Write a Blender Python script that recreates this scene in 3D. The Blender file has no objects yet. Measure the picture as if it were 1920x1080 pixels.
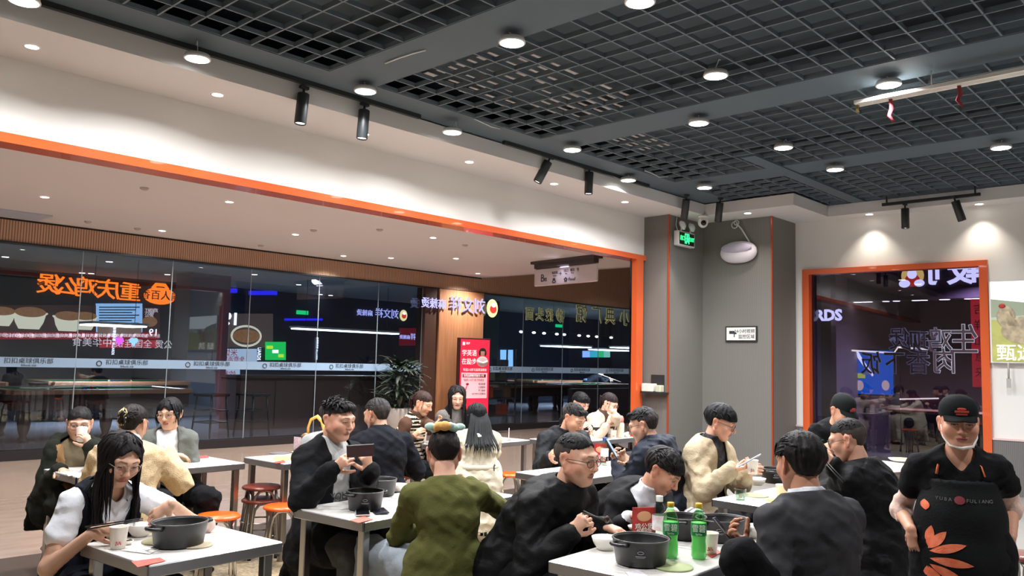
import bpy, math, random
import numpy as np
from mathutils import Vector, Matrix, noise as mnoise
random.seed(7); RNG = np.random.default_rng(11)
scene = bpy.context.scene
col = scene.collection
PI = math.pi
# ---------------------------------------------------------------- camera
CAM_F = 1560.0                      # focal length in pixels of a 1920 wide frame
CAM_H = 1.55                        # eye height of the photographer
AZ, PITCH, ROLL = math.radians(43.258), math.radians(5.1267), math.radians(1.3748)
_f0 = Vector((math.cos(AZ), math.sin(AZ), 0)); _rt = Vector((math.sin(AZ), -math.cos(AZ), 0)); _up = Vector((0, 0, 1))
CD = _f0*math.cos(PITCH)+_up*math.sin(PITCH); _u = -_f0*math.sin(PITCH)+_up*math.cos(PITCH)
CR = _rt*math.cos(ROLL)+_u*math.sin(ROLL); CU = -_rt*math.sin(ROLL)+_u*math.cos(ROLL)
CC = Vector((0, 0, CAM_H))
cam_data = bpy.data.cameras.new('camera'); cam = bpy.data.objects.new('camera', cam_data); col.objects.link(cam)
cam_data.sensor_width = 36; cam_data.lens = 36*CAM_F/1920; cam_data.clip_start = .05; cam_data.clip_end = 200
m = Matrix((CR, CU, -CD)).transposed().to_4x4(); m.translation = CC; cam.matrix_world = m
scene.camera = cam
def ray(x, y): return CD + CR*((x-960)/CAM_F) + CU*((540-y)/CAM_F)
def atd(x, y, d): return CC + ray(x, y)*d
def atz(x, y, z): v = ray(x, y); return CC + v*((z-CAM_H)/v.z)
def aty(x, y, Y): v = ray(x, y); return CC + v*(Y/v.y)
def atx(x, y, X): v = ray(x, y); return CC + v*(X/v.x)
# ---------------------------------------------------------------- world and exposure
w = bpy.data.worlds.new('world'); scene.world = w; w.use_nodes = True
w.node_tree.nodes['Background'].inputs[0].default_value = (.55, .62, .75, 1)
w.node_tree.nodes['Background'].inputs[1].default_value = .02
scene.view_settings.view_transform = 'Standard'; scene.view_settings.look = 'None'
scene.view_settings.exposure = 0.9; scene.view_settings.gamma = 1.0; scene.view_settings.use_curve_mapping = False
LAMP_W, SPOT_W, CORR_W, HALL_W = 32.0, 15.0, 180.0, 120.0      # watts of the lamp kinds
# ---------------------------------------------------------------- materials
def lin(c):
    def f(v): v = v/255; return v/12.92 if v <= .04045 else ((v+.055)/1.055)**2.4
    return (f(c[0]), f(c[1]), f(c[2]), 1)
MATS = {}
def mat(name, rgb=(128, 128, 128), rough=.6, metal=0, emit=0, ecol=None, spec=.5, vcol=False, nz=0, nscale=20, nstretch=(1, 1, 1), bump=0, bscale=40,
        bstretch=(1, 1, 1), coat=0, alpha=1, rgb2=None, sheen=0):
    """principled surface; nz mixes towards rgb2 with object-space noise, bump adds fine relief"""
    if name in MATS: return MATS[name]
    mt = bpy.data.materials.new(name); mt.use_nodes = True; MATS[name] = mt
    nt = mt.node_tree; b = nt.nodes['Principled BSDF']
    b.inputs['Base Color'].default_value = lin(rgb); b.inputs['Roughness'].default_value = rough; b.inputs['Metallic'].default_value = metal
    b.inputs['Specular IOR Level'].default_value = spec; b.inputs['Coat Weight'].default_value = coat; b.inputs['Alpha'].default_value = alpha
    if sheen: b.inputs['Sheen Weight'].default_value = sheen
    mt.diffuse_color = lin(rgb)
    if emit:
        b.inputs['Emission Color'].default_value = lin(ecol or rgb); b.inputs['Emission Strength'].default_value = emit
    def coords(st):
        tc = nt.nodes.new('ShaderNodeTexCoord'); mp = nt.nodes.new('ShaderNodeMapping'); mp.inputs['Scale'].default_value = st
        nt.links.new(tc.outputs['Object'], mp.inputs['Vector']); return mp.outputs['Vector']
    src = None
    if vcol:
        a = nt.nodes.new('ShaderNodeVertexColor'); a.layer_name = 'Col'; src = a.outputs['Color']
    if nz:
        n = nt.nodes.new('ShaderNodeTexNoise'); n.inputs['Scale'].default_value = nscale; n.inputs['Detail'].default_value = 5
        nt.links.new(coords(nstretch), n.inputs['Vector'])
        mx = nt.nodes.new('ShaderNodeMix'); mx.data_type = 'RGBA'
        r = nt.nodes.new('ShaderNodeMapRange'); r.inputs['From Min'].default_value = .35; r.inputs['From Max'].default_value = .65; r.inputs['To Max'].default_value = nz
        nt.links.new(n.outputs['Fac'], r.inputs['Value']); nt.links.new(r.outputs['Result'], mx.inputs['Factor'])
        if src: nt.links.new(src, mx.inputs['A'])
        else: mx.inputs['A'].default_value = lin(rgb)
        mx.inputs['B'].default_value = lin(rgb2 or tuple(v*.6 for v in rgb)); src = mx.outputs['Result']
    if src: nt.links.new(src, b.inputs['Base Color'])
    if bump:
        n = nt.nodes.new('ShaderNodeTexNoise'); n.inputs['Scale'].default_value = bscale; n.inputs['Detail'].default_value = 3
        nt.links.new(coords(bstretch), n.inputs['Vector'])
        bp = nt.nodes.new('ShaderNodeBump'); bp.inputs['Strength'].default_value = bump; bp.inputs['Distance'].default_value = .01
        nt.links.new(n.outputs['Fac'], bp.inputs['Height']); nt.links.new(bp.outputs['Normal'], b.inputs['Normal'])
    return mt
def glow(name, rgb, s):
    if name in MATS: return MATS[name]
    mt = bpy.data.materials.new(name); mt.use_nodes = True; MATS[name] = mt; nt = mt.node_tree
    nt.nodes.remove(nt.nodes['Principled BSDF']); e = nt.nodes.new('ShaderNodeEmission'); e.inputs[0].default_value = lin(rgb); e.inputs[1].default_value = s
    nt.links.new(e.outputs[0], nt.nodes['Material Output'].inputs[0]); return mt
def glassy(name, rgb, refl, rough=.0, trans=None):
    """thin clear pane: mostly see-through, mirror share by facing angle"""
    if name in MATS: return MATS[name]
    mt = bpy.data.materials.new(name); mt.use_nodes = True; MATS[name] = mt; nt = mt.node_tree
    nt.nodes.remove(nt.nodes['Principled BSDF'])
    t = nt.nodes.new('ShaderNodeBsdfTransparent'); t.inputs[0].default_value = lin(rgb)
    g = nt.nodes.new('ShaderNodeBsdfGlossy'); g.inputs['Roughness'].default_value = rough
    lw = nt.nodes.new('ShaderNodeLayerWeight'); lw.inputs[0].default_value = .5
    fr = nt.nodes.new('ShaderNodeMath'); fr.operation = 'POWER'; fr.inputs[1].default_value = 4.0; nt.links.new(lw.outputs['Facing'], fr.inputs[0])
    ad = nt.nodes.new('ShaderNodeMath'); ad.operation = 'ADD'; ad.inputs[1].default_value = refl; nt.links.new(fr.outputs[0], ad.inputs[0])
    mx = nt.nodes.new('ShaderNodeMixShader'); nt.links.new(ad.outputs[0], mx.inputs[0]); nt.links.new(t.outputs[0], mx.inputs[1]); nt.links.new(g.outputs[0], mx.inputs[2])
    nt.links.new(mx.outputs[0], nt.nodes['Material Output'].inputs[0]); return mt
def slat_mat(name, rgb, rgb2, scale, axis='X', rough=.6, bump=.5, upright=False):
    """fine ribs: a wave along one object axis, colour and relief"""
    if name in MATS: return MATS[name]
    mt = mat(name, rgb, rough); nt = mt.node_tree; b = nt.nodes['Principled BSDF']
    tc = nt.nodes.new('ShaderNodeTexCoord'); wv = nt.nodes.new('ShaderNodeTexWave'); wv.bands_direction = axis; wv.inputs['Scale'].default_value = scale
    mp = nt.nodes.new('ShaderNodeMapping'); mp.inputs['Scale'].default_value = (1, 1, 0 if upright else 1); nt.links.new(tc.outputs['Object'], mp.inputs['Vector']); nt.links.new(mp.outputs['Vector'], wv.inputs['Vector'])
    mx = nt.nodes.new('ShaderNodeMix'); mx.data_type = 'RGBA'; mx.inputs['A'].default_value = lin(rgb2); mx.inputs['B'].default_value = lin(rgb)
    nt.links.new(wv.outputs['Fac'], mx.inputs['Factor']); nt.links.new(mx.outputs['Result'], b.inputs['Base Color'])
    bp = nt.nodes.new('ShaderNodeBump'); bp.inputs['Strength'].default_value = bump; bp.inputs['Distance'].default_value = .01
    nt.links.new(wv.outputs['Fac'], bp.inputs['Height']); nt.links.new(bp.outputs['Normal'], b.inputs['Normal'])
    return mt
# ---------------------------------------------------------------- mesh helpers
def tag(o, label=None, cat=None, group=None, kind=None):
    if label: o['label'] = label
    if cat: o['category'] = cat
    if group: o['group'] = group
    if kind: o['kind'] = kind
    return o
def empty(name, loc=(0, 0, 0), rz=0, label=None, cat=None, group=None, kind=None):
    o = bpy.data.objects.new(name, None); col.objects.link(o); o.location = loc; o.rotation_euler.z = rz; o.empty_display_size = .1
    return tag(o, label, cat, group, kind)
def link(name, me, parent=None, loc=None, rz=0, material=None):
    o = bpy.data.objects.new(name, me); col.objects.link(o)
    if parent: o.parent = parent
    if loc is not None: o.location = loc
    if rz: o.rotation_euler.z = rz
    if material: me.materials.append(material)
    return o
def fast_mesh(name, V, Q, smooth=True, tri=False):
    me = bpy.data.meshes.new(name); V = np.asarray(V, np.float32); Q = np.asarray(Q, np.int32); n = Q.shape[1]
    me.vertices.add(len(V)); me.vertices.foreach_set('co', V.ravel()); me.loops.add(Q.size); me.loops.foreach_set('vertex_index', Q.ravel())
    me.polygons.add(len(Q)); me.polygons.foreach_set('loop_start', np.arange(0, Q.size, n, dtype=np.int32))
    try: me.polygons.foreach_set('loop_total', np.full(len(Q), n, np.int32))
    except Exception: pass
    me.update(calc_edges=True)
    if smooth: me.polygons.foreach_set('use_smooth', np.ones(len(Q), bool))
    return me
class MB:
    """collects simple shapes into one mesh"""
    def __init__(s): s.v = []; s.f = []; s.mi = []; s.sm = []; s.cur = 0
    def add(s, vs, fs, smooth=False):
        n = len(s.v); s.v += [tuple(v) for v in vs]; s.f += [tuple(i+n for i in f) for f in fs]; s.mi += [s.cur]*len(fs); s.sm += [smooth]*len(fs); return s
    def box(s, x0, x1, y0, y1, z0, z1, bev=0):
        if bev <= 0:
            vs = [(x, y, z) for z in (z0, z1) for y in (y0, y1) for x in (x0, x1)]
            return s.add(vs, [(0, 2, 3, 1), (4, 5, 7, 6), (0, 1, 5, 4), (1, 3, 7, 5), (3, 2, 6, 7), (2, 0, 4, 6)])
        b = min(bev, (x1-x0)/2.01, (y1-y0)/2.01, (z1-z0)/2.01); vs = []; ids = {}
        for sx in (0, 1):
            for sy in (0, 1):
                for sz in (0, 1):
                    X, Y, Z = (x0, x1)[sx], (y0, y1)[sy], (z0, z1)[sz]; dx, dy, dz = (b, -b)[sx], (b, -b)[sy], (b, -b)[sz]
                    ids[sx, sy, sz] = len(vs); vs += [(X, Y+dy, Z+dz), (X+dx, Y, Z+dz), (X+dx, Y+dy, Z)]
        fs = []
        g = lambda a, bb, c, k: ids[a, bb, c]+k
        for a in (0, 1):
            q = [(a, 0, 0), (a, 1, 0), (a, 1, 1), (a, 0, 1)]; f = [ids[p]+0 for p in q]; fs.append(f if a else f[::-1])
            q = [(0, a, 0), (0, a, 1), (1, a, 1), (1, a, 0)]; f = [ids[p]+1 for p in q]; fs.append(f if a else f[::-1])
            q = [(0, 0, a), (1, 0, a), (1, 1, a), (0, 1, a)]; f = [ids[p]+2 for p in q]; fs.append(f if a else f[::-1])
        for i in (0, 1):
            for j in (0, 1):
                fs.append((g(i, j, 0, 0), g(i, j, 0, 1), g(i, j, 1, 1), g(i, j, 1, 0))); fs.append((g(i, 0, j, 0), g(i, 0, j, 2), g(i, 1, j, 2), g(i, 1, j, 0))); fs.append((g(0, i, j, 1), g(0, i, j, 2), g(1, i, j, 2), g(1, i, j, 1)))
        for p in ids.values(): fs.append((p, p+1, p+2))
        return s.add(vs, fs)
    def lathe(s, prof, seg=20, c=(0, 0, 0), sx=1, sy=1, smooth=True, cap=True):
        vs = []; fs = []; n = len(prof)
        for i in range(seg):
            a = 2*PI*i/seg
            for r, z in prof: vs.append((c[0]+sx*r*math.cos(a), c[1]+sy*r*math.sin(a), c[2]+z))
        for i in range(seg):
            j = (i+1) % seg
            for k in range(n-1): fs.append((i*n+k, j*n+k, j*n+k+1, i*n+k+1))
        s.add(vs, fs, smooth)
        if cap:
            N = len(s.v)-n*seg
            if prof[0][0] > 1e-4: s.f.append(tuple(N+i*n for i in range(seg))[::-1]); s.mi.append(s.cur); s.sm.append(False)
            if prof[-1][0] > 1e-4: s.f.append(tuple(N+i*n+n-1 for i in range(seg))); s.mi.append(s.cur); s.sm.append(False)
        return s
    def tube(s, pts, r, seg=8, smooth=True, flat=1.0, cap=True):
        pts = [Vector(p) for p in pts]; n = len(pts); rs = r if isinstance(r, (list, tuple)) else [r]*n
        vs = []; fs = []; prev = None
        for i, p in enumerate(pts):
            t = (pts[min(i+1, n-1)]-pts[max(i-1, 0)]).normalized()
            if prev is None: u = t.orthogonal().normalized()
            else:
                u = prev - t*prev.dot(t); u = u.normalized() if u.length > 1e-6 else t.orthogonal().normalized()
            prev = u; v = t.cross(u)
            for k in range(seg):
                a = 2*PI*k/seg; vs.append(p+u*(math.cos(a)*rs[i])+v*(math.sin(a)*rs[i]*flat))
        for i in range(n-1):
            for k in range(seg):
                l = (k+1) % seg; fs.append((i*seg+k, i*seg+l, (i+1)*seg+l, (i+1)*seg+k))
        if cap: fs.append(tuple(range(seg))[::-1]); fs.append(tuple((n-1)*seg+k for k in range(seg)))
        return s.add(vs, fs, smooth)
    def ring(s, c, R, r, axis=(0, 0, 1), seg=24, rs=6, sx=1, sy=1):
        q = Vector(axis).to_track_quat('Z', 'Y'); pts = [Vector(c)+q @ Vector((R*sx*math.cos(2*PI*i/seg), R*sy*math.sin(2*PI*i/seg), 0)) for i in range(seg+1)]
        return s.tube(pts, r, rs)
    def prism(s, poly, z0, z1, smooth=False):
        n = len(poly); vs = [(x, y, z0) for x, y in poly]+[(x, y, z1) for x, y in poly]
        return s.add(vs, [tuple(range(n))[::-1], tuple(range(n, 2*n))]+[(i, (i+1) % n, n+(i+1) % n, n+i) for i in range(n)], smooth)
    def quad(s, a, b, c, d): return s.add([a, b, c, d], [(0, 1, 2, 3)])
    def sphere(s, c, r, seg=12, rings=8, sc=(1, 1, 1)):
        prof = [(r*math.sin(PI*i/rings), -r*math.cos(PI*i/rings)) for i in range(rings+1)]
        n0 = len(s.v); s.lathe(prof, seg, (0, 0, 0), cap=False); s.v[n0:] = [(c[0]+x*sc[0], c[1]+y*sc[1], c[2]+z*sc[2]) for x, y, z in s.v[n0:]]; return s
    def xform(s, M, n0=0): s.v[n0:] = [tuple(M @ Vector(v)) for v in s.v[n0:]]; return s
    def mesh(s, name):
        me = bpy.data.meshes.new(name); me.from_pydata(s.v, [], s.f)
        me.polygons.foreach_set('use_smooth', s.sm); me.polygons.foreach_set('material_index', s.mi); me.update(); return me
    def build(s, name, mats, parent=None, loc=None, rz=0):
        me = s.mesh(name)
        for m_ in (mats if isinstance(mats, (list, tuple)) else [mats]): me.materials.append(m_)
        return link(name, me, parent, loc, rz)
def struct(name, mb, m_, parent=None, loc=None, label=None):
    o = mb.build(name, m_, parent, loc)
    if parent is None: o['kind'] = 'structure'
    if label: o['label'] = label
    return o
def copy_tree(o, parent=None, loc=None, rz=None, label=None):
    c = o.copy(); col.objects.link(c)
    if parent: c.parent = parent
    if loc is not None: c.location = loc
    if rz is not None: c.rotation_euler.z = rz
    if label: c['label'] = label
    for ch in list(o.children): copy_tree(ch, c)
    return c
_dg = None
def text(name, body, size, material, origin, right, up, parent=None, ext=.004, align='CENTER', mirror=False, bold=0, wx=1.0):
    """flat lettering: origin is the anchor, right/up the reading directions"""
    cu = bpy.data.curves.new(name, 'FONT'); cu.body = body; cu.size = size; cu.extrude = ext; cu.align_x = align; cu.align_y = 'CENTER'; cu.resolution_u = 2; cu.offset = bold
    o = bpy.data.objects.new(name, cu); col.objects.link(o); dg = bpy.context.evaluated_depsgraph_get()
    me = bpy.data.meshes.new_from_object(o.evaluated_get(dg)); bpy.data.objects.remove(o); bpy.data.curves.remove(cu)
    r, u = Vector(right).normalized(), Vector(up).normalized(); n = r.cross(u); M = Matrix((r*wx, u, n)).transposed().to_4x4()
    if mirror: M = M @ Matrix.Diagonal((-1, 1, 1, 1))
    M.translation = Vector(origin)
    me.transform(M)
    if mirror: me.flip_normals()
    me.materials.clear(); me.materials.append(material)
    return link(name, me, parent)
# ================================================================ THE SETTING
M_white = mat('painted_white', (224, 222, 218), .7, bump=.03, bscale=60)
M_soffit = mat('soffit_white', (206, 205, 204), .75)
M_orange = mat('orange_lacquer', (212, 94, 48), .22, coat=.5, nz=.25, nscale=3, rgb2=(196, 80, 40))
M_corrceil = mat('corridor_plaster', (206, 199, 196), .8)
M_granite = mat('beige_granite', (190, 173, 143), .25, nz=.7, nscale=38, rgb2=(124, 106, 80))
M_greyfloor = mat('grey_stone', (152, 148, 143), .3, nz=.25, nscale=3, rgb2=(110, 106, 102))
M_strip = mat('dark_stone', (82, 70, 62), .2, nz=.4, nscale=30, rgb2=(60, 52, 46))
M_corrfloor = mat('brown_polished_tile', (156, 138, 126), .14, nz=.5, nscale=2.2, nstretch=(1, 4, 1), rgb2=(130, 112, 100))
M_darkceil = mat('dark_ceiling', (76, 91, 100), .7)
M_bar = mat('dark_grid_bar', (94, 107, 116), .6)
M_void = mat('void_black', (64, 76, 84), .9)
M_panel = slat_mat('grey_ribbed_panel', (116, 114, 109), (108, 106, 102), 22, 'DIAGONAL', .55, .05, True)
M_wainscot = slat_mat('wainscot_grey', (112, 110, 108), (98, 97, 96), 14, 'Y', .5, .2)
M_slat = slat_mat('wood_slat', (204, 166, 140), (134, 102, 84), 8.5, 'X', .6, .6)
M_wood = mat('warm_wood', (176, 122, 86), .45, nz=.5, nscale=4, nstretch=(6, 6, .4), rgb2=(140, 92, 62))
M_darkwood = mat('dark_wood', (74, 48, 38), .45, nz=.5, nscale=6, nstretch=(6, 6, .5), rgb2=(52, 34, 28))
M_black = mat('black_metal', (34, 38, 40), .45)
M_chrome = mat('brushed_steel', (176, 172, 168), .28, metal=1)
M_plastic = mat('white_plastic', (226, 224, 222), .4)
def wallbox(name, x0, x1, y0, y1, z0, z1, m_, label=None): return struct(name, MB().box(x0, x1, y0, y1, z0, z1), m_, label=label)
wallbox('floor', -4, 7.2, 2.9, 5.95, -.1, 0, M_granite)
wallbox('floor', -4, 12.6, -4, 2.9, -.1, 0, M_greyfloor); wallbox('floor', 7.2, 12.6, 2.9, 5.95, -.1, 0, M_greyfloor)
wallbox('floor', -4, 12.6, 5.95, 7.12, -.1, 0, M_strip); wallbox('floor', -4, 24, 7.12, 13.36, -.1, 0, M_corrfloor)
wallbox('wall_back', -4, 12.8, -4.15, -4, 0, 4.7, M_white); wallbox('wall_side', -4.15, -4, -4, 13.3, 0, 4.7, M_white)
# header above the open front, orange lintel and post
wallbox('wall_header', -4, 10.5, 7.1, 7.28, 3.2, 3.95, M_white)
wallbox('trim_1', -4, 10.58, 7.06, 7.3, 3.125, 3.2, M_orange)
wallbox('trim_2', 10.2, 10.37, 7.06, 7.15, 0, 3.125, M_orange)
wallbox('wall_front', 10.36, 10.7, 7.2, 7.3, 0, 3.125, mat('black_gloss', (14, 15, 18), .08, coat=1))
# folded grey column
mb = MB().prism([(10.44, 7.3), (10.43, 6.66), (11.4, 6.66), (11.4, 5.52), (12.6, 5.52), (12.6, 7.3)], 0, 3.8)
struct('wall_column', mb, M_panel)
M_coltrim = mat('orange_metal_trim', (190, 78, 44), .25, metal=.4)
wallbox('trim_3', 10.415, 10.435, 6.645, 6.665, 0, 3.79, M_coltrim); wallbox('trim_4', 11.385, 11.405, 5.505, 5.525, 0, 3.79, M_coltrim)
# right wall (turns out a little towards the photographer)
def rw(y): return 12.2+.05*(5.5-y)
def rwall(name, y0, y1, z0, z1, m_, dx=0, t=.15):
    mb = MB().prism([(rw(y0)-dx, y0), (rw(y1)-dx, y1), (rw(y1)+t, y1), (rw(y0)+t, y0)], z0, z1); return struct(name, mb, m_)
WY0, WY1, WZ1 = 2.92, 5.4, 3.06
rwall('wall_right', WY1, 5.6, .72, 3.95, M_white); rwall('wall_right', -4, WY0, .72, 3.95, M_white); rwall('wall_right', WY0, WY1, WZ1, 3.95, M_white)
rwall('baseboard_right', WY1, 5.6, 0, .7, M_wainscot, .02); rwall('baseboard_right', -4, WY0, 0, .7, M_wainscot, .02)
rwall('trim_5', WY1, 5.6, .7, .725, mat('pale_trim', (214, 190, 184), .4), .03); rwall('trim_5', -4, WY0, .7, .725, mat('pale_trim'), .03)
# framed window in the right wall
win = empty('window_1', (rw(4.1), 4.1, 0)); tag(win, 'orange framed window in the right wall with mirrored lettering', kind='structure')
def wpart(name, y0, y1, z0, z1, m_, dx=.05, t=.12):
    mb = MB().prism([(rw(y0)-dx-win.location.x, y0-4.1), (rw(y1)-dx-win.location.x, y1-4.1), (rw(y1)+t-win.location.x, y1-4.1), (rw(y0)+t-win.location.x, y0-4.1)], z0, z1); return mb.build(name, m_, win)
wpart('frame_jamb', WY1-.1, WY1, 0, WZ1, M_orange); wpart('frame_jamb', WY0, WY0+.1, 0, WZ1, M_orange); wpart('frame_head', WY0+.1, WY1-.1, WZ1-.08, WZ1, M_orange)
M_glassR = glassy('tinted_glass', (190, 188, 206), .07)
for y0, y1 in ((WY0+.1, 4.06), (4.065, WY1-.1)): wpart('pane', y0, y1, .02, WZ1-.08, M_glassR, -.06, .068)
# soffit ring
for a in ((-4, 12.6, 6.27, 7.1), (10.78, 12.6, 4.9, 6.27), (11.92, 12.8, -4, 4.9)): wallbox('ceiling', *a, 3.79, 3.95, M_soffit)
# dark flat bands, black void and open grid panels
wallbox('ceiling', -4.2, 13, -4.2, 7.3, 4.3, 4.4, M_void)
PX = [(-1.0, 1.2), (1.7, 3.9), (4.4, 6.6), (7.1, 9.3), (9.8, 11.92)]
PY0, PY1 = -2.0, 5.85
mb = MB(); xs = [-4]+[v for p in PX for v in p]
for i in range(0, len(xs)-1, 2): mb.box(xs[i], xs[i+1], -4, 6.3, 3.965, 4.0)
for a, b in PX: mb.box(a, b, PY1, 6.3, 3.965, 4.0).box(a, b, -4, PY0, 3.965, 4.0)
mb.box(8.6, 11.92, 4.36, 4.54, 3.95, 3.985)
struct('ceiling', mb, M_darkceil, label='dark slate flat bands between the ceiling grid panels')
by = MB().box(-.007, .007, 0, PY1-PY0, -.02, .02).mesh('grid_bar'); by.materials.append(M_bar)
bx = MB().box(0, 2.2, -.007, .007, -.018, .016).mesh('grid_bar'); bx.materials.append(M_bar)
for a, b in PX:
    g = empty('ceiling', (a, PY0, 3.99)); tag(g, 'open dark ceiling grid panel of square cells', kind='structure')
    n = 9
    for i in range(n+1): link('grid_bar', by, g, ((b-a)*i/n, 0, 0))
    k = int((PY1-PY0)/.2444)
    for j in range(k+1):
        o = link('grid_bar', bx, g, (0, (PY1-PY0)*j/k, 0)); o.scale.x = (b-a)/2.2
# corridor ceiling, facade valence
wallbox('ceiling', -4, 13.1, 7.28, 13.4, 3.43, 3.55, M_corrceil)
wallbox('ceiling', 13.1, 26, 7.0, 13.4, 4.25, 4.35, M_corrceil); wallbox('wall_bulkhead', 13.05, 13.15, 7.28, 13.2, 3.43, 4.3, M_corrceil)
wallbox('wall_far', 23.9, 24, 7, 13.4, 0, 4.3, M_corrceil); wallbox('wall_far', 12.6, 24, 7.0, 7.1, 0, 4.3, mat('corr_wall', (120, 112, 110), .5))
wallbox('wall_valence', -4, 13.1, 13.24, 13.36, 3.1, 3.4, M_slat); wallbox('wall_valence', 13.1, 24, 13.24, 13.36, 3.1, 4.25, M_slat)
wallbox('shadow_gap_strip', -4, 13.1, 13.27, 13.36, 3.4, 3.43, M_black); wallbox('trim_7', -4, 24, 13.22, 13.38, 3.075, 3.1, M_black)  # upper black strip stands in for the shadow groove below the ceiling
wallbox('wall_pillar', 11.42, 11.78, 13.22, 13.5, 0, 3.08, M_darkwood); wallbox('wall_pillar', 11.78, 13.1, 13.18, 13.5, 0, 3.08, M_wood)
wallbox('baseboard_facade', -4, 11.42, 13.25, 13.42, 0, .14, mat('plinth_black', (38, 36, 40), .3)); wallbox('baseboard_facade', 13.1, 24, 13.25, 13.42, 0, .14, mat('plinth_black'))
# facade glazing of the billiard hall
M_glassL = glassy('clear_glass', (222, 230, 238), .07)
M_frost = mat('frosted_band', (150, 178, 208), .5, alpha=.82)
M_ink = mat('dark_ink', (40, 46, 54), .6)
gl = empty('window_2', (11, 13.32, 0)); tag(gl, 'frameless glass front of the billiard hall with a frosted band', kind='structure')
seams = [-1.0, .45, 1.85, 3.27, 4.66, 6.05, 7.46, 8.87, 10.26, 11.42]
spans = list(zip(seams[:-1], seams[1:]))+[(13.1+1.47*i, 13.1+1.47*(i+1)) for i in range(6)]
M_seam = mat('glass_edge', (150, 164, 170), .3)
for a, b in spans:
    MB().box(a-11+.004, b-11-.004, -.006, .006, .14, 3.08).build('pane', M_glassL, gl)
    MB().box(b-11-.005, b-11+.005, -.008, .008, .14, 3.08).build('seam', M_seam, gl)
    bd = MB().box(a-11+.004, b-11-.004, -.011, -.0075, 1.32, 1.46).build('frosted_band', M_frost, gl)
    if b-a > 1.2:
        cx = (a+b)/2
        text('band_lettering', '扣扣桌球俱乐部', .085, M_ink, (cx-11+.06, -.013, 1.405), (1, 0, 0), (0, 0, 1), gl, .001, wx=1.1)
        text('band_lettering', 'Billiards club', .04, M_ink, (cx-11+.06, -.013, 1.345), (1, 0, 0), (0, 0, 1), gl, .001)
        MB().ring((cx-11-.36, -.013, 1.39), .038, .007, (0, 1, 0), 14, 4).build('band_emblem', M_ink, gl)
# billiard hall shell
M_hallfloor = mat('hall_floor', (128, 128, 134), .12, nz=.3, nscale=1.5, rgb2=(76, 76, 84))
M_hallwall = mat('hall_wall', (44, 54, 74), .6); M_hallceil = mat('hall_ceiling', (130, 136, 138), .7)
wallbox('floor', -6, 30, 13.42, 22.2, 0, .13, M_hallfloor); wallbox('wall_hall', -6, 30, 22.1, 22.3, 0, 4.2, M_hallwall)
wallbox('ceiling', -6, 30, 13.36, 22.2, 3.5, 3.6, M_hallceil); wallbox('wall_hall', -6.2, -6, 13.4, 22.2, 0, 4.2, M_hallwall); wallbox('wall_hall', 30, 30.2, 13.4, 22.2, 0, 4.2, M_hallwall)
wallbox('wall_hall_pillar', 9.1, 10.1, 19.0, 19.8, .13, 3.5, mat('hall_pillar', (88, 96, 112), .6))
wallbox('wall_hall_pillar', 17.5, 19.2, 18.6, 19.4, .13, 3.5, mat('hall_pillar2', (92, 104, 110), .6))
# space beyond the right window
M_maroon = mat('maroon_wall', (104, 54, 66), .5); M_lilac = mat('lilac_ceiling', (150, 150, 190), .7)
wallbox('floor', 12.65, 22, -4, 7.0, -.1, 0, mat('beyond_floor', (90, 82, 84), .2)); wallbox('ceiling', 12.75, 22, -4, 7.0, 3.75, 3.85, M_lilac)
wallbox('wall_beyond', 20, 20.1, -4, 7, 0, 3.75, M_maroon); wallbox('wall_beyond', 16.4, 20, 6.6, 6.7, 0, 3.75, mat('taupe_fascia', (128, 112, 110), .6)); wallbox('wall_beyond', 12.8, 22, -4.1, -4, 0, 3.75, M_maroon)
wallbox('wall_beyond', 13.0, 16.4, 6.9, 7.0, 0, 3.75, mat('beyond_glassy_wall', (56, 60, 76), .15))
wallbox('trim_8', 17.0, 17.35, -4, 6.6, 2.95, 3.75, mat('beyond_fascia', (72, 46, 62), .5))
# ================================================================ LAMPS
def area(name, parent, loc, power, size, rgb=(250, 250, 252), rot=(0, 0, 0)):
    l = bpy.data.lights.new(name, 'AREA'); l.shape = 'DISK'; l.size = size; l.energy = power; l.color = lin(rgb)[:3]; l.spread = math.radians(152)
    o = bpy.data.objects.new(name, l); col.objects.link(o); o.parent = parent; o.location = loc; o.rotation_euler = rot; return o
def spot(name, parent, loc, power, ang, rgb=(255, 246, 232), rot=(0, 0, 0), blend=.8, r=.03):
    l = bpy.data.lights.new(name, 'SPOT'); l.energy = power; l.spot_size = math.radians(ang); l.spot_blend = blend; l.shadow_soft_size = r; l.color = lin(rgb)[:3]
    o = bpy.data.objects.new(name, l); col.objects.link(o); o.parent = parent; o.location = loc; o.rotation_euler = rot; return o
M_lampglow = glow('lamp_glow', (255, 252, 246), 9); M_spotglow = glow('spot_glow', (255, 248, 236), 8); M_cord = mat('white_cord', (206, 210, 208), .5)
hous = MB().lathe([(.055, .035), (.092, .03), (.1, .004), (.1, -.004), (.09, -.006)], 24).mesh('housing'); hous.materials.append(M_plastic)
diff = MB().lathe([(.0005, -.012), (.06, -.0105), (.088, -.0065)], 24, cap=False).mesh('diffuser'); diff.materials.append(M_lampglow)
def pendant(px, py, label, cord=True):
    p = atz(px, py, 3.89)
    if p.y > 6.1: p = atz(px, py, 3.83)
    t = empty('disc_lamp', p, label=label, cat='lamp', group='disc lamps under the dark ceiling')
    link('housing', hous, t); link('diffuser', diff, t)
    if cord:
        a = random.uniform(0, 6.28); k = random.uniform(.04, .09); c, s_ = math.cos(a), math.sin(a)
        MB().tube([(0, 0, .03), (.01*c, .01*s_, .07), (k*c, k*s_, max(.1, 3.96-p.z)), (1.4*k*c, 1.4*k*s_, .085)], .004, 5).build('cord', M_cord, t)
    area('lamp_light', t, (0, 0, -.02), LAMP_W, .17); return t
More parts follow.
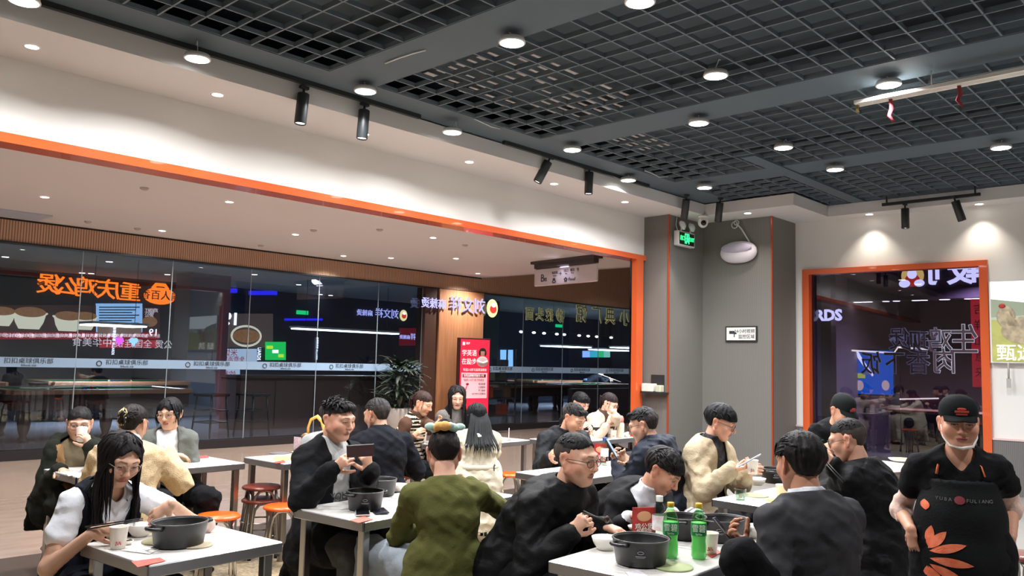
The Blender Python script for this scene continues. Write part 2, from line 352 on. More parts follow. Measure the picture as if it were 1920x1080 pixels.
for px, py, lb in [(45, 2, 'disc lamp cut by the top left corner of the photo'), (370, 110, 'disc lamp against the soffit left of the first track spotlight'),
    (685, 171, 'disc lamp just above the second black track spotlight'), (848, 248, 'disc lamp at the soffit edge with a loose wire beside it'),
    (1073, 281, 'disc lamp over the pair of tilted track spotlights'), (1178, 338, 'small disc lamp at the soffit edge near the column'),
    (960, 80, 'bright disc lamp beside the slatted patch of the grid'), (1200, 4, 'disc lamp cut by the top edge, centre of ceiling'),
    (1342, 142, 'disc lamp left of the white rail, with big halo'), (1310, 231, 'disc lamp with curled wire in the middle of ceiling'),
    (1469, 277, 'disc lamp in the middle of the right-hand grid panels'), (1566, 318, 'disc lamp at the left end of the far grid panel'),
    (1321, 352, 'disc lamp in front of the column above the spotlights'), (1453, 378, 'disc lamp at the soffit right of the column lamps'),
    (1666, 159, 'disc lamp directly above the left end of the white rail'), (1877, 277, 'disc lamp at the right edge over the chicken poster'),
    (1607, 393, 'disc lamp in the ceiling recess above the orange window frame')]: pendant(px, py, lb)
for x, y, lb in [(4.3, -.6, 'added unseen disc lamp behind the photographer near the first band'), (1.6, 2.2, 'added unseen disc lamp above the photographer'), (7.0, -.6, 'added disc lamp out of view to the right'), (1.6, 4.2, 'added disc lamp out of view over the front left table'), (9.6, -.2, 'added disc lamp out of view at the right wall')]:  # lamps added outside the view, none is seen there
    t = empty('disc_lamp', (x, y, 3.89), label=lb, cat='lamp', group='disc lamps under the dark ceiling'); link('housing', hous, t); link('diffuser', diff, t); area('lamp_light', t, (0, 0, -.02), LAMP_W, .17)
# loose white wires on the ceiling
for pts, lb in [([(722, 119), (750, 108), (775, 100), (798, 94)], 'straight loose white wire on the ceiling left of the slats'), ([(889, 223), (905, 230), (922, 238), (938, 241)], 'loose white wire beside the soffit edge lamp'),
                ([(1209, 320), (1222, 325), (1236, 332), (1253, 331)], 'wavy loose white wire above the column')]:
    P = [atz(x, y, 3.955) for x, y in pts]; c = P[1]
    o = MB().tube([p-c for p in P], .006, 5).build('loose_wire', M_cord, None, c); tag(o, lb, 'wire')
# recessed soffit spots
ringm = MB().lathe([(.045, -.001), (.06, -.004), (.062, .0)], 20, cap=False).mesh('trim_ring'); ringm.materials.append(M_plastic)
lens = MB().lathe([(.0005, -.002), (.046, -.0015)], 20, cap=False).mesh('lens'); lens.materials.append(M_spotglow)
def recessed(p, label, group, power, ang=95, rgb=(255, 244, 228), tilt=(0, 0, 0)):
    t = empty('recessed_spotlight', p, label=label, cat='downlight', group=group); link('trim_ring', ringm, t); link('lens', lens, t)
    if power: spot('spot_light', t, (0, 0, -.012), power, ang, rgb, tilt)
    return t
for px, py, lb in [(60, 88, 'recessed spotlight at the far left of the white soffit'), (408, 178, 'recessed spotlight in the soffit left of the track spotlights'), (880, 304, 'recessed spotlight in the soffit below the edge lamp'),
    (1039, 345, 'recessed spotlight between the two tilted track spotlights'), (1172, 379, 'recessed spotlight in the soffit nearest the column'), (1402, 400, 'recessed spotlight in the soffit above the grey column'), (1630, 402, 'recessed spotlight washing the right wall over the window'), (1836, 383, 'recessed spotlight washing the right wall over the poster')]:
    p = atz(px, py, 3.788); recessed(p, lb, 'recessed spotlights in the soffit', SPOT_W*(1.5 if py > 380 and px > 1500 else 1.0))
for i, x in enumerate((.4, -1.2, 4.9, )): recessed((x, 6.69, 3.788), 'added recessed spotlight in the soffit out of the pictured run', 'recessed spotlights in the soffit', SPOT_W)  # spotlights added to the soffit row, not seen there
# corridor downlights
for px, py, lb in [(84, 370, 'corridor downlight at the far left under the orange beam'), (430, 379, 'corridor downlight nearest the orange beam'), (554, 440, 'corridor downlight in the middle row, second from left'), (304, 433, 'corridor downlight by the slatted valence at the left'),
    (812, 446, 'corridor downlight close under the beam, right half'), (644, 480, 'corridor downlight by the valence left of the pillar'), (733, 484, 'corridor downlight in front of the wooden pillar'), (855, 485, 'corridor downlight left of the hanging guide sign'), (896, 513, 'corridor downlight by the valence above the red banner')]:
    recessed(atz(px, py, 3.427), lb, 'downlights in the corridor ceiling', CORR_W, 140, (255, 250, 244))
for i, (x, y) in enumerate([(.5, 9.5), (-1.5, 11.5), (1, 12.5), (14.5, 10.0), (17.5, 11.0), (11.5, 9.2)]): recessed((x, y, 3.427 if x < 13 else 4.247), ['added corridor downlight out of view left of the opening', 'added corridor downlight far left out of view', 'added corridor downlight out of view by the valence', 'added downlight in the high part of the corridor behind the sign', 'added far downlight in the high part of the corridor', 'added corridor downlight hidden by the beam near the post'][i], 'downlights in the corridor ceiling', CORR_W, 140, (255, 250, 244))  # added downlights, none of them in sight
# ceiling sprinklers / smoke detectors in the corridor
for px, py, lb in [(271, 352, 'small ceiling sensor between the left corridor downlights'), (165, 415, 'tiny sprinkler head at the left end of the corridor ceiling'), (258, 428, 'sprinkler head beside the valence downlight'), (489, 460, 'sprinkler head at the valence, middle'), (712, 430, 'flat sensor left of the right corridor downlight'), (872, 459, 'smoke detector above the guide sign end'), (588, 431, 'sprinkler head right of the middle corridor downlight')]:
    o = MB().lathe([(.05, 0), (.05, -.012), (.028, -.03), (.0005, -.034)], 12, cap=False).build('ceiling_sensor', mat('sensor_grey', (176, 166, 158), .5), None, atz(px, py, 3.43)); tag(o, lb, 'sensor', 'sensors on the corridor ceiling')
o = MB().box(-.5, .5, -.3, .3, -.02, 0).build('air_vent', mat('vent_grey', (170, 176, 186), .5), None, atz(10, 398, 3.43)); tag(o, 'pale rectangular air vent at the left end of the corridor ceiling', 'vent')
# track rails and black cylinder spotlights
for (x0, x1), lb in (((1.0, 5.2), 'long black lighting track along the soffit edge at left'), ((6.4, 9.2), 'black lighting track above the tilted spotlights')):
    o = MB().box(x0-(x0+x1)/2, x1-(x0+x1)/2, -.02, .02, -.02, .02).build('lighting_track', M_black, None, ((x0+x1)/2, 6.2, 3.945)); tag(o, lb, 'track')
cylm = MB().lathe([(.0005, 0), (.05, 0), (.052, -.006), (.052, -.27), (.047, -.275), (.044, -.262)], 20, cap=False).mesh('lamp_body'); cylm.materials.append(M_black)
clens = MB().lathe([(.0005, -.262), (.044, -.262)], 16, cap=False).mesh('lens'); clens.materials.append(glow('track_lens', (255, 246, 228), 3.5))
stem = MB().tube([(0, 0, 0), (0, 0, .05)], .012, 8).box(-.04, .04, -.02, .02, .045, .07).mesh('stem'); stem.materials.append(M_black)
def tracklamp(p, tx, ty, label, power=0):
    t = empty('track_spotlight', p, label=label, cat='spotlight', group='black cylinder spotlights on tracks'); t.rotation_euler = (math.radians(tx), math.radians(ty), 0)
    link('lamp_body', cylm, t); link('stem', stem, t); link('lens', clens, t)
    if power: spot('spot_light', t, (0, 0, -.3), power, 50, rot=(0, 0, 0))
tracklamp(aty(569, 176, 6.22), 0, 4, 'black cylinder track spotlight, leftmost, over the header wall')
tracklamp(aty(683, 207, 6.22), 0, 3, 'black cylinder track spotlight under the second disc lamp')
tracklamp(aty(1028, 303, 6.22), 20, 18, 'black track spotlight tilted to the left, in mid soffit')
tracklamp(aty(1105, 323, 6.22), 0, 2, 'black track spotlight hanging straight, right of the tilted one')
tracklamp(atz(1287, 374, 3.895), 16, -14, 'lit black spotlight above the exit sign', 30)
tracklamp(atz(1350, 380, 3.895), 12, -10, 'lit black spotlight above the security camera', 30)
tracklamp(atx(1697, 391, 11.8), 0, 0, 'black cylinder spotlight hanging over the orange window')
tracklamp(atx(1791, 377, 11.8), -14, -10, 'black cylinder spotlight tilted right, over the window corner')
q1, q2 = atx(1697, 391, 11.8), atx(1791, 377, 11.8); tk = empty('lighting_track', (11.8, (q1.y+q2.y)/2, q1.z+.085), label='short black track over the orange window', cat='track'); hl_ = abs(q1.y-q2.y)/2+.3
MB().box(-.02, .02, -hl_, hl_, -.02, .02).build('rail', M_black, tk)
for s_ in (-1, 1): MB().box(-.01, .01, s_*hl_*.9-.01, s_*hl_*.9+.01, .02, max(.05, 3.966-q1.z-.085)).build('hanger', M_black, tk)
# white rail with red ribbons
p = atz(1606, 198, 3.8)
rail = empty('display_rail', (p.x, p.y, 3.8), math.radians(-91), label='long white aluminium rail hung below the grid with red ribbons', cat='rail')
M_alu = mat('pale_aluminium', (226, 222, 214), .35)
mb = MB()
for a, b, c in ((0, .025, .03), (.03, .04, .02), (.045, .055, .02), (.06, .07, .02), (.075, .085, .02), (.09, .115, .03)): mb.box(0, 3.4, a-.06, b-.06, 0, c)
mb.box(0, 3.4, -.055, .05, .015, .022).build('rail_profile', M_alu, rail)
MB().box(.0, .02, -.02, .01, -.06, 0).build('end_bracket', mat('brass', (150, 130, 80), .4, metal=.8), rail)
for k, y in enumerate((.28, .8, 1.33)):
    L = .2-.03*k; MB().tube([(y, 0, .0), (y+.004, .012, -L*.4), (y-.01, -.01, -L*.7), (y+.02, .012, -L)], [.016, .02, .018, .013], 6, flat=.25).build('red_ribbon', mat('ribbon_red', (150, 44, 54), .6), rail)
for k, y in enumerate((.6, 2.2)): MB().tube([(y, 0, .03), (y, 0, .2)], .004, 5).build('hanger', M_alu, rail)
# pale slatted things lying above one grid panel
vent = empty('ceiling_louvre', (5.4, 5.1, 4.06), label='pale slatted louvre panels lying above the dark ceiling grid', cat='vent')
sl = MB().box(-.085, .085, -.016, .016, -.003, .003).mesh('slat'); M_sl = mat('louvre_grey', (176, 172, 172), .6); sl.materials.append(M_sl)
sl2 = MB().box(-.085, .085, -.05, .05, -.003, .003).mesh('slat'); sl2.materials.append(M_sl)
for i in range(9):
    for j in range(5):
        cx, cy = -.95+.2444*i+.02, -.6+.245*j
        if random.random() < .12 or (i > 5 and j > 3) or (i < 2 and j < 1): continue
        if random.random() < .25: link('slat', sl2, vent, (cx, cy, random.uniform(-.01, .02)))
        else:
            for k in range(3): link('slat', sl, vent, (cx+random.uniform(-.01, .01), cy-.07+.07*k, 0))
vent2 = empty('ceiling_louvre', (7.9, 5.3, 4.06), label='small patch of pale slats above the grid near the column', cat='vent')
for i in range(3):
    for k in range(5): link('slat', sl, vent2, (-.5+.2444*i, -.2+.085*k, 0))
# ================================================================ COLUMN FITTINGS
M_exitg = glow('exit_green', (40, 230, 110), 2.2); M_exitb = mat('exit_dark', (8, 40, 24), .4); M_lens = mat('clear_lens', (206, 208, 212), .15)
p = aty(1284, 449, 6.6)
ex = empty('exit_sign', p, label='green lit emergency exit sign with twin lamps on the column', cat='exit sign')
MB().box(-.23, .23, -.035, .05, -.11, .11, .008).build('sign_box', M_plastic, ex); MB().box(-.205, .205, -.038, -.035, -.09, .09).build('sign_face', M_exitb, ex)
text('exit_lettering', 'EXIT', .085, M_exitg, (.13, -.041, .0), (1, 0, 0), (0, 0, 1), ex, .001, wx=.8); text('exit_lettering', '出口', .085, M_exitg, (-.13, -.041, .0), (1, 0, 0), (0, 0, 1), ex, .001, wx=.75)
mb = MB(); mb.box(-.06, -.045, -.042, -.038, -.07, .08).box(.045, .06, -.042, -.038, -.07, .08).box(-.06, .06, -.042, -.038, .066, .08).sphere((0, -.04, .045), .014, 8, 6)
mb.tube([(0, -.041, .03), (.005, -.041, -.01), (-.02, -.041, -.04), (-.03, -.041, -.07)], .009, 6).tube([(.005, -.041, -.01), (.03, -.041, -.045)], .009, 6).tube([(-.025, -.041, .0), (.0, -.041, .025), (.03, -.041, .005)], .007, 6); mb.build('running_figure', M_exitg, ex)
for sx in (-.11, .15):
    MB().lathe([(.0005, .04), (.04, .035), (.075, 0), (.072, -.012), (.05, -.004), (.0005, .004)], 20, cap=False).xform(Matrix.Translation((sx, -.03, .2)) @ Matrix.Rotation(math.radians(72), 4, 'X')).build('emergency_lamp', M_lens, ex)
    MB().tube([(sx, 0, .1), (sx, -.01, .17)], .014, 8).build('lamp_neck', M_plastic, ex)
MB().tube([(-.16, .02, .1), (-.2, .03, .2), (-.17, .03, .33)], .006, 5).build('cable', M_plastic, ex)
p = atd(1318, 419, 12.3)
cm = empty('security_camera', p, label='white dome security camera under the soffit in the column corner', cat='camera')
MB().lathe([(.0005, .12), (.07, .12), (.07, .09), (.03, .08)], 20, cap=False).build('base', M_plastic, cm); MB().sphere((0, 0, .02), .075, 18, 12, (1, 1, 1.15)).build('housing', M_plastic, cm)
MB().sphere((-.042, -.035, 0), .042, 14, 10).build('camera_eye', mat('camera_black', (14, 14, 16), .1), cm)
p = atx(1385, 473, 11.36)
tr = empty('insect_trap_lamp', p, label='white oval insect trap lamp hung on the grey column', cat='lamp')
mb = MB(); N = 32
prof = [(.0, -.1), (.2, -.1), (.27, -.07), (.3, -.0)]
mb.lathe([(.302*math.sin(PI*i/20)**.8 if 0 < i < 20 else .0005, -.165*math.cos(PI*i/20)) for i in range(21)], 40, cap=False)
mb.xform(Matrix.Rotation(PI/2, 4, 'Z')); vs = mb.v; mb.v = [(x*.33, y, z) if x < 0 else (x*.05, y, z) for x, y, z in vs]
mb.build('shell', mat('pearl_plastic', (226, 220, 230), .35), tr)
mb = MB().lathe([(.0005, 0), (.24, 0), (.25, .006), (.0005, .008)], 32, cap=False); mb.v = [(-.085-.02*(1-abs(y)/.25)+z, y, .06+x*.32) for x, y, z in mb.v]; mb.build('front_opening', mat('trap_shade', (190, 182, 206), .6), tr)
MB().tube([(0, -.2, .1), (-.01, -.05, .35), (-.01, .03, .44)], .011, 6).ring((-.01, .06, .42), .05, .008, (1, 0, 0), 16, 5).ring((-.01, .03, .45), .035, .008, (1, .2, 0), 16, 5).build('hanging_cord', M_cord, tr)
p = atx(1390, 626, 11.385)
sg = empty('notice_plate', p, label='white notice plate with black frame reading 24 hour video monitoring', cat='sign')
MB().box(-.012, .01, -.255, .255, -.115, .115).build('frame', M_black, sg); MB().box(-.015, -.012, -.235, .235, -.095, .095).build('plate', mat('notice_white', (222, 220, 216), .5), sg)
text('lettering', '24小时视频', .066, M_ink, (-.017, -.06, .035), (0, -1, 0), (0, 0, 1), sg, .001); text('lettering', '监控区域', .066, M_ink, (-.017, -.09, -.045), (0, -1, 0), (0, 0, 1), sg, .001)
MB().box(-.017, -.015, .1, .19, .0, .045).box(-.017, -.015, .07, .1, -.005, .02).box(-.017, -.015, .1, .115, -.05, 0).build('camera_pictogram', M_ink, sg)
p = atx(1229, 735, 10.38)
ts = empty('tissue_shelf', p, label='small dark wall shelf on the column edge', cat='shelf'); MB().box(-.1, .05, -.2, .2, -.02, 0).box(.03, .05, -.12, .1, 0, .25).build('bracket', M_black, ts)
o = MB().box(-.06, .06, -.1, .1, 0, .12, .01).build('tissue_box', mat('tissue_white', (222, 218, 208), .8), None, (p.x-.03, p.y+.09, p.z+.001)); tag(o, 'white tissue box on the little column shelf', 'tissue box')
o = MB().box(-.05, .05, -.045, .045, 0, .1, .008).build('toothpick_box', mat('pale_green_box', (190, 192, 168), .6), None, (p.x-.03, p.y-.09, p.z+.001)); tag(o, 'small pale green box beside the tissues on the shelf', 'box')
# ================================================================ CORRIDOR THINGS
# hanging guide sign
a = atz(1003, 493, 3.42); b = atz(1122, 479, 3.42); mid = (a+b)/2; L = (b-a).length; rz = math.atan2(b.y-a.y, b.x-a.x)
gs = empty('guide_sign', (mid.x, mid.y, 3.05), rz, label='hanging white corridor guide sign with a dark top bar', cat='sign')
MB().box(-L/2, L/2, -.11, .11, .33, .38).box(-L/2+.05, L/2-.05, -.06, .06, .25, .33).build('top_bar', mat('guide_dark', (70, 60, 60), .5), gs)
MB().box(-L/2, L/2, -.02, .02, -.08, .25, .02).build('board', mat('guide_board', (206, 196, 200), .4), gs)
Lh = L/2
for s_, sz, x, z in (('B', .2, -.7*Lh, .06), ('馆', .08, -.6*Lh, .03), ('电影院', .055, -.3*Lh, .14), ('cinema', .035, -.3*Lh, .09), ('→', .1, -.13*Lh, .12), ('出口', .06, .06*Lh, .16), ('exit', .035, .06*Lh, .11), ('餐饮', .06, .26*Lh, .16), ('food', .035, .26*Lh, .11), ('↑', .1, .42*Lh, .15), ('♨', .1, -.32*Lh, .0), ('✿', .12, .05*Lh, .0)):
    text('sign_lettering', s_, sz, M_ink, (x, -.024, z), (1, 0, 0), (0, 0, 1), gs, .001)
text('sign_lettering', 'Food', .085, M_ink, (.24*Lh, -.024, .0), (1, 0, 0), (.25, 0, 1), gs, .001)
area('sign_lamp', gs, (0, -.1, .3), 3, .3, (225, 220, 255), (math.radians(-35), 0, 0))
# red advertising light box
p = aty(889, 634, 12.85); wB = 1.55
bn = empty('advertising_banner', (p.x, 12.85, 0), math.radians(-7), label='tall red lit advertising panel for children English lessons', cat='banner')
zb = p.z; hw = .42
MB().box(-hw, hw, -.05, .05, .06, zb, .01).build('frame', mat('banner_frame', (60, 24, 28), .4), bn); MB().box(-.3, .3, -.18, .18, 0, .06).build('foot', M_black, bn)
MB().box(-hw+.03, hw-.03, -.053, -.05, .1, zb-.03).build('red_face', mat('banner_red', (206, 36, 62), .4, emit=.55, ecol=(206, 36, 62)), bn)
M_bw = mat('banner_white', (244, 226, 228), .5, emit=.5, ecol=(244, 226, 228)); M_bp = mat('banner_pink', (236, 176, 184), .5, emit=.45, ecol=(236, 176, 184)); M_br = mat('banner_print', (170, 30, 50), .5)
MB().box(-hw+.07, hw-.08, -.056, -.053, zb-1.28, zb-.74).build('pink_panel', M_bp, bn); MB().box(-hw+.1, hw-.12, -.058, -.056, zb-.84, zb-.77).build('red_strip', M_br, bn)
for s_, sz, x, z, m_ in (('学英语', .14, -.16, -.33, M_bw), ('在励步', .14, -.16, -.51, M_bw), ('专注2-12岁儿童英语教育', .062, 0, -.68, M_bw), ('自营品牌教育服务17年', .058, -.02, -.805, M_bw), ('"陪伴110万"孩子的成长', .058, -.02, -.9, M_br), ('英语启蒙', .05, .2, -.98, M_ink), ('口语提高', .05, .2, -1.05, M_ink), ('学习规划', .05, .2, -1.12, M_ink), ('KET/PET口语集训', .05, .12, -1.19, M_ink), ('励步', .055, -.2, -.12, M_bw)):
    text('banner_lettering', s_, sz, m_, (x, -.06, zb+z), (1, 0, 0), (0, 0, 1), bn, .001, wx=.95)
MB().box(-.34, -.28, -.058, -.055, zb-.16, zb-.09).build('emblem', M_bw, bn)
mb = MB(); mb.sphere((.2, -.056, zb-.3), .075, 14, 10, (1, .06, 1.15)); mb.build('printed_face', mat('printed_skin', (226, 170, 150), .6), bn)
MB().sphere((.2, -.057, zb-.25), .08, 12, 8, (1.05, .05, .6)).sphere((.125, -.057, zb-.31), .03, 8, 6, (1, .1, 2.2)).sphere((.275, -.057, zb-.31), .03, 8, 6, (1, .1, 2.2)).build('printed_hair', mat('printed_hair', (50, 34, 34), .6), bn)
MB().sphere((.2, -.056, zb-.5), .15, 14, 10, (1.05, .05, .75)).tube([(.06, -.062, zb-.5), (.2, -.064, zb-.54), (.33, -.062, zb-.5)], .03, 8).build('printed_body', mat('printed_shirt', (236, 214, 214), .6), bn)
MB().tube([(-.28, -.06, zb-1.22), (-.2, -.06, zb-1.0)], .012, 6).sphere((-.19, -.06, zb-.98), .035, 8, 6, (1.2, .2, .7)).build('printed_bee', M_br, bn)
# potted plant by the pillar
pp = aty(748, 780, 12.8)
pl = empty('potted_plant', (pp.x, 12.8, 0), label='bushy dark green potted plant in a white tapered planter', cat='plant')
MB().lathe([(.0005, 0), (.17, 0), (.26, .5), (.26, .62), (.235, .62), (.225, .52), (.0005, .52)], 20, cap=False).build('planter', mat('planter_white', (190, 184, 180), .4), pl)
M_leaf = mat('dark_leaf', (34, 48, 34), .5, nz=.5, nscale=8, rgb2=(20, 30, 22))
lf = MB(); rows = 6; pts = []
for i in range(rows):
    t = i/(rows-1); wd = .045*math.sin(PI*min(.98, t*.9+.08))
    lf_y = t*.42; z = .05*math.sin(t*2.4)-.12*t*t
    pts += [(-wd, lf_y, z), (0, lf_y, z+.012), (wd, lf_y, z)]
lf.add(pts, [(3*i+j, 3*i+j+1, 3*i+j+4, 3*i+j+3) for i in range(rows-1) for j in (0, 1)], True); lfm = lf.mesh('leaf'); lfm.materials.append(M_leaf)
for i in range(260):
    a = random.uniform(0, 2*PI); h = random.uniform(.62, 1.5); rr = random.uniform(.02, .36)*(1-.5*(h-.62)); o = link('leaf', lfm, pl, (rr*math.cos(a), rr*math.sin(a), h))
    o.rotation_euler = (random.uniform(-.3, 1.0), random.uniform(-.3, .3), a-PI/2+random.uniform(-.5, .5)); o.scale = [random.uniform(.5, .9)]*3
for i in range(7):
    a = i*.9; MB().tube([(.05*math.cos(a), .05*math.sin(a), .5), (.12*math.cos(a), .12*math.sin(a), .9), (.18*math.cos(a), .18*math.sin(a), 1.2)], [.012, .01, .006], 5).build('stem', mat('stem_green', (58, 62, 40), .6), pl)
# ================================================================ INSIDE THE BILLIARD HALL
M_felt = mat('green_felt', (22, 120, 72), .85); M_rail = mat('rail_wood', (150, 104, 74), .35, nz=.4, nscale=5, nstretch=(.5, 4, 4), rgb2=(112, 74, 52)); M_leg = mat('leg_wood', (70, 42, 34), .4)
def pool_table(x, y, rz, label, L=2.84, W=1.55):
    t = empty('billiard_table', (x, y, .131), rz, label=label, cat='billiard table', group='billiard tables in the hall')
    MB().box(-L/2+.1, L/2-.1, -W/2+.1, W/2-.1, .72, .775).build('playing_surface', M_felt, t)
    for s_ in (-1, 1):
        MB().box(-L/2, L/2, s_*W/2-.07, s_*W/2+.07, .74, .82, .012).build('side_rail', M_rail, t); MB().box(s_*L/2-.07, s_*L/2+.07, -W/2+.07, W/2-.07, .74, .82, .012).build('end_rail', M_rail, t)
        MB().box(-L/2+.08, L/2-.08, s_*(W/2-.11)-.03, s_*(W/2-.11)+.03, .77, .812, .01).build('cushion', M_felt, t)
    MB().box(-L/2+.02, L/2-.02, -W/2+.02, W/2-.02, .5, .74).build('apron', M_leg, t)
    for sx in (-.82, .05, .82):
        for sy in (-1, 1): MB().lathe([(.07, 0), (.08, .04), (.05, .09), (.085, .2), (.1, .32), (.07, .4), (.09, .46), (.1, .5)], 14, (sx*L/2, sy*(W/2-.2), 0)).build('leg', M_leg, t)
    for i in range(6): MB().sphere((random.uniform(-1, 1), random.uniform(-.5, .5), .8), .028, 8, 6).build('ball', mat('ball%d' % (i % 3), [(200, 40, 40), (230, 220, 200), (30, 60, 160)][i % 3], .15), t)
    return t
pool_table(5.55, 15.1, 0, 'wooden billiard table just behind the left glass panes'); pool_table(7.4, 19.0, 0, 'green billiard table in the back row, left part of hall'); pool_table(3.6, 18.6, 0, 'billiard table at the far left in the back row')
pool_table(17.6, 16.2, 0, 'billiard table behind the right glass by the shelf'); pool_table(21.3, 16.4, 0, 'billiard table at the right end behind the glass'); pool_table(19.6, 20.4, 0, 'billiard table in the far back row at right'); pool_table(23.4, 20.2, 0, 'billiard table in the far right back corner')
M_tube = glow('table_lamp_white', (236, 246, 255), 4.5)
def hall_lamp(p, L, W, label, rz=0, power=HALL_W):
    t = empty('table_lamp', p, rz, label=label, cat='lamp', group='white lamps over the billiard tables')
    MB().box(-L/2, L/2, -W/2, W/2, -.03, 0).build('diffuser', M_tube, t); MB().box(-L/2-.03, L/2+.03, -W/2-.03, W/2+.03, .001, .05).build('housing', M_plastic, t)
    for s_ in (-1, 1): MB().tube([(s_*L*.4, 0, .05), (s_*L*.4, 0, max(.06, 3.499-p[2]))], .006, 5).build('cable', M_black, t)
    if power: area('lamp_light', t, (0, 0, -.05), power, min(L, 1.2), (226, 240, 255))
a, b = aty(162, 607, 17.5), aty(262, 611, 17.5); hall_lamp(((a.x+b.x)/2, 17.5, a.z), (b-a).length, .7, 'white table lamp low behind the left panes')
a, b = aty(552, 614, 18.0), aty(742, 626, 18.0); hall_lamp(((a.x+b.x)/2, 18.0, (a.z+b.z)/2), (b-a).length, .3, 'long white strip lamp behind the middle panes')
for x0, x1, y0, lb in ((1030, 1092, 648, 'white table lamp behind the right panes, left one'), (1120, 1170, 655, 'white table lamp behind the right panes, middle one'), (1160, 1200, 651, 'white table lamp half hidden by the orange post')):
    a, b = aty(x0, y0, 18.0), aty(x1, y0+1, 18.0); hall_lamp(((a.x+b.x)/2, 18.0, a.z), (b-a).length, .8, lb)
# glowing dots stand in for corridor downlights reflected in the glass
M_dot = glow('hall_dot', (255, 250, 240), 6)
dotm = MB().lathe([(.0005, -.004), (.06, -.003), (.07, 0)], 12, cap=False).mesh('downlight_dot'); dotm.materials.append(M_dot)
for i, (px, py) in enumerate([(10, 482), (205, 491), (387, 491), (154, 512), (171, 513), (314, 515), (410, 534), (477, 515), (560, 534), (600, 563), (620, 555)]):
    p = atz(px, py, 3.497); p = p if p.y < 21.8 else aty(px, py, 21.8); p.z = 3.497 if p.z > 3.3 else p.z
    o = link('downlight_dot', dotm, None, p); tag(o, 'small glowing dot repeating a reflected corridor downlight', 'downlight', 'reflected corridor downlights built in the hall')
a, b = aty(970, 622, 19.5), aty(1150, 633, 19.5); zt = (a.z+b.z)/2+.05; tk = empty('spot_track', ((a.x+b.x)/2, 19.5, zt), label='row of small spotlights on a hung track behind the right panes', cat='lamp'); hl_ = (b.x-a.x)/2
MB().box(-hl_, hl_, -.02, .02, 0, .03).build('track', M_black, tk)
for s_ in (-.8, .8): MB().tube([(s_*hl_, 0, .03), (s_*hl_, 0, 3.499-zt)], .006, 5).build('hanger', M_black, tk)
for px in (977, 1001, 1020, 1044, 1058, 1086, 1103, 1119, 1146): q = aty(px, 628, 19.5); MB().sphere((q.x-(a.x+b.x)/2, 0, -.05), .065, 10, 8, (1, 1, .6)).build('lamp_head', M_dot, tk)
# hall screens, and shop signs reflected in the glass built as glowing mirrored boards
YS = 22.04
def S(px, py, dy=0): return aty(px, py, YS+dy)
def board(name, x0, y0, x1, y1, m_, label, cat, dy=0, th=.055, parent=None):
    a, b, c, d = S(x0, y0, dy), S(x1, y0, dy), S(x1, y1, dy), S(x0, y1, dy); cx = (a+b+c+d)/4
    vs = [v-cx for v in (a, b, c, d)]; vs2 = [v+Vector((0, th, 0)) for v in vs]
    mb = MB().add(vs+vs2, [(0, 3, 2, 1), (4, 5, 6, 7), (0, 1, 5, 4), (1, 2, 6, 5), (2, 3, 7, 6), (3, 0, 4, 7)])
    if parent: return mb.build(name, m_, parent, cx-parent.location)
    o = mb.build(name, m_, None, cx); return tag(o, label, cat)
G_or = glow('sign_orange', (255, 112, 30), 1.3); G_wh = glow('sign_white', (232, 236, 255), 1.6); G_lav = glow('sign_lavender', (180, 180, 245), .85); G_red = glow('sign_red', (170, 28, 38), .5); G_pink = glow('sign_pink', (230, 90, 220), 1.2); G_blue = glow('sign_blue', (40, 40, 220), .9)
c = S(165, 541, .03); ot = empty('reflected_shop_sign', c, label='reflected orange shop characters built as glowing mirrored letters', cat='sign')
for s_, px, py, sz in (('煲', 92, 535, .52), ('公', 124, 539, .5), ('鸡', 161, 541, .54), ('庆', 203, 545, .54), ('重', 244, 550, .52)): text('character', s_, sz, G_or, S(px, py, .03)-c, (1, 0, 0), (0, 0, 1), ot, .025, mirror=True, bold=.003, wx=1.1)
c = S(300, 553, -.02); lg = empty('reflected_shop_logo', c, label='reflected orange oval logo built beside the mirrored characters', cat='sign')
mb = MB(); mb.sphere((0, 0, -.03), .38, 20, 10, (1.15, .06, .6)); mb.tube([(-.2, 0, .16), (-.12, 0, .27), (.12, 0, .27), (.2, 0, .16)], .05, 6); mb.build('oval', G_or, lg); text('character', '渝人百香', .27, mat('logo_brown', (120, 40, 10), .6), (0, -.04, -.03), (1, 0, 0), (0, 0, 1), lg, .01, mirror=True)
mb_ = board('reflected_menu_board', 0, 572, 180, 624, mat('menu_dark', (52, 34, 36), .6, emit=.6, ecol=(52, 34, 36)), 'reflected dark picture menu built as a board with bowls of stewed chicken', 'menu board')
for px, py, r in ((56, 590, .36), (128, 597, .33), (158, 597, .3), (2, 588, .3)):
    q = S(px, py, -.08)-mb_.location
    MB().sphere(q+Vector((0, -.03, .06)), r, 18, 10, (.95, .14, .34)).build('printed_stew', mat('stew_print', (120, 84, 56), .7, emit=.8, ecol=(120, 84, 56), nz=.8, nscale=14, rgb2=(60, 34, 24)), mb_)
    mb = MB(); mb.lathe([(r*.62, -.95*r), (r*.86, -.5*r), (r*.98, .0), (r*1.1, .03), (r*1.08, .06)], 20, cap=False); mb.v = [(q.x+x, q.y+y*.1+.0, q.z+z) for x, y, z in mb.v]; mb.build('printed_bowl', mat('bowl_print', (206, 196, 170), .6, emit=.8, ecol=(206, 196, 170)), mb_)
pb = board('reflected_price_board', 181, 569, 267, 630, glow('price_blue', (150, 190, 230), .75), 'reflected pale blue price list built as a mirrored screen', 'screen', -.02)
for k in range(8): board('price_line', 186, 575+k*5, 262-(k*7) % 20, 577+k*5, mat('price_ink', (60, 90, 130), .6), None, None, -.05, .01, pb)
board('price_footer', 183, 610, 265, 628, mat('footer_tan', (150, 120, 104), .6, emit=.4, ecol=(150, 120, 104)), None, None, -.05, .01, pb)
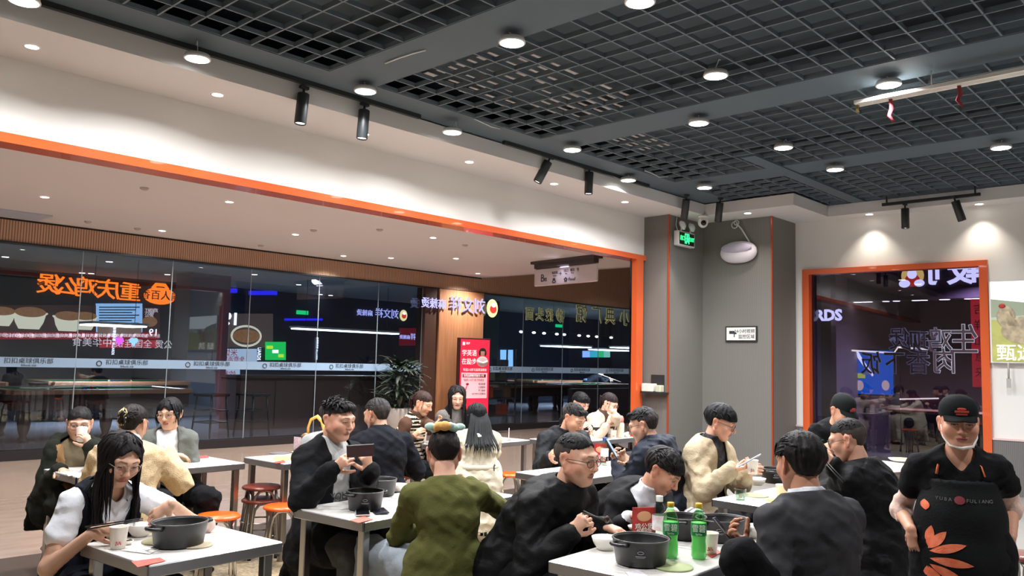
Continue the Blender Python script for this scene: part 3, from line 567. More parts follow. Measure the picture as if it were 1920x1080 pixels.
db = board('reflected_dish_board', 268, 576, 300, 630, mat('menu_dark'), 'reflected narrow dark menu with the price nineteen, built as a board', 'menu board', -.02)
text('price', '19', .26, G_wh, S(288, 624, -.06)-db.location, (1, 0, 0), (0, 0, 1), db, .005, mirror=True)
MB().sphere(S(281, 603, -.05)-db.location, .2, 12, 8, (1, .15, .7)).build('printed_dish', mat('stew_print'), db)
for k, s_ in enumerate('红烧鸡公煲'): text('character', s_, .13, mat('banner_white'), S(276+(k % 3)*8, 583+(k//3)*8, -.05)-db.location, (1, 0, 0), (0, 0, 1), db, .004, mirror=True)
rb = board('reflected_red_strip', 0, 623, 298, 636, G_red, 'reflected long red strip with small white mirrored writing under the menus', 'sign', -.03)
for k in range(12): text('lettering', '重庆特色鸡公煲', .1, mat('banner_white'), S(12+k*24, 629.5, -.05)-rb.location, (1, 0, 0), (0, 0, 1), rb, .002, mirror=True)
rb = board('reflected_red_banner', 188, 638, 297, 652, glow('sign_red2', (190, 50, 60), .6), 'reflected red banner with white mirrored lettering below the price list', 'sign', -.03)
text('lettering', '鸡公煲 全国连锁 中华美食', .24, mat('banner_white'), S(242, 645, -.05)-rb.location, (1, 0, 0), (0, 0, 1), rb, .002, mirror=True)
def vtext(px, y0, y1, label, Y=22.07):
    a, b = aty(px, y0, Y), aty(px, y1, Y); c = (a+b)/2; t = empty('vertical_sign', c, label=label, cat='sign'); L = (a-b).length
    text('lettering', '台球俱乐部', L*.11, G_wh, (0, 0, L*.25), (0, 0, -1), (1, 0, 0), t, .01, wx=.9); text('lettering', 'BILLIARDS', L*.12, G_wh, (0, 0, -L*.25), (0, 0, -1), (1, 0, 0), t, .01, wx=.8)
vtext(213, 613, 667, 'white vertical neon lettering before the price list', 21.93); vtext(487, 600, 678, 'white vertical neon lettering beside the green screen'); vtext(594, 632, 676, 'short vertical neon lettering behind the middle panes', 22.07)
c = S(236, 640, -.06); ht = empty('neon_hearts', c, label='pink and pale blue neon heart pair', cat='neon sign')
for dx, m_ in ((-.17, G_pink), (.2, glow('neon_ice', (170, 220, 250), 1.0))): MB().sphere((dx-.045, 0, .03), .07, 10, 8, (1, .3, 1)).sphere((dx+.045, 0, .03), .07, 10, 8, (1, .3, 1)).lathe([(.0005, -.14), (.1, .02)], 12, (dx, 0, 0), sy=.3).build('heart', m_, ht)
ps = board('reflected_dish_poster', 416, 588, 512, 652, mat('poster_dark', (70, 58, 56), .6, emit=.7, ecol=(70, 58, 56)), 'reflected dark food poster with big mirrored nineteen and a bowl', 'poster')
text('price', '19', .48, G_wh, S(434, 599, -.06)-ps.location, (1, 0, 0), (0, 0, 1), ps, .01, mirror=True, bold=.012)
q = S(462, 630, -.06)-ps.location; MB().sphere(q, .42, 18, 10, (1, .1, .45)).build('printed_dish', mat('stew_print'), ps); MB().ring(q, .46, .03, (0, 1, 0), 24, 6, 1, .62).build('printed_rim', mat('bowl_print'), ps)
G_pale = glow('poster_pale', (190, 206, 226), .62); M_redt = mat('poster_red', (196, 60, 70), .6, emit=.3, ecol=(196, 60, 70))
ps = board('reflected_rice_poster', 412, 654, 482, 681, G_pale, 'reflected pale poster with red mirrored rice lettering', 'poster', -.02)
text('lettering', '米饭', .22, M_redt, S(432, 662, -.05)-ps.location, (1, 0, 0), (0, 0, 1), ps, .004, mirror=True); text('lettering', '免费添加', .17, M_redt, S(438, 674, -.05)-ps.location, (1, 0, 0), (0, 0, 1), ps, .004, mirror=True)
ps = board('reflected_drinks_stand', 411, 691, 450, 774, G_pale, 'reflected tall pale stand with red mirrored drinks lettering', 'poster', -.5)
for s_, px, py, sz in (('饮料', 428, 703, .22), ('免费喝', 428, 716, .2), ('米', 418, 742, .22), ('2', 415, 757, .22)): text('lettering', s_, sz, M_redt, S(px, py, -.54)-ps.location, (1, 0, 0), (0, 0, 1), ps, .004, mirror=True)
gsn = board('green_screen', 499, 641, 536, 675, glow('screen_green', (30, 200, 90), .8), 'bright green score screen in the hall', 'screen', -.1)
for k, m_ in enumerate((glow('screen_lime', (190, 230, 60), .9), G_wh, glow('screen_lime', (0, 0, 0), 1))): board('screen_block', 500+k*11, 648+k*8, 512+k*10, 654+k*8, m_, None, None, -.14, .01, gsn)
for x0, y0, x1, y1, lb in ((398, 541, 445, 549, 'blue light strip on the hall ceiling, left'), (468, 545, 520, 553, 'blue light strip on the hall ceiling, right'), (505, 509, 524, 520, 'small blue lamp at the top of the glass'), (535, 597, 605, 601, 'thin blue light line in the hall')): board('blue_light', x0, y0, x1, y1, G_blue, lb, 'light strip', 0)
def neon_brand(x0, x1, y, label, Y, k=1.0):
    a, b = aty(x0, y, Y), aty(x1, y+(x1-x0)*.012, Y); c = (a+b)/2; W = (b-a).length; t = empty('mirrored_neon', c, label=label, cat='neon sign', group='mirrored lavender neon signs')
    text('character', '刘文祥', W*.17*k, G_lav, (W*.1, 0, 0), (1, 0, 0), (0, 0, 1), t, .01, mirror=True); text('character', '麻辣烫', W*.11*k, G_lav, (-W*.37, 0, -.02), (1, 0, 0), (0, 0, 1), t, .01, mirror=True)
    r = W*.085; MB().sphere((W*.46, 0, 0), r, 14, 10, (1, .1, 1.15)).build('round_logo', glow('logo_cream', (240, 214, 150), 1.0), t); MB().sphere((W*.46, -.03, -.02), r*.6, 10, 8, (1, .1, .9)).build('logo_figure', glow('logo_red', (220, 60, 50), .8), t); MB().sphere((W*.46, -.04, r*.4), r*.4, 10, 8, (1, .1, .7)).build('logo_hat', G_wh, t)
neon_brand(672, 760, 588, 'reflected small lavender neon sign built behind the middle panes', 22.06); neon_brand(752, 805, 632, 'reflected neon sign on red ground left of the pillar', 22.0, 1.1)  # neon reflected in the panes, built as glowing letters on the hall wall
board('reflected_backing', 750, 615, 800, 648, glow('neon_backing', (110, 26, 40), .5), 'dark red ground of the small reflected neon sign', 'sign', 0)  # ground of the reflected neon, built as a glowing panel
neon_brand(795, 928, 572, 'large lavender mirrored neon sign across the wooden pillar', 13.14)
# gold letters behind the right panes
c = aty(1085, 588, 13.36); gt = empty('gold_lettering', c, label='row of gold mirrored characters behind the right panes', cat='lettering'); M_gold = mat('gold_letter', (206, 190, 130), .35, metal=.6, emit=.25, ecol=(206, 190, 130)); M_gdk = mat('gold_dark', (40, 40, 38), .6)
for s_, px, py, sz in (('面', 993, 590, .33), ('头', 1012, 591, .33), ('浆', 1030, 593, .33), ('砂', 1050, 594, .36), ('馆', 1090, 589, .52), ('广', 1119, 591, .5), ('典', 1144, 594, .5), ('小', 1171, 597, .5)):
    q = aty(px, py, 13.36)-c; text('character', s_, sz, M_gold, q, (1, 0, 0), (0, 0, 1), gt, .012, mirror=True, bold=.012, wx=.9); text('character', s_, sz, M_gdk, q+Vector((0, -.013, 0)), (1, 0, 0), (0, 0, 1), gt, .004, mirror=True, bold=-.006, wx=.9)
board('blue_notice', 940, 656, 962, 687, glow('notice_ice', (150, 205, 250), .9), 'pale blue lit notice at the left of the right panes', 'screen', 0)
for k, (x0, rgb) in enumerate(((1094, (150, 190, 250)), (1108, (60, 170, 190)), (1120, (50, 180, 120)), (1132, (120, 190, 170)))): board('wall_screen', x0, 658, x0+12, 670, glow('wall_screen%d' % k, rgb, .9), ['pale blue wall screen behind right panes', 'teal wall screen behind right panes', 'green wall screen behind right panes', 'mint wall screen behind right panes'][k], 'screen')
for k, (px, py) in enumerate(((555, 589), (1036, 614))):
    p = aty(px+12, py-3, 22.06); o = MB().box(-.2, .2, -.02, .02, -.06, .06).build('hall_exit_sign', glow('hall_exit', (30, 190, 110), 1.0), None, p); tag(o, ['small green exit sign glowing in the middle of the hall', 'small green exit sign glowing behind the gold letters'][k], 'exit sign')
# reception counter, stools, armchair, shelf rack
ct = empty('reception_counter', (9.9, 15.2, .131), label='dark brown reception counter behind the middle panes', cat='counter')
MB().box(-1.75, 2.0, -.3, .3, 0, 1.0).build('body', mat('counter_brown', (84, 62, 56), .4, nz=.3, nscale=3, nstretch=(4, 4, .3), rgb2=(70, 50, 46)), ct); MB().box(-1.8, 2.05, -.36, .36, 1.0, 1.05).build('worktop', M_darkwood, ct)
for x in (-.9, 0, .9): MB().box(x-.01, x+.01, -.31, -.295, .05, .95).build('panel_joint', M_black, ct)
c2 = empty('low_wall_counter', (20.3, 14.4, .131), label='low brown partition behind the right panes', cat='partition'); MB().box(-2.6, 2.6, -.08, .08, 0, .72).build('panel', mat('partition_brown', (66, 48, 56), .35), c2); MB().box(-2.6, 2.6, -.1, .1, .72, .75).build('cap', M_black, c2)
def bar_stool(x, y, label):
    t = empty('bar_stool', (x, y, .131), .3, label=label, cat='stool', group='dark bar stools in the hall'); MB().box(-.22, .22, -.22, .22, .7, .75, .01).build('seat', M_black, t)
    for sx in (-1, 1):
        for sy in (-1, 1): MB().tube([(sx*.17, sy*.17, .7), (sx*.22, sy*.22, 0)], .018, 6).build('leg', M_black, t)
    for z in (.25, .45): MB().tube([(-.2, -.2, z), (.2, -.2, z), (.2, .2, z), (-.2, .2, z), (-.2, -.2, z)], .012, 6).build('foot_ring', M_black, t)
bar_stool(7.2, 14.0, 'dark bar stool behind the glass beside the pale stand'); bar_stool(7.95, 13.9, 'dark bar stool behind the glass next to the counter')
ac = empty('office_chair', (3.65, 14.3, .131), 1.0, label='black office armchair at the left edge behind the glass', cat='chair')
MB().box(-.27, .27, -.27, .27, .42, .54, .04).build('seat', mat('chair_black', (22, 24, 28), .6), ac); MB().box(-.26, .26, .2, .32, .5, 1.12, .05).build('backrest', mat('chair_black'), ac); MB().tube([(0, 0, .06), (0, 0, .42)], .03, 8).build('column', M_black, ac)
for k in range(5): MB().tube([(0, 0, .08), (.3*math.cos(k*1.257), .3*math.sin(k*1.257), .05)], [.025, .015], 6).sphere((.3*math.cos(k*1.257), .3*math.sin(k*1.257), .03), .03, 8, 6).build('base_arm', M_black, ac)
for s_ in (-1, 1): MB().tube([(s_*.28, .18, .5), (s_*.3, .15, .72), (s_*.3, -.18, .72), (s_*.28, -.2, .5)], .02, 6).build('armrest', M_black, ac)
p = aty(943, 640, 13.75)
sh = empty('shelf_rack', (p.x, 13.85, .131), label='metal shelf rack with goods behind the glass beside the red banner', cat='shelf')
for sx in (-.55, .42):
    for y in (-.15, .15): MB().box(sx-.015, sx+.015, y-.015, y+.015, 0, 1.75).build('post', M_chrome, sh)
for z in (.15, .55, .95, 1.3): MB().box(-.57, .44, -.18, .18, z, z+.025).build('shelf', M_chrome, sh)
gi = 0
for z, items in ((.975, ((-.35, .3, (120, 116, 90)), (.05, .25, (70, 74, 60)))), (.575, ((-.4, .28, (190, 70, 30)), (-.1, .2, (60, 50, 46)), (.2, .3, (120, 80, 50)))), (.175, ((-.3, .25, (60, 44, 44)), (.1, .26, (180, 66, 30)))), (1.325, ((-.3, .2, (60, 66, 74)), (.1, .16, (90, 96, 104))))):
    for x, h, rgb in items:
        o = MB().box(-.11, .11, -.12, .12, 0, h, .02).build('storage_box', mat('box%d' % gi, rgb, .6), None, (p.x+x, 13.85, .132+z)); gi += 1
        tag(o, ['olive box on the upper middle shelf, left', 'dark olive box on the upper middle shelf, right', 'orange box on the middle shelf, left', 'black box in the centre of the middle shelf', 'brown box on the middle shelf, right', 'dark box on the bottom shelf', 'orange box on the bottom shelf', 'dark grey carton on the top shelf', 'light grey carton on the top shelf'][gi-1], 'box', 'goods on the metal rack')
# ================================================================ BEYOND THE RIGHT WINDOW
def wtext(s_, px, py, X, sz, m_, label, mirror=False, bold=0, name='wall_lettering', cat='lettering', ext=.01):
    c = atx(px, py, X); t = empty(name, c, label=label, cat=cat); text('character', s_, sz, m_, (0, 0, 0), (0, -1, 0), (0, 0, 1), t, ext, mirror=mirror, bold=bold); return t
wtext('RDS', 1553, 592, 16.3, .3, G_wh, 'white lit letters R D S seen through the window', bold=.012)
M_edge = mat('letter_edge', (150, 156, 176), .4, emit=.35, ecol=(150, 156, 176)); M_lfill = mat('letter_fill', (52, 26, 40), .5)
for k, (s_, px, py, sz) in enumerate((('煲', 1686, 639, .33), ('现', 1722, 643, .32), ('鸡', 1762, 641, .36), ('生', 1807, 640, .42), ('饭', 1633, 684, .34), ('下', 1677, 683, .34), ('香', 1722, 682, .36), ('肉', 1770, 680, .36))):
    lb = 'mirrored outlined character in the window, %s of the %s row' % (('first', 'second', 'third', 'last')[k % 4], ('upper', 'lower')[k//4])
    X = 12.36; c = atx(px, py, X); t = empty('window_character', c, label=lb, cat='lettering', group='mirrored lettering on the right window')
    text('outline', s_, sz, M_edge, (0, 0, 0), (0, -1, 0), (0, 0, 1), t, .003, mirror=True, bold=.009, wx=.88); text('fill', s_, sz, M_lfill, (-.006, 0, 0), (0, -1, 0), (0, 0, 1), t, .003, mirror=True, bold=.002, wx=.88)
for s_, px, py, sz, lb in (('刂', 1773, 517, .4, 'reflected white calligraphy stroke built as a sign beside the round logo'), ('文', 1800, 515, .42, 'reflected white calligraphy built as a sign, second character'), ('祥', 1834, 512, .4, 'reflected white calligraphy built as a sign, cut by the frame')): wtext(s_, px-14 if s_ == '刂' else px, py, 16.98, sz, G_wh, lb, mirror=True, bold=.02, name='mirrored_neon', cat='neon sign')  # characters reflected in the window glass, built as glowing letters behind it
c = atx(1711, 520, 16.98); t = empty('reflected_logo_sign', c, label='reflected round cream and red logo with a white figure in the window', cat='neon sign')  # reflected logo built as glowing shapes behind the pane
MB().sphere((0, 0, .03), .21, 16, 10, (.1, 1, 1)).build('disc', glow('logo_yellow', (240, 206, 110), 1.1), t); MB().sphere((-.02, 0, -.06), .14, 12, 8, (.1, 1, .9)).build('red_shirt', glow('logo_red'  , (220, 60, 50), .8), t); MB().sphere((-.03, 0, .06), .09, 12, 8, (.1, 1, 1.1)).sphere((-.03, .14, -.12), .11, 10, 8, (.1, 1, .7)).sphere((-.03, -.13, -.12), .1, 10, 8, (.1, 1, .7)).build('white_figure', G_wh, t)
c = atx(1838, 640, 19.96); o = MB().box(-.01, .01, -.17, .17, -.98, .92).build('reflected_couplet', glow('couplet_red', (214, 40, 56), .7), None, c); tag(o, 'reflected vertical red couplet banner at the right side of the window', 'banner')  # banner reflected in the window, built as a glowing board on the far wall
for k, s_ in enumerate('吉祥如意来'): text('character', s_, .24, mat('couplet_ink', (90, 10, 24), .6), (-.015, 0, .68-.34*k), (0, -1, 0), (0, 0, 1), o, .001, mirror=True)
P = [atx(x, y, 17.2) for x, y in ((1589, 740), (1589, 668), (1596, 657), (1676, 662), (1684, 651), (1740, 655))]; c = P[2]
o = MB().tube([p-c for p in P], .018, 6).build('light_outline', glow('led_warm', (255, 244, 214), 1.6), None, c); tag(o, 'thin warm white light outline around the screen beyond the window', 'light strip')
P = [atx(x, y, 19.97) for x, y in ((1655, 749), (1710, 748), (1760, 747))]; o = MB().tube([p-P[1] for p in P], .015, 6).build('light_line', MATS['led_warm'], None, P[1]); tag(o, 'horizontal white light line beyond the window', 'light strip')
c = atx(1632, 705, 17.5); tv = empty('wall_television', c, label='blue lit television screen beyond the right window', cat='television')
MB().box(0, .05, -.48, .48, -.4, .55).build('housing', M_black, tv); MB().box(-.005, 0, -.45, .45, -.37, .52).build('screen', glow('tv_blue', (40, 110, 220), .8), tv); MB().box(-.01, -.005, .1, .4, -.05, .05).build('score_box', glow('tv_lime', (200, 220, 90), .9), tv); MB().sphere((-.01, .22, -.2), .09, 10, 8, (.1, 1, 1.2)).sphere((-.01, -.3, -.18), .08, 10, 8, (.1, 1, 1.3)).build('player', glow('tv_skin', (240, 210, 200), .8), tv)
MB().tube([(-.012, .3, .48), (-.012, .15, .25), (-.012, -.05, .0)], [.12, .09, .06], 8, flat=.08).build('player_arm', G_wh, tv)
for i, (px, py) in enumerate(((1575, 537), (1552, 549), (1607, 550), (1609, 554), (1574, 558), (1629, 535), (1661, 557), (1622, 561), (1681, 573), (1721, 582), (1716, 544), (1732, 541), (1774, 546), (1768, 556), (1815, 549), (1830, 545))):
    o = link('far_downlight', dotm, None, atz(px, py, 3.747) if atz(px, py, 3.747).x < 16.9 else (lambda q: Vector((17.2, q.y, 2.947)))(atx(px, py, 17.2))); tag(o, 'small glowing downlight beyond the right window', 'downlight', 'downlights beyond the right window')
ct = empty('far_counter', (15.6, 3.9, 0), label='wooden service counter beyond the right window', cat='counter'); MB().box(-.35, .35, -1.3, 1.3, 0, .85).build('body', mat('far_counter', (60, 46, 48), .5), ct); MB().box(-.4, .4, -1.35, 1.35, .85, .9).build('worktop', M_wood, ct)
area('beyond_light', win, (4.0, 0, 3.2), 160, 1.2, (220, 215, 255))
# poster lightbox on the right wall
p0, p1 = atx(1852, 527, 12.25), atx(1856, 680, 12.25); hz = (p0.z-p1.z)/2; cy = 2.9-1.0; c = Vector((rw(cy)-.09, cy, (p0.z+p1.z)/2))
ps = empty('wall_screen_poster', c, math.radians(-2.86+5.7), label='bright wall screen showing hens in a field with white characters', cat='screen')
MB().box(0, .07, -1.0, 1.0, -hz, hz).build('housing', M_plastic, ps)
def pface(name, y0, y1, z0, z1, rgb, s, x=-.004, **k): return MB().box(x, x+.003, y0, y1, z0, z1).build(name, mat('poster_'+name, rgb, .5, emit=s, ecol=rgb, **k), ps)
pface('sky', -.98, .98, hz*.2, hz*.97, (226, 234, 234), .75); pface('hill', -.98, .98, -.02, hz*.25, (150, 160, 142), .5, -.006); pface('meadow', -.98, .98, -hz*.97, .02, (150, 150, 84), .45, -.007, nz=.8, nscale=6, rgb2=(110, 116, 70))
mb = MB().add([(-.008, .98, hz*.55), (-.008, .6, hz*.45), (-.008, .1, hz*.2), (-.008, .98, hz*.1)], [(0, 1, 2, 3)][::1]); mb.build('hillside', mat('poster_hillside', (130, 140, 120), .5, emit=.4, ecol=(130, 140, 120)), ps)
for y, s_, rgb in ((.55, 1.0, (134, 122, 104)), (.1, .85, (120, 92, 66))):
    mb = MB(); mb.sphere((-.012, y, -.12), .3*s_, 14, 10, (.05, 1.1, .62)).sphere((-.012, y+.26*s_, .06), .12*s_, 12, 8, (.06, .9, 1.2)).tube([(-.012, y+.22*s_, -.05), (-.012, y+.27*s_, .12)], [.12*s_, .07*s_], 8, flat=.15).sphere((-.012, y-.3*s_, .02), .14*s_, 10, 8, (.06, 1, .8))
    mb.build('printed_hen', mat('hen%d' % int(y*100), rgb, .6, emit=.35, ecol=rgb, nz=.6, nscale=14, rgb2=(206, 190, 150)), ps); MB().sphere((-.02, y+.3*s_, .2*s_), .04, 8, 6, (.2, 1, .8)).build('printed_comb', mat('comb_red', (190, 60, 50), .6), ps)
text('characters', '甄选', .23, mat('poster_text', (250, 250, 250), .5, emit=.8, ecol=(250, 250, 250)), (-.03, .7, -hz*.78), (0, -1, 0), (0, 0, 1), ps, .002)
text('characters', '活鸡', .23, mat('poster_text'), (-.03, .1, -hz*.78), (0, -1, 0), (0, 0, 1), ps, .002)
MB().tube([(-.0, .8, -hz), (-.01, .8, -hz-.2)], .012, 6).box(-.015, .0, .775, .825, -hz-.32, -hz-.2).build('plug_cable', mat('cable_grey', (170, 166, 164), .6), ps)
# ================================================================ PEOPLE: smooth-union fields turned into meshes
def vnoise(P, scale, seed=0):
    """cheap value noise at points P (n,3)"""
    r = np.random.default_rng(seed); T = r.random((17, 17, 17)).astype(np.float32)
    Q = np.mod(P/scale, 16); I = np.minimum(Q.astype(np.int32), 15); f = Q-I; f = f*f*(3-2*f); x, y, z = I[:, 0], I[:, 1], I[:, 2]; fx, fy, fz = f[:, 0], f[:, 1], f[:, 2]
    T[16] = T[0]; T[:, 16] = T[:, 0]; T[:, :, 16] = T[:, :, 0]
    def L(a, b, t): return a+(b-a)*t
    return L(L(L(T[x, y, z], T[x+1, y, z], fx), L(T[x, y+1, z], T[x+1, y+1, z], fx), fy), L(L(T[x, y, z+1], T[x+1, y, z+1], fx), L(T[x, y+1, z+1], T[x+1, y+1, z+1], fx), fy), fz)-.5
A3 = lambda v: np.array(v, np.float32)
def nrm(v): v = A3(v); n = np.linalg.norm(v); return v/n if n > 1e-9 else v
class Field:
    """list of elliptic capsules and ellipsoids joined by a smooth minimum"""
    def __init__(s): s.p = []
    def cap(s, a, b, ra, rb=None, u=None, k=.02, sub=False):
        """capsule a-b; ra, rb radii or (radius along u, radius across)"""
        ra = (ra, ra) if np.isscalar(ra) else ra; rb = ra if rb is None else ((rb, rb) if np.isscalar(rb) else rb)
        s.p.append(('c', A3(a), A3(b), A3(ra), A3(rb), u, k, sub)); return s
    def ell(s, c, r, ax=None, k=.02, sub=False):
        s.p.append(('e', A3(c), A3(r if not np.isscalar(r) else (r, r, r)), ax, k, sub)); return s
    def mesh(s, res, noise=None, pad=.01, clip=None):
        lo = np.full(3, 1e9); hi = -lo
        for p in s.p:
            if p[-1]: continue
            pts = (p[1], p[2]) if p[0] == 'c' else (p[1],); R = max(p[3].max(), p[4].max()) if p[0] == 'c' else p[2].max()
            for q in pts: lo = np.minimum(lo, q-R); hi = np.maximum(hi, q+R)
        lo -= pad+2*res; hi += pad+2*res; n = np.ceil((hi-lo)/res).astype(int)+1
        ax = [(lo[i]+res*np.arange(n[i])).astype(np.float32) for i in range(3)]
        F = np.full(n, .06, np.float32)
        for p in s.p:
            k = p[-2]
            if p[0] == 'c': R = max(p[3].max(), p[4].max()); b0 = np.minimum(p[1], p[2])-R-.05; b1 = np.maximum(p[1], p[2])+R+.05
            else: R = p[2].max(); b0 = p[1]-R-.05; b1 = p[1]+R+.05
            i0 = np.clip(((b0-lo)/res).astype(int), 0, n-1); i1 = np.clip(((b1-lo)/res).astype(int)+2, 1, n)
            if np.any(i1 <= i0): continue
            X = ax[0][i0[0]:i1[0], None, None]; Y = ax[1][None, i0[1]:i1[1], None]; Z = ax[2][None, None, i0[2]:i1[2]]
            if p[0] == 'c':
                _, a, b, ra, rb, u, _, _ = p; d = b-a; L2 = float(d @ d)+1e-12
                t = np.clip(((X-a[0])*d[0]+(Y-a[1])*d[1]+(Z-a[2])*d[2])/L2, 0, 1)
                rx, ry, rz = X-(a[0]+t*d[0]), Y-(a[1]+t*d[1]), Z-(a[2]+t*d[2]); r0 = ra[0]+t*(rb[0]-ra[0]); r1 = ra[1]+t*(rb[1]-ra[1])
                if u is None or (ra[0] == ra[1] and rb[0] == rb[1]): D = np.sqrt(rx*rx+ry*ry+rz*rz)-r0
                else:
                    u_ = nrm(u); c = rx*u_[0]+ry*u_[1]+rz*u_[2]; rest = np.maximum(rx*rx+ry*ry+rz*rz-c*c, 0); q = np.sqrt(c*c/(r0*r0)+rest/(r1*r1)); g = np.sqrt(c*c/r0**4+rest/r1**4)
                    D = q*(q-1)/np.maximum(g, 1e-6); D = np.where(q < .05, -np.minimum(r0, r1), D)
            else:
                _, c, r, M, _, _ = p; x, y, z = X-c[0], Y-c[1], Z-c[2]
                if M is not None: x, y, z = (x*M[0][0]+y*M[0][1]+z*M[0][2], x*M[1][0]+y*M[1][1]+z*M[1][2], x*M[2][0]+y*M[2][1]+z*M[2][2])
                q = np.sqrt((x/r[0])**2+(y/r[1])**2+(z/r[2])**2); g = np.sqrt((x/r[0]**2)**2+(y/r[1]**2)**2+(z/r[2]**2)**2); D = q*(q-1)/np.maximum(g, 1e-6); D = np.where(q < .05, -r.min(), D)
            sl = tuple(slice(i0[i], i1[i]) for i in range(3)); f = F[sl]
            if p[-1]: D = -D; h = np.clip(.5+.5*(D-f)/k, 0, 1); F[sl] = f+(D-f)*h+k*h*(1-h)
            else: h = np.clip(.5+.5*(f-D)/k, 0, 1); F[sl] = f+(D-f)*h-k*h*(1-h)
        if noise:
            near = np.abs(F) < .04; I = np.argwhere(near); P = (lo+res*I).astype(np.float32)
            F[near] += noise(P)
        if clip: F = clip(F, ax)
        return nets(F, lo, res)
def nets(F, lo, res):
    S = F < 0; n = S.shape
    cnt = np.zeros(tuple(v-1 for v in n), np.int8); cr = [(i, j, k) for i in (0, 1) for j in (0, 1) for k in (0, 1)]
    for i, j, k in cr: cnt += S[i:n[0]-1+i, j:n[1]-1+j, k:n[2]-1+k]
    act = (cnt > 0) & (cnt < 8); I = np.argwhere(act); idx = np.full(act.shape, -1, np.int32); idx[act] = np.arange(len(I))
    vals = {c: F[I[:, 0]+c[0], I[:, 1]+c[1], I[:, 2]+c[2]] for c in cr}
    pos = np.zeros((len(I), 3), np.float32); num = np.zeros(len(I), np.float32)
    for a in cr:
        for d in range(3):
            if a[d]: continue
            b = tuple(1 if q == d else a[q] for q in range(3)); fa, fb = vals[a], vals[b]; c = (fa < 0) != (fb < 0)
            t = fa/np.where(np.abs(fa-fb) < 1e-9, 1e-9, fa-fb); w_ = c.astype(np.float32)
            for q in range(3): pos[:, q] += w_*(a[q]+(t if q == d else 0))
            num += w_
    V = lo+res*(I+pos/np.maximum(num, 1)[:, None]); Q = []
    for d in range(3):
        e, g = (d+1) % 3, (d+2) % 3
        sl0 = [slice(1, -1)]*3; sl0[d] = slice(0, -1); sl1 = [slice(1, -1)]*3; sl1[d] = slice(1, None); A, B = S[tuple(sl0)], S[tuple(sl1)]
        for flip, msk in ((False, A & ~B), (True, ~A & B)):
            J = np.argwhere(msk)
            if not len(J): continue
            J = J+np.array([0 if q == d else 1 for q in range(3)]); off = []
            for de, dg_ in ((-1, -1), (0, -1), (0, 0), (-1, 0)):
                K = J.copy(); K[:, e] += de; K[:, g] += dg_; off.append(idx[K[:, 0], K[:, 1], K[:, 2]])
            q = np.stack(off, 1); Q.append(q[:, ::-1] if flip else q)
    Q = np.concatenate(Q) if Q else np.zeros((0, 4), np.int32); Q = Q[(Q >= 0).all(1)]
    return V.astype(np.float32), Q
def relax(V, Q, it=2, f=.5):
    E = np.concatenate([Q[:, [0, 1]], Q[:, [1, 2]], Q[:, [2, 3]], Q[:, [3, 0]]]); n = len(V)
    for _ in range(it):
        acc = np.zeros_like(V); c = np.zeros(n, np.float32)
        for a, b in ((0, 1), (1, 0)):
            for q in range(3): acc[:, q] += np.bincount(E[:, a], V[E[:, b], q], n)
            c += np.bincount(E[:, a], minlength=n)
        V = V+f*(acc/np.maximum(c, 1)[:, None]-V)
    return V.astype(np.float32)
def rim(V, Q, it=8):
    """smooths the cut edges of a garment"""
    E = np.sort(np.concatenate([Q[:, [0, 1]], Q[:, [1, 2]], Q[:, [2, 3]], Q[:, [3, 0]]]), 1); n = len(V); key = E[:, 0].astype(np.int64)*n+E[:, 1]; u, c = np.unique(key, return_counts=True); b = u[c == 1]
    if not len(b): return V
    A, B = (b//n).astype(np.int64), (b % n).astype(np.int64); cnt = np.bincount(A, minlength=n)+np.bincount(B, minlength=n); on = cnt > 0
    for _ in range(it):
        acc = np.stack([np.bincount(A, V[B, q], n)+np.bincount(B, V[A, q], n) for q in range(3)], 1); V = V.copy(); V[on] = .4*V[on]+.6*(acc[on]/cnt[on, None])
    return V.astype(np.float32)
def merge(parts):
    V, Q, C, o = [], [], [], 0
    for v, q, c in parts: V.append(v); Q.append(q+o); C.append(c); o += len(v)
    return np.concatenate(V), np.concatenate(Q), np.concatenate(C)
def set_col(me, C):
    a = me.color_attributes.new('Col', 'FLOAT_COLOR', 'POINT'); a.data.foreach_set('color', np.concatenate([C, np.ones((len(C), 1), np.float32)], 1).astype(np.float32).ravel())
L3 = lambda rgb: A3(lin(rgb)[:3])
M_skin = mat('skin', (210, 165, 140), .5, vcol=True, spec=.35)
def cloth(rgb, rough=.85, bump=.25, bs=60, key='cloth', **k): return mat('%s_%d_%d_%d' % (key, *rgb), tuple(v*.7 for v in rgb) if max(rgb) < 52 else rgb, rough, bump=bump, bscale=bs, spec=.12, **k)
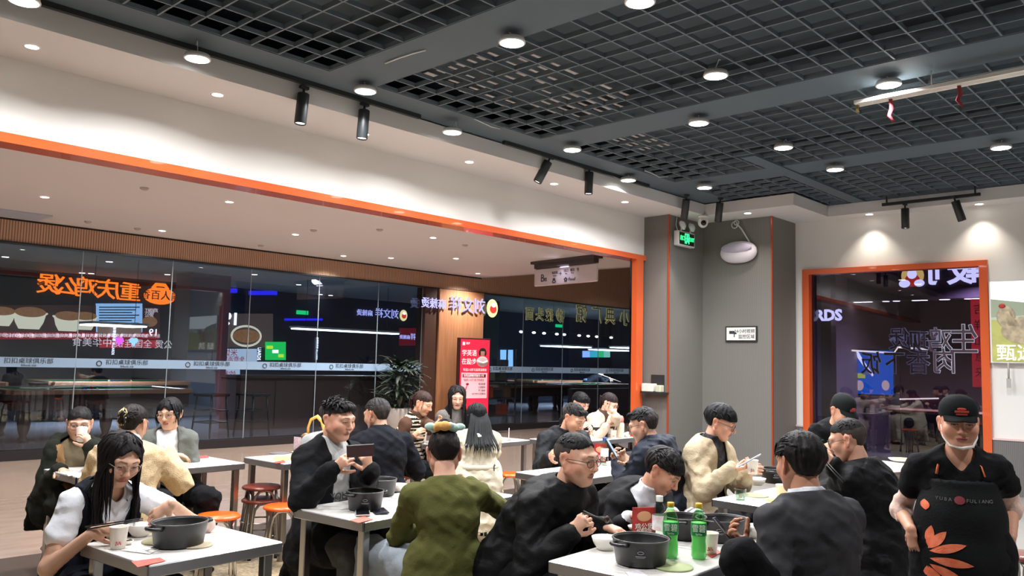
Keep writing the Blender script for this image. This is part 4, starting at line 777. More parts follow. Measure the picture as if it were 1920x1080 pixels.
# ---------------------------------------------------------------- head
def head_geo(res, skin, sex, brow, hairc, mouth=0.0, lids=.7, chub=1.0, mask=None, stubble=0):
    f = Field(); w_ = chub; fem = sex == 'f'; jw = .92 if fem else 1.04
    f.ell((0, -.016, .03), (.077, .094, .083), k=.03); f.ell((0, .018, -.03), (.066*w_, .068, .077), k=.03)
    f.ell((0, .056, -.09), (.027*jw, .022, .019), k=.03)
    for s in (-1, 1):
        f.cap((s*.056*w_*jw, -.002, -.045), (s*.024*jw, .05, -.09), .018, .015, k=.03)
        f.ell((s*.041*w_, .057, -.022), (.026*w_, .026, .028), k=.025)
        f.cap((s*.048, .067, .028), (s*.012, .081, .026), .011 if fem else .0125, k=.02)
        f.ell((s*.032, .1015, .006), (.02, .02, .012), k=.014, sub=True)
        f.ell((s*.032, .0705, .006), (.0175, .0155, .0145), k=.004)
        f.cap((s*.046, .077, .0135), (s*.018, .0825, .0135), .0045, k=.004)
        f.ell((s*.0115, .093, -.0295), (.0085, .0095, .007), k=.006)
        f.cap((s*.083, -.02, .014), (s*.08, -.008, -.026), (.0065, .021), (.006, .013), u=(1, s*.45, 0), k=.006); f.ell((s*.09, -.016, .004), (.006, .01, .016), k=.006, sub=True)
    f.cap((0, .083, .016), (0, .104, -.022), .008, .0105, k=.012); f.ell((0, .103, -.025), (.012, .011, .009), k=.008)
    o = mouth
    f.cap((-.021, .079, -.0565), (0, .087, -.0545), .0055, .0065, k=.006); f.cap((.021, .079, -.0565), (0, .087, -.0545), .0055, .0065, k=.006)
    f.cap((-.017, .078, -.0655-o), (.017, .078, -.0655-o), .006, k=.004); f.ell((0, .0815, -.0665-o), (.014, .008, .006), k=.006)
    f.cap((-.018, .09, -.061-o/2), (.018, .09, -.061-o/2), .0022+o/2, k=.004, sub=True)
    f.ell((0, .095, -.077), (.016, .012, .006), k=.012, sub=True)
    V, Q = f.mesh(res); x, y, z = V[:, 0], V[:, 1], V[:, 2]; ax = np.abs(x)
    sk = L3(skin); C = np.tile(sk, (len(V), 1)); pink = L3((min(255, skin[0]+6), skin[1]-22, skin[2]-22)); front = y > .04
    def mixc(msk, c, a): a = np.asarray(a, np.float32); a = (a*msk)[:, None]; C[:] = C*(1-a)+c*a
    g = np.exp(-(((ax-.043)/.022)**2+((z+.025)/.022)**2)); mixc(front, pink, g*.45)
    mixc(front, pink, np.exp(-((ax/.014)**2+((z+.026)/.012)**2))*.4); mixc(ax > .072, pink, np.full(len(V), .45))
    if stubble: mixc((y > .02) & (z < -.035), L3((120, 96, 84)), np.full(len(V), stubble))
    lip = L3((176, 88, 84) if fem else (168, 104, 92)); lp = ((ax/.0245)**2+((z+.0605+o/2)/(.0115+o/2))**2 < 1) & (y > .07); mixc(lp, lip, np.full(len(V), .85)); mixc((ax < .021) & (np.abs(z+.0612+o/2) < .0022+o/2) & (y > .06), L3((70, 26, 26)), np.full(len(V), .8))
    # brows, lashes and eyes
    bz = .0305+.1*np.minimum(ax-.012, .03)-2.6*np.maximum(ax-.04, 0)**1.0*.25; th = .0038*np.clip((.058-ax)/.02, .35, 1)
    mixc(front & (ax > .012) & (ax < .055), L3(hairc), np.clip(1.25-np.abs(z-bz)/th, 0, 1)*brow)
    ex = (ax-.032)/.0155; op = lids*.0056; ez = .0055-.001*ex; inside = (np.abs(ex) < 1) & (y > .06)
    up = ez+op*np.sqrt(np.clip(1-ex**2, 0, 1)); dn = ez-op*.75*np.sqrt(np.clip(1-ex**2, 0, 1)); eye = inside & (z < up) & (z > dn)
    mixc(eye, L3((214, 204, 198)), np.full(len(V), .9)); mixc(eye & ((ax-.0315)**2+(z-.0055)**2 < .0062**2), L3((22, 16, 14)), np.full(len(V), .97))
    mixc(inside & (np.abs(ex) < 1.05) & (np.abs(z-up-.0008) < .0022), L3((28, 20, 20)), np.full(len(V), .9)); mixc(inside & (np.abs(z-dn+.0006) < .0014), L3((120, 80, 70)), np.full(len(V), .4))
    for s in (-1, 1): mixc(((x-s*.0105)**2+(z+.0345)**2 < .0042**2) & (y > .08), L3((90, 50, 44)), np.full(len(V), .7))
    mixc(front & (np.abs(z+.004) < .012) & (np.abs(ax-.032) < .018) & ~eye, L3((150, 112, 100)), np.full(len(V), .15))
    return V, Q, C
# ---------------------------------------------------------------- hair: cap plus locks, head coordinates
def scalp(d):
    """point on the skull in direction d"""
    d = nrm(d); c = A3((0, -.016, .03)); r = A3((.075, .094, .083)); return c+d/np.linalg.norm(d/r)
def hair_cap(res, th, line, low, front_t=None, sides=1.0, extra=None, seed=1, rough=.006, back=None):
    """skull shell: th thickness, line(x)-> forehead height, low = nape height"""
    f = Field(); f.ell((0, -.018, .032), (.076+th*sides, .096+th, .084+th), k=.01)
    if low < -.02: f.ell((0, -.052, -.025), (.057+th*sides*.5, .05+th*.4, .05), k=.03)
    for e in (extra or []): f.cap(*e[:4], k=e[4] if len(e) > 4 else .02)
    def noise(P):
        a = np.arctan2(P[:, 0], P[:, 1]+.02); Q = np.stack([a*.12, np.linalg.norm(P, axis=1)*.2, P[:, 2]*.25], 1); return rough*2*vnoise(Q.astype(np.float32), .012, seed)+rough*vnoise(P, .02, seed+1)
    def clip(F, ax):
        X, Y, Z = ax[0][:, None, None], ax[1][None, :, None], ax[2][None, None, :]
        # in front of the ears the face stays free below the hairline
        face = np.minimum(Y-(-.004+.25*np.maximum(Z, 0)), line(np.abs(X))-Z)     # >0 inside the face window
        ear = np.minimum(np.minimum(Y+.044, .0-Y+.01), .03-Z) if sides < 3 else np.full_like(F, -1)
        cut = np.maximum(np.maximum(face, ear), (low+.0*X)-Z)
        if low > -.07: F = F+np.maximum(0, low+.06-Z)*.34      # the hair thins out towards the nape
        return np.maximum(F, cut)
    V, Q = f.mesh(res, noise, clip=clip); return V, Q
class Locks:
    def __init__(s): s.V = []; s.Q = []; s.n = 0
    def add(s, pts, r0, r1, flat=.55, seg=5, out=None):
        P = np.array(pts, np.float32); n = len(P); T = np.gradient(P, axis=0); T /= np.linalg.norm(T, axis=1)[:, None]+1e-9
        o = A3(out) if out is not None else A3((0, 0, 1)); U = np.cross(T, o); U /= np.linalg.norm(U, axis=1)[:, None]+1e-9; W = np.cross(U, T); t = np.linspace(0, 1, n); R = (r0+(r1-r0)*t)*np.clip(np.minimum(1, (1-t)*4+.15), .15, 1)
        a = 2*np.pi*np.arange(seg)/seg; V = P[:, None]+R[:, None, None]*(np.cos(a)[None, :, None]*U[:, None]+flat*np.sin(a)[None, :, None]*W[:, None])
        i, k = np.meshgrid(np.arange(n-1), np.arange(seg), indexing='ij'); l = (k+1) % seg
        q = np.stack([i*seg+k, i*seg+l, (i+1)*seg+l, (i+1)*seg+k], -1).reshape(-1, 4)+s.n; s.V.append(V.reshape(-1, 3)); s.Q.append(q); s.n += n*seg
    def get(s): return (np.concatenate(s.V), np.concatenate(s.Q)) if s.V else (np.zeros((0, 3), np.float32), np.zeros((0, 4), np.int32))
def hairstyle(kind, res, rng, gdown):
    """returns V,Q in head coordinates; gdown = gravity direction in head coordinates"""
    lk = Locks(); g = A3(gdown); parts = []
    def top_locks(n, length, lift, fwd, spread=.5, rr=.008, zmin=.3, out=.012, ymax=.6):
        for _ in range(n):
            d = nrm((rng.uniform(-1, 1), rng.uniform(-1, ymax), rng.uniform(zmin, 1.2))); p = scalp(d); tang = nrm(A3((rng.uniform(-spread, spread), fwd, 0))); tang = nrm(tang-d*float(tang @ d)); L = length*rng.uniform(.6, 1.15); pts = []
            for i in range(4):
                t = i/3; pts.append(p+d*(out*.6+lift*L*t*(1-.25*t))+tang*L*t-A3((0, 0, 1))*.25*L*t*t)
            lk.add(pts, rr, .0025, out=d)
    def fringe(n, z0, drop, x=.06, rr=.008):
        for i in range(n):
            x0 = -x+2*x*(i+.5)/n+rng.uniform(-.006, .006); d = nrm((x0/.08, .62, .8)); p = scalp(d)+d*.012; e = A3((x0*1.12, .088-.5*abs(x0)*.6, z0-drop*rng.uniform(.6, 1.1))); m_ = (p+e)/2+A3((0, .016, .012)); lk.add([p, p*.45+m_*.6, m_, m_*.45+e*.55+A3((0, .004, 0)), e], rr, .003, out=(0, 1, .3))
    def hang(n, lens, r0=.009, side=(.05, 1.0), back=True, tuck=.012, root=None, wave=.004, rmin=.07):
        """locks that follow the skull and then fall along gravity"""
        for i in range(n):
            az = rng.uniform(-2.5, 2.5) if back else rng.choice([-1, 1])*rng.uniform(*side)
            L = rng.uniform(*lens); d0 = nrm((.25*math.sin(az), -.1-.25*math.cos(az)*0, 1)); pts = [scalp(d0)+d0*tuck]
            hx, hy = math.sin(az), -math.cos(az)
            for el in (.75, .35, 0): d = nrm((hx*math.cos(el), hy*math.cos(el)-.12*0, math.sin(el))); pts.append(scalp(d)+d*tuck*rng.uniform(.8, 1.4))
            p = pts[-1].copy(); k = 5
            for j in range(1, k+1): pts.append(p+g*L*j/k+A3((hx, hy, 0))*(-.012*j/k)+A3(rng.normal(0, wave, 3))*(j/k))
            lk.add(pts, r0, .003, flat=.4, out=(hx, hy, .1))
    if kind == 'spiky': parts.append(hair_cap(res, .014, lambda ax: .072-.3*ax, -.045, sides=.4, seed=3)); top_locks(150, .045, .75, .4, .9, .009, .45, .012, .5); fringe(14, .076, .016, .05)
    elif kind == 'short': parts.append(hair_cap(res, .012, lambda ax: .078-.35*ax, -.046, sides=.45, seed=4)); top_locks(110, .036, .2, .5, .8, .008, .4, .012, .35); fringe(8, .086, .012, .05)
    elif kind == 'buzz': parts.append(hair_cap(res, .007, lambda ax: .08-.4*ax, -.046, sides=.3, seed=5, rough=.003)); top_locks(90, .02, .3, .5, .5, .007, .55, .008, .3)
    elif kind == 'mop': parts.append(hair_cap(res, .02, lambda ax: .058-.3*ax, -.05, sides=.65, seed=6)); top_locks(120, .06, .12, .9, .6, .009, .25, .018); fringe(22, .055, .02, .065)
    elif kind == 'bowl': parts.append(hair_cap(res, .02, lambda ax: .042-.05*ax, -.04, sides=.8, seed=7, rough=.004)); top_locks(90, .06, .05, .9, .6, .009, .25, .018); fringe(24, .042, .014, .07)
    elif kind == 'crop': parts.append(hair_cap(res, .012, lambda ax: .074-.3*ax, -.048, sides=.5, seed=8)); top_locks(120, .04, .1, -.7, .5, .008, .2)
    elif kind == 'bob':
        parts.append(hair_cap(res, .014, lambda ax: .07-.95*np.maximum(ax-.006, 0)-.3*ax, -.09, sides=1.0, seed=9, rough=.004)); hang(70, (.07, .12), .01, tuck=.014); 
        for s in (-1, 1):
            for i in range(14): x0 = s*rng.uniform(.004, .02); d = nrm((x0/.05, .55, .9)); p = scalp(d)+d*.012; e = A3((s*.082, .035+rng.uniform(-.02, .02), -.08+rng.uniform(-.02, .02))); m_ = A3((s*.07, .068, .035)); lk.add([p, (p+m_)/2+A3((s*.005, .008, .012)), m_, (m_+e)/2+A3((s*.012, 0, 0)), e], .009, .003, out=(s, .5, 0))
    elif kind in ('long', 'long_back'):
        parts.append(hair_cap(res, .014, lambda ax: .086-.8*np.maximum(ax-.004, 0), -.1, sides=1.0, seed=10, rough=.004))
        hang(90, (.2, .36), .012, tuck=.016); 
        if kind == 'long':
            for s in (-1, 1):
                for i in range(34):
                    x0 = s*rng.uniform(.002, .02); d = nrm((x0/.05, rng.uniform(.1, .6), .95)); p = scalp(d)+d*.013; m_ = A3((s*rng.uniform(.07, .084), rng.uniform(.0, .058), .02)); e0 = A3((s*rng.uniform(.072, .092), rng.uniform(.0, .05), -.07)); L = rng.uniform(.16, .34)
                    pts = [p, (p+m_)/2+A3((s*.006, .008, .014)), m_, (m_+e0)/2+A3((s*.008, 0, 0)), e0]+[e0+g*L*j/4+A3((s*.012, .0, 0))*math.sin(j*.8)+A3(rng.normal(0, .003, 3)) for j in range(1, 5)]
                    lk.add(pts, .011, .003, flat=.4, out=(s, .4, 0))
    elif kind in ('bun', 'tied', 'clip', 'pony'):
        parts.append(hair_cap(res, .011, lambda ax: .07-.45*ax, -.052, sides=.6, seed=12, rough=.004)); tgt = {'bun': A3((0, -.075, .112)), 'tied': A3((0, -.112, .01)), 'clip': A3((0, -.118, .03)), 'pony': A3((0, -.118, .02))}[kind]
        for i in range(90):
            a = rng.uniform(0, 2*PI); el = rng.uniform(-.35, .75); d = nrm((math.sin(a)*math.cos(el), math.cos(a)*math.cos(el), math.sin(el)));
            if d[1] > .35 and d[2] < .45: continue
            p = scalp(d)+d*.006; m_ = scalp(nrm((p+tgt*1.2)/2-A3((0, -.016, .03))))+nrm(d+nrm(tgt))*.014; lk.add([p, p*.5+m_*.5+d*.005, m_, m_*.45+tgt*.55, tgt], .009, .006, flat=.35, out=d)
        if kind == 'bun':
            f = Field().ell(tgt+A3((0, -.005, .018)), (.042, .042, .034), k=.02); v, q = f.mesh(res, lambda P: .01*vnoise(P*A3((1, 1, 2.5)), .016, 5)); parts.append((v, q))
        else:
            n = {'tied': 26, 'clip': 20, 'pony': 30}[kind]; L = {'tied': .12, 'clip': .05, 'pony': .2}[kind]
            for i in range(n):
                o = A3((rng.normal(0, .014), rng.normal(0, .008), rng.normal(0, .014))); pts = [tgt+o*.3+A3((0, -.02, .0))*j*.0+A3((0, -.028, .01))*min(1, j/1.0)*(j > 0)+g*L*(max(0, j-1)/4)*rng.uniform(.8, 1.2)+o*(.3+.5*j/4) for j in range(6)]; lk.add(pts, .011, .003, flat=.6, out=(0, -1, 0))
        for s in (-1, 1):
            for i in range(3): d = nrm((s*.9, .45, .35)); p = scalp(d)+d*.004; lk.add([p, A3((s*.08, .035, -.0)), A3((s*.078, .03+.006*i, -.045-.01*i))], .003, .0015, out=(s, 0, 0))
    elif kind == 'under_cap': parts.append(hair_cap(res, .008, lambda ax: .05-.2*ax, -.07, sides=.7, seed=14, rough=.003))
    v, q = lk.get(); V = [v]; Q = [q]; n = len(v)
    for a, b in parts: V.append(a); Q.append(b+n); n += len(a)
    return np.concatenate(V), np.concatenate(Q)
# ---------------------------------------------------------------- hand
HANDP = {  # per finger: two curl angles (first joint, following joints), spread; thumb: (out, across, curl)
 'relaxed': ([(.35, .45)]*4, (.55, .35, .3)), 'grip': ([(1.0, 1.15)]*4, (.35, .9, .5)), 'pinch': ([(.75, .85), (.85, .95), (1.1, 1.2), (1.2, 1.3)], (.45, .85, .35)),
 'phone': ([(.75, .6), (.7, .65), (.75, .7), (.8, .75)], (.5, .6, .25)), 'flat': ([(.12, .12)]*4, (.5, .2, .1)), 'cup': ([(.7, .6)]*4, (.55, .85, .3))}
def hand_field(f, wrist, fd, pn, side, pose, s=1.0, skinr=1.0):
    """wrist point, finger direction fd, palm normal pn (where the palm looks), side +1 right hand"""
    fd = nrm(fd); pn = nrm(A3(pn)-fd*float(A3(pn) @ fd)); th = nrm(np.cross(fd, pn))*-side      # th points to the thumb side
    wr = A3(wrist); curls, (to, ta, tc) = HANDP[pose]
    P = lambda a, b, c: wr+s*(fd*a+th*b+pn*c)
    f.cap(P(.0, .0, 0), P(.03, .0, 0), (.024*s, .018*s), (.032*s, .0155*s), u=th, k=.012); f.cap(P(.03, .012, 0), P(.085, .018, 0), .0155*s, .0125*s, k=.014); f.cap(P(.03, -.01, 0), P(.08, -.02, 0), .0155*s, .012*s, k=.014); f.cap(P(.03, 0, .0), P(.088, 0, 0), .016*s, .013*s, k=.014)
    f.ell(P(.035, .018, .012), .016*s, k=.012)
    tips = []
    for i, (off, L) in enumerate(((.028, .07), (.0095, .079), (-.009, .073), (-.0265, .058))):
        c1, c2 = curls[i]; b = P(.086-.004*abs(i-1), off, .0); ang = 0; p = b; rads = [.0086, .008, .0074, .0064]; segs = (L*.46, L*.3, L*.24)
        for j, l in enumerate(segs):
            ang += c1 if j == 0 else c2*(1 if j == 1 else .75); q = p+s*l*(fd*math.cos(ang)+pn*math.sin(ang)+th*(.04*(1.5-i))); f.cap(p, q, rads[j]*s, rads[j+1]*s, k=.0035); p = q
        tips.append(p)
    b = P(.022, .026, .008); d = nrm(fd*.75+th*to*1.3+pn*ta*.9); p = b
    for j, (l, r0, r1) in enumerate(((.04, .0135, .0105), (.03, .0105, .0095), (.024, .0095, .0075))):
        q = p+s*l*d; f.cap(p, q, r0*s, r1*s, k=.006); p = q; d = nrm(d+fd*.35*tc-th*.5*tc+pn*.25*tc)
    tips.append(p); palm = P(.065, 0, .02); return palm, tips
def ik(a, t, l1, l2, pole):
    a, t = A3(a), A3(t); d = t-a; D = float(np.linalg.norm(d)); mx = (l1+l2)*.999
    if D > mx: t = a+d/D*mx; D = mx; d = t-a
    D = max(D, abs(l1-l2)+.01); x = (l1*l1-l2*l2+D*D)/(2*D); h = math.sqrt(max(l1*l1-x*x, 0)); e = nrm(d); p = A3(pole)-e*float(A3(pole) @ e); return a+e*x+nrm(p)*h, t
def rotm(yaw, pitch, roll):
    """columns: right, forward, up of a head turned yaw (ccw), pitched down, rolled"""
    M = Matrix.Rotation(yaw, 3, 'Z') @ Matrix.Rotation(-pitch, 3, 'X') @ Matrix.Rotation(roll, 3, 'Y'); return np.array(M, np.float32)
def person(label, pel, face, head, hyaw=None, hpitch=0., hroll=0., sex='m', s=1.0, skin=(206, 160, 134), hair='short', hairc=(26, 22, 22), standing=False, zp=None,
           R=None, Lh=None, top=None, bottom=None, inner=None, lids=.7, mouth=0., chub=1., res=1.0, knees=(.46, .46, .17), legs=True, brow=.85, shoulder=None, slouch=.05, stubble=0, belly=0., shoes=(30, 28, 28), bres=False, hpad=.035):
    """pel=(x,y) floor point under the hips; face = world heading in degrees; head = world point of the head centre; R, Lh = dict(at=world wrist point, d=finger direction, n=palm normal, pose=...)"""
    zp = zp if zp is not None else (.86*s if standing else .54); th = math.radians(face)-PI/2; root = (pel[0], pel[1], 0); ci, si = math.cos(-th), math.sin(-th)
    def loc(p): x, y = p[0]-pel[0], p[1]-pel[1]; return A3((x*ci-y*si, x*si+y*ci, p[2]))
    def locd(d): return A3((d[0]*ci-d[1]*si, d[0]*si+d[1]*ci, d[2]))
    hc = loc(head); yaw = math.radians((hyaw if hyaw is not None else face)-face); HM = rotm(yaw, math.radians(hpitch), math.radians(hroll)); hs = s*(1.0 if sex == 'm' else .96)
    hw = lambda p: hc+hs*(HM @ A3(p))
    H2L = lambda V: (hc+hs*(V @ HM.T)).astype(np.float32)
    P0 = A3((0, 0, zp)); neck0 = hw((0, -.03, -.085)); sw = shoulder or (.162 if sex == 'm' else .14); sw *= s
    up0 = nrm(neck0-P0); nb = neck0-A3((0, 0, 1))*.058*s-up0*.018*s+A3((0, -.018, 0))    # base of the neck
    L = float(np.linalg.norm(nb-P0)); fwd = A3((0, 1, 0)); bend = P0*.5+nb*.5+A3((0, -slouch, .03))
    def spine(t): return P0*(1-t)**2+2*bend*t*(1-t)+nb*t*t
    tw = yaw*.18; rt = A3((math.cos(tw), math.sin(tw), 0)); chest = spine(.72); shc = spine(.93)
    SH = {1: shc+rt*sw-A3((0, 0, .022)), -1: shc-rt*sw-A3((0, 0, .022))}
    if sex == 'm': tors = [(0, .165, .118), (.18, .15, .105), (.4, .142, .1), (.62, .158, .112), (.82, .158, .108), (.95, .105, .076)]
    else: tors = [(0, .17, .12), (.18, .15, .102), (.4, .122, .09), (.62, .138, .104), (.82, .132, .092), (.95, .088, .066)]
    tors = [(t, a*s*(1+belly*(1-t)), b*s*(1+belly*1.6*max(0, 1-abs(t-.3)/.5))) for t, a, b in tors]
    def torso(f, off, t0=0., t1=1.0, k=.03, wide=1.0):
        prev = None
        for t, a, b in tors:
            if t < t0 or t > t1: prev = None; continue
            cur = (spine(t), a*wide+off*.85, b*wide+off*.7)
            if prev is not None: f.cap(prev[0], cur[0], (prev[1]-.0, prev[2]), (cur[1], cur[2]), u=rt, k=k)
            prev = cur
        return f
    arms = {}; out = {'hands': {}}
    for sd, h in ((1, R), (-1, Lh)):
        if h is None: wr = SH[sd]+A3((sd*.06, .1, -.48*s)); fdr = A3((0, .15, -1)); pn = A3((-sd, .2, 0)); pose = 'relaxed'; pole = (sd*.5, -1, -.2)
        else: wr = loc(h['at']); fdr = locd(h['d']) if 'd' in h else None; pn = locd(h['n']) if 'n' in h else A3((-sd, 0, -.3)); pose = h.get('pose', 'relaxed'); pole = h.get('pole', (sd*.5, -.4, -1)); pole = (pole[0]*.5, pole[1], pole[2]*1.2)
        e, wr = ik(SH[sd], wr, .285*s, .25*s, pole)
        if fdr is None: fdr = wr-e
        arms[sd] = (SH[sd], e, wr, fdr, pn, pose)
    lg = {}
    for sd in (1, -1):
        hip = P0+A3((sd*.09*s, .0, -.01))
        if standing: kn = hip+A3((sd*.01, .03, -.4*s)); an = A3((hip[0]+sd*.02, .0, .08))
        else:
            kx = knees[2] if np.isscalar(knees[2]) else knees[2][0 if sd == 1 else 1]; ky = knees[0] if sd == 1 else knees[1]; kn = A3((sd*kx, ky*s, .52*s)); an = A3((sd*kx*.9, ky*s-.06, .09)); 
            if isinstance(knees[-1], dict) and sd in knees[-1]: kn, an = [loc(q) for q in knees[-1][sd]]
        lg[sd] = (hip, kn, an)
    # ---- body
    parts = []; sk = L3(skin)
    f = torso(Field(), -.022*s)
    f.cap(hw((0, -.02, -.05)), nb+A3((0, .0, -.01)), .05*s if sex == 'f' else .056*s, .056*s if sex == 'f' else .064*s, k=.02); f.cap(nb, SH[1]*.7+nb*.3, .045*s, .04*s, k=.03).cap(nb, SH[-1]*.7+nb*.3, .045*s, .04*s, k=.03)
    for sd in (1, -1):
        a, e, wr = arms[sd][:3]; f.cap(a, e, .042*s, .034*s, k=.02).cap(e, wr, .036*s, .024*s, k=.02)
        if legs: hip, kn, an = lg[sd]; f.cap(hip, kn, .07*s, .05*s, k=.03).cap(kn, an, .048*s, .034*s, k=.03).cap(an, an+A3((0, .15, -.045)), .032, .025, k=.02)
    V, Q = f.mesh((.014 if bres else .02)*res); parts.append((V, Q, np.tile(sk, (len(V), 1))))
    for sd in (1, -1):
        a, e, wr, fdr, pn, pose = arms[sd]; f = Field(); f.cap(wr-nrm(wr-e)*.05, wr, (.026*s, .024*s), (.024*s, .019*s), u=np.cross(fdr, pn), k=.01); palm, tips = hand_field(f, wr, fdr, pn, sd, pose, s*(.98 if sex == 'm' else .9)); V, Q = f.mesh(.0042*max(1, res*.9)); c = np.tile(sk, (len(V), 1)); nt = np.exp(-((V[:, None]-np.array(tips)[None])**2).sum(2).min(1)/.012**2)[:, None]; c = c*(1-nt*.25)+L3((min(255, skin[0]+8), skin[1]-18, skin[2]-14))*nt*.25; parts.append((V, Q, c))
        cz, sz = math.cos(th), math.sin(th); toW = lambda p: Vector((pel[0]+p[0]*cz-p[1]*sz, pel[1]+p[0]*sz+p[1]*cz, p[2])); out['hands'][sd] = dict(palm=toW(palm), tips=[toW(t) for t in tips], wrist=toW(wr), thumb=toW(tips[-1]))
    hv, hq, hcl = head_geo(.0034*max(1, res*.95), skin, sex, brow, hairc, mouth, lids, chub, stubble=stubble); parts.append((H2L(hv), hq, hcl))
    V, Q, C = merge(parts); me = fast_mesh('person', V, Q); set_col(me, C); body = link('person', me, None, root, th, M_skin); tag(body, label, 'person')
    # ---- hair
    rng = np.random.default_rng(abs(hash(label)) % 100000 if False else sum(map(ord, label)))
    if hair:
        hv, hq = hairstyle(hair, .0052*max(1, res*.9), rng, HM.T @ A3((0, 0, -1))); V = H2L(hv)
        if hair in ('long', 'long_back', 'bob', 'pony'):      # keep falling locks outside the shoulders and chest
            for t, a, b in [(x/10, np.interp(x/10, [q[0] for q in tors], [q[1] for q in tors])+hpad, np.interp(x/10, [q[0] for q in tors], [q[2] for q in tors])+hpad) for x in range(3, 11)]:
                c = spine(t); rel = V-c; near = np.abs(rel[:, 2]) < L*.06; q = np.sqrt((rel[:, 0]/a)**2+(rel[:, 1]/b)**2); bad = near & (q < 1.0) & (q > .05); V[bad, :2] = (c[:2]+rel[bad, :2]/q[bad, None]).astype(np.float32)
        hme = fast_mesh('hair', V, hq); ho = link('hair', hme, body, material=mat('hair_%d_%d_%d' % hairc, hairc, .55, spec=.18, bump=.35, bscale=90, bstretch=(1, 1, .15)))
        if hair in ('buzz', 'short', 'crop', 'spiky'):     # clipped sides let the skin show through
            fc = tuple(int(hairc[i]*.75+skin[i]*.2) for i in range(3)) if hair == 'buzz' else tuple(int(hairc[i]*.85+skin[i]*.1) for i in range(3)); cz = hv[hq].mean(1); n_ = np.abs(cz[:, 0])*0+.058+.02*vnoise(cz, .02, 3)
            hme.materials.append(mat('clipped_%d_%d_%d' % fc, fc, .8)); hme.polygons.foreach_set('material_index', (cz[:, 2] < n_).astype(np.int32))
    # ---- clothes
    seed = sum(map(ord, label)) % 97; tilt = np.array(Matrix.Rotation(.6, 3, 'Y') @ Matrix.Diagonal((.7, 1, 2.0)), np.float32); tilt2 = np.array(Matrix.Rotation(-.7, 3, 'Y') @ Matrix.Diagonal((.7, 1, 2.2)), np.float32)
    def wr_noise(amp, sc=.05):
        def fn(P): return amp*(vnoise(P*A3((1, 1, 1.9)), sc, seed)+.5*vnoise(P*A3((1.2, 1.2, .8)), sc*.45, seed+1)+1.5*(np.abs(vnoise(P @ tilt, sc*1.5, seed+2))*2-.4)+.8*(np.abs(vnoise(P @ tilt2, sc*.9, seed+3))*2-.4))
        return fn
    def garment(name, d, parent=body):
        off = d.get('off', .018)*s; f = Field(); t0 = d.get('t0', 0.); torso(f, off, t0, 1.0)
        slv = d.get('sleeve', 'long'); puff = d.get('puff', 0)
        for a_ in (1, -1):
            a, e, wr = arms[a_][:3]; f.cap(nb-A3((0, 0, .03)), a, (.044*s+off*.5), (.042*s+off*.55), k=.04); r0 = (.047*s+off*.5+puff*.5); r1 = .04*s+off*.5+puff*.4
            if slv == 'long': cut = d.get('cuff', .97); f.cap(a, e, r0, r1, k=.03).cap(e, e+(wr-e)*cut, r1, .03*s+off*.4+puff*.3, k=.02)
            elif slv == 'short': f.cap(a, a+(e-a)*d.get('slen', .72), r0, .05*s+off*.7, k=.02)
            elif slv == 'elbow': f.cap(a, e, r0, r1, k=.02).cap(e, e+(wr-e)*.2, r1, .04*s+off, k=.02)
        hem = d.get('hem', .1)
        if hem > 0:
            if standing: f.cap(P0, P0-A3((0, 0, hem)), (tors[0][1]+off, tors[0][2]+off), (tors[0][1]+off*1.4, tors[0][2]+off*1.4), u=rt, k=.03)
            else: f.cap(P0+A3((0, -.0, .03)), P0+A3((0, -.01, -.02-hem*.3)), (tors[0][1]+off+.012, tors[0][2]+off+.012), (tors[0][1]+off+.03, tors[0][2]+off+.02), u=rt, k=.03)
            if hem > .15 and not standing:
                for a_ in (1, -1): hip, kn, an = lg[a_]; f.cap(hip, hip+(kn-hip)*min(.8, hem*1.6), .085*s+off, .075*s+off, k=.03)
                f.cap(P0+A3((0, -.1, 0)), P0+A3((0, -.15, -hem)), (tors[0][1]+off, .05), (tors[0][1]+off+.01, .035), u=rt, k=.03)
        if d.get('collar'):
            c0 = nb+A3((0, .012, .0)); f.cap(c0-nrm(neck0-nb)*.02, c0+nrm(neck0-nb)*d['collar'], .066*s+off*.5, .058*s+off*.4, k=.012)
        if d.get('hood'):
            b = nb+A3((0, -.07, .03)); f.cap(b+rt*.09, b-rt*.09, .05, .05, k=.03).ell(b+A3((0, -.015, -.05)), (.1, .055, .09), k=.03); f.cap(b+rt*.1, nb+rt*.075+A3((0, .07, -.03)), .036, .03, k=.02).cap(b-rt*.1, nb-rt*.075+A3((0, .07, -.03)), .036, .03, k=.02)
        for e_ in d.get('extra', []): f.cap(hw(e_[0]) if e_[-1] == 'h' else A3(e_[0]), hw(e_[1]) if e_[-1] == 'h' else A3(e_[1]), e_[2], e_[3], k=.02)
        V, Q = f.mesh(.0105*max(1, res*.92), wr_noise(d.get('wrinkle', .011), d.get('wscale', .065)))
        V = relax(V, Q, 1, .4)
        # neck hole and front opening
        cen = V[Q].mean(1); zrel = (cen-nb) @ nrm(neck0-nb); dn = cen-(nb+np.outer(zrel, nrm(neck0-nb))); kill = (zrel > d.get('collar', 9)) & (np.linalg.norm(dn, axis=1) < .13)
        lat = (cen-P0) @ rt; T = np.clip(((cen-P0) @ (nb-P0))/(L*L), -1, 2); ctr = np.stack([np.interp(T, np.linspace(0, 1, 11), [spine(t)[i] for t in np.linspace(0, 1, 11)]) for i in range(3)], 1); dep = (cen-ctr)[:, 1]; armd = np.full(len(cen), 9.)
        for a_ in (1, -1):
            for p, q in ((arms[a_][0]+(arms[a_][1]-arms[a_][0])*.35, arms[a_][1]), (arms[a_][1], arms[a_][2])):
                t = np.clip(((cen-p) @ (q-p))/float((q-p) @ (q-p)), 0, 1); armd = np.minimum(armd, np.linalg.norm(cen-(p+t[:, None]*(q-p)), axis=1))
        notarm = armd > .075*s
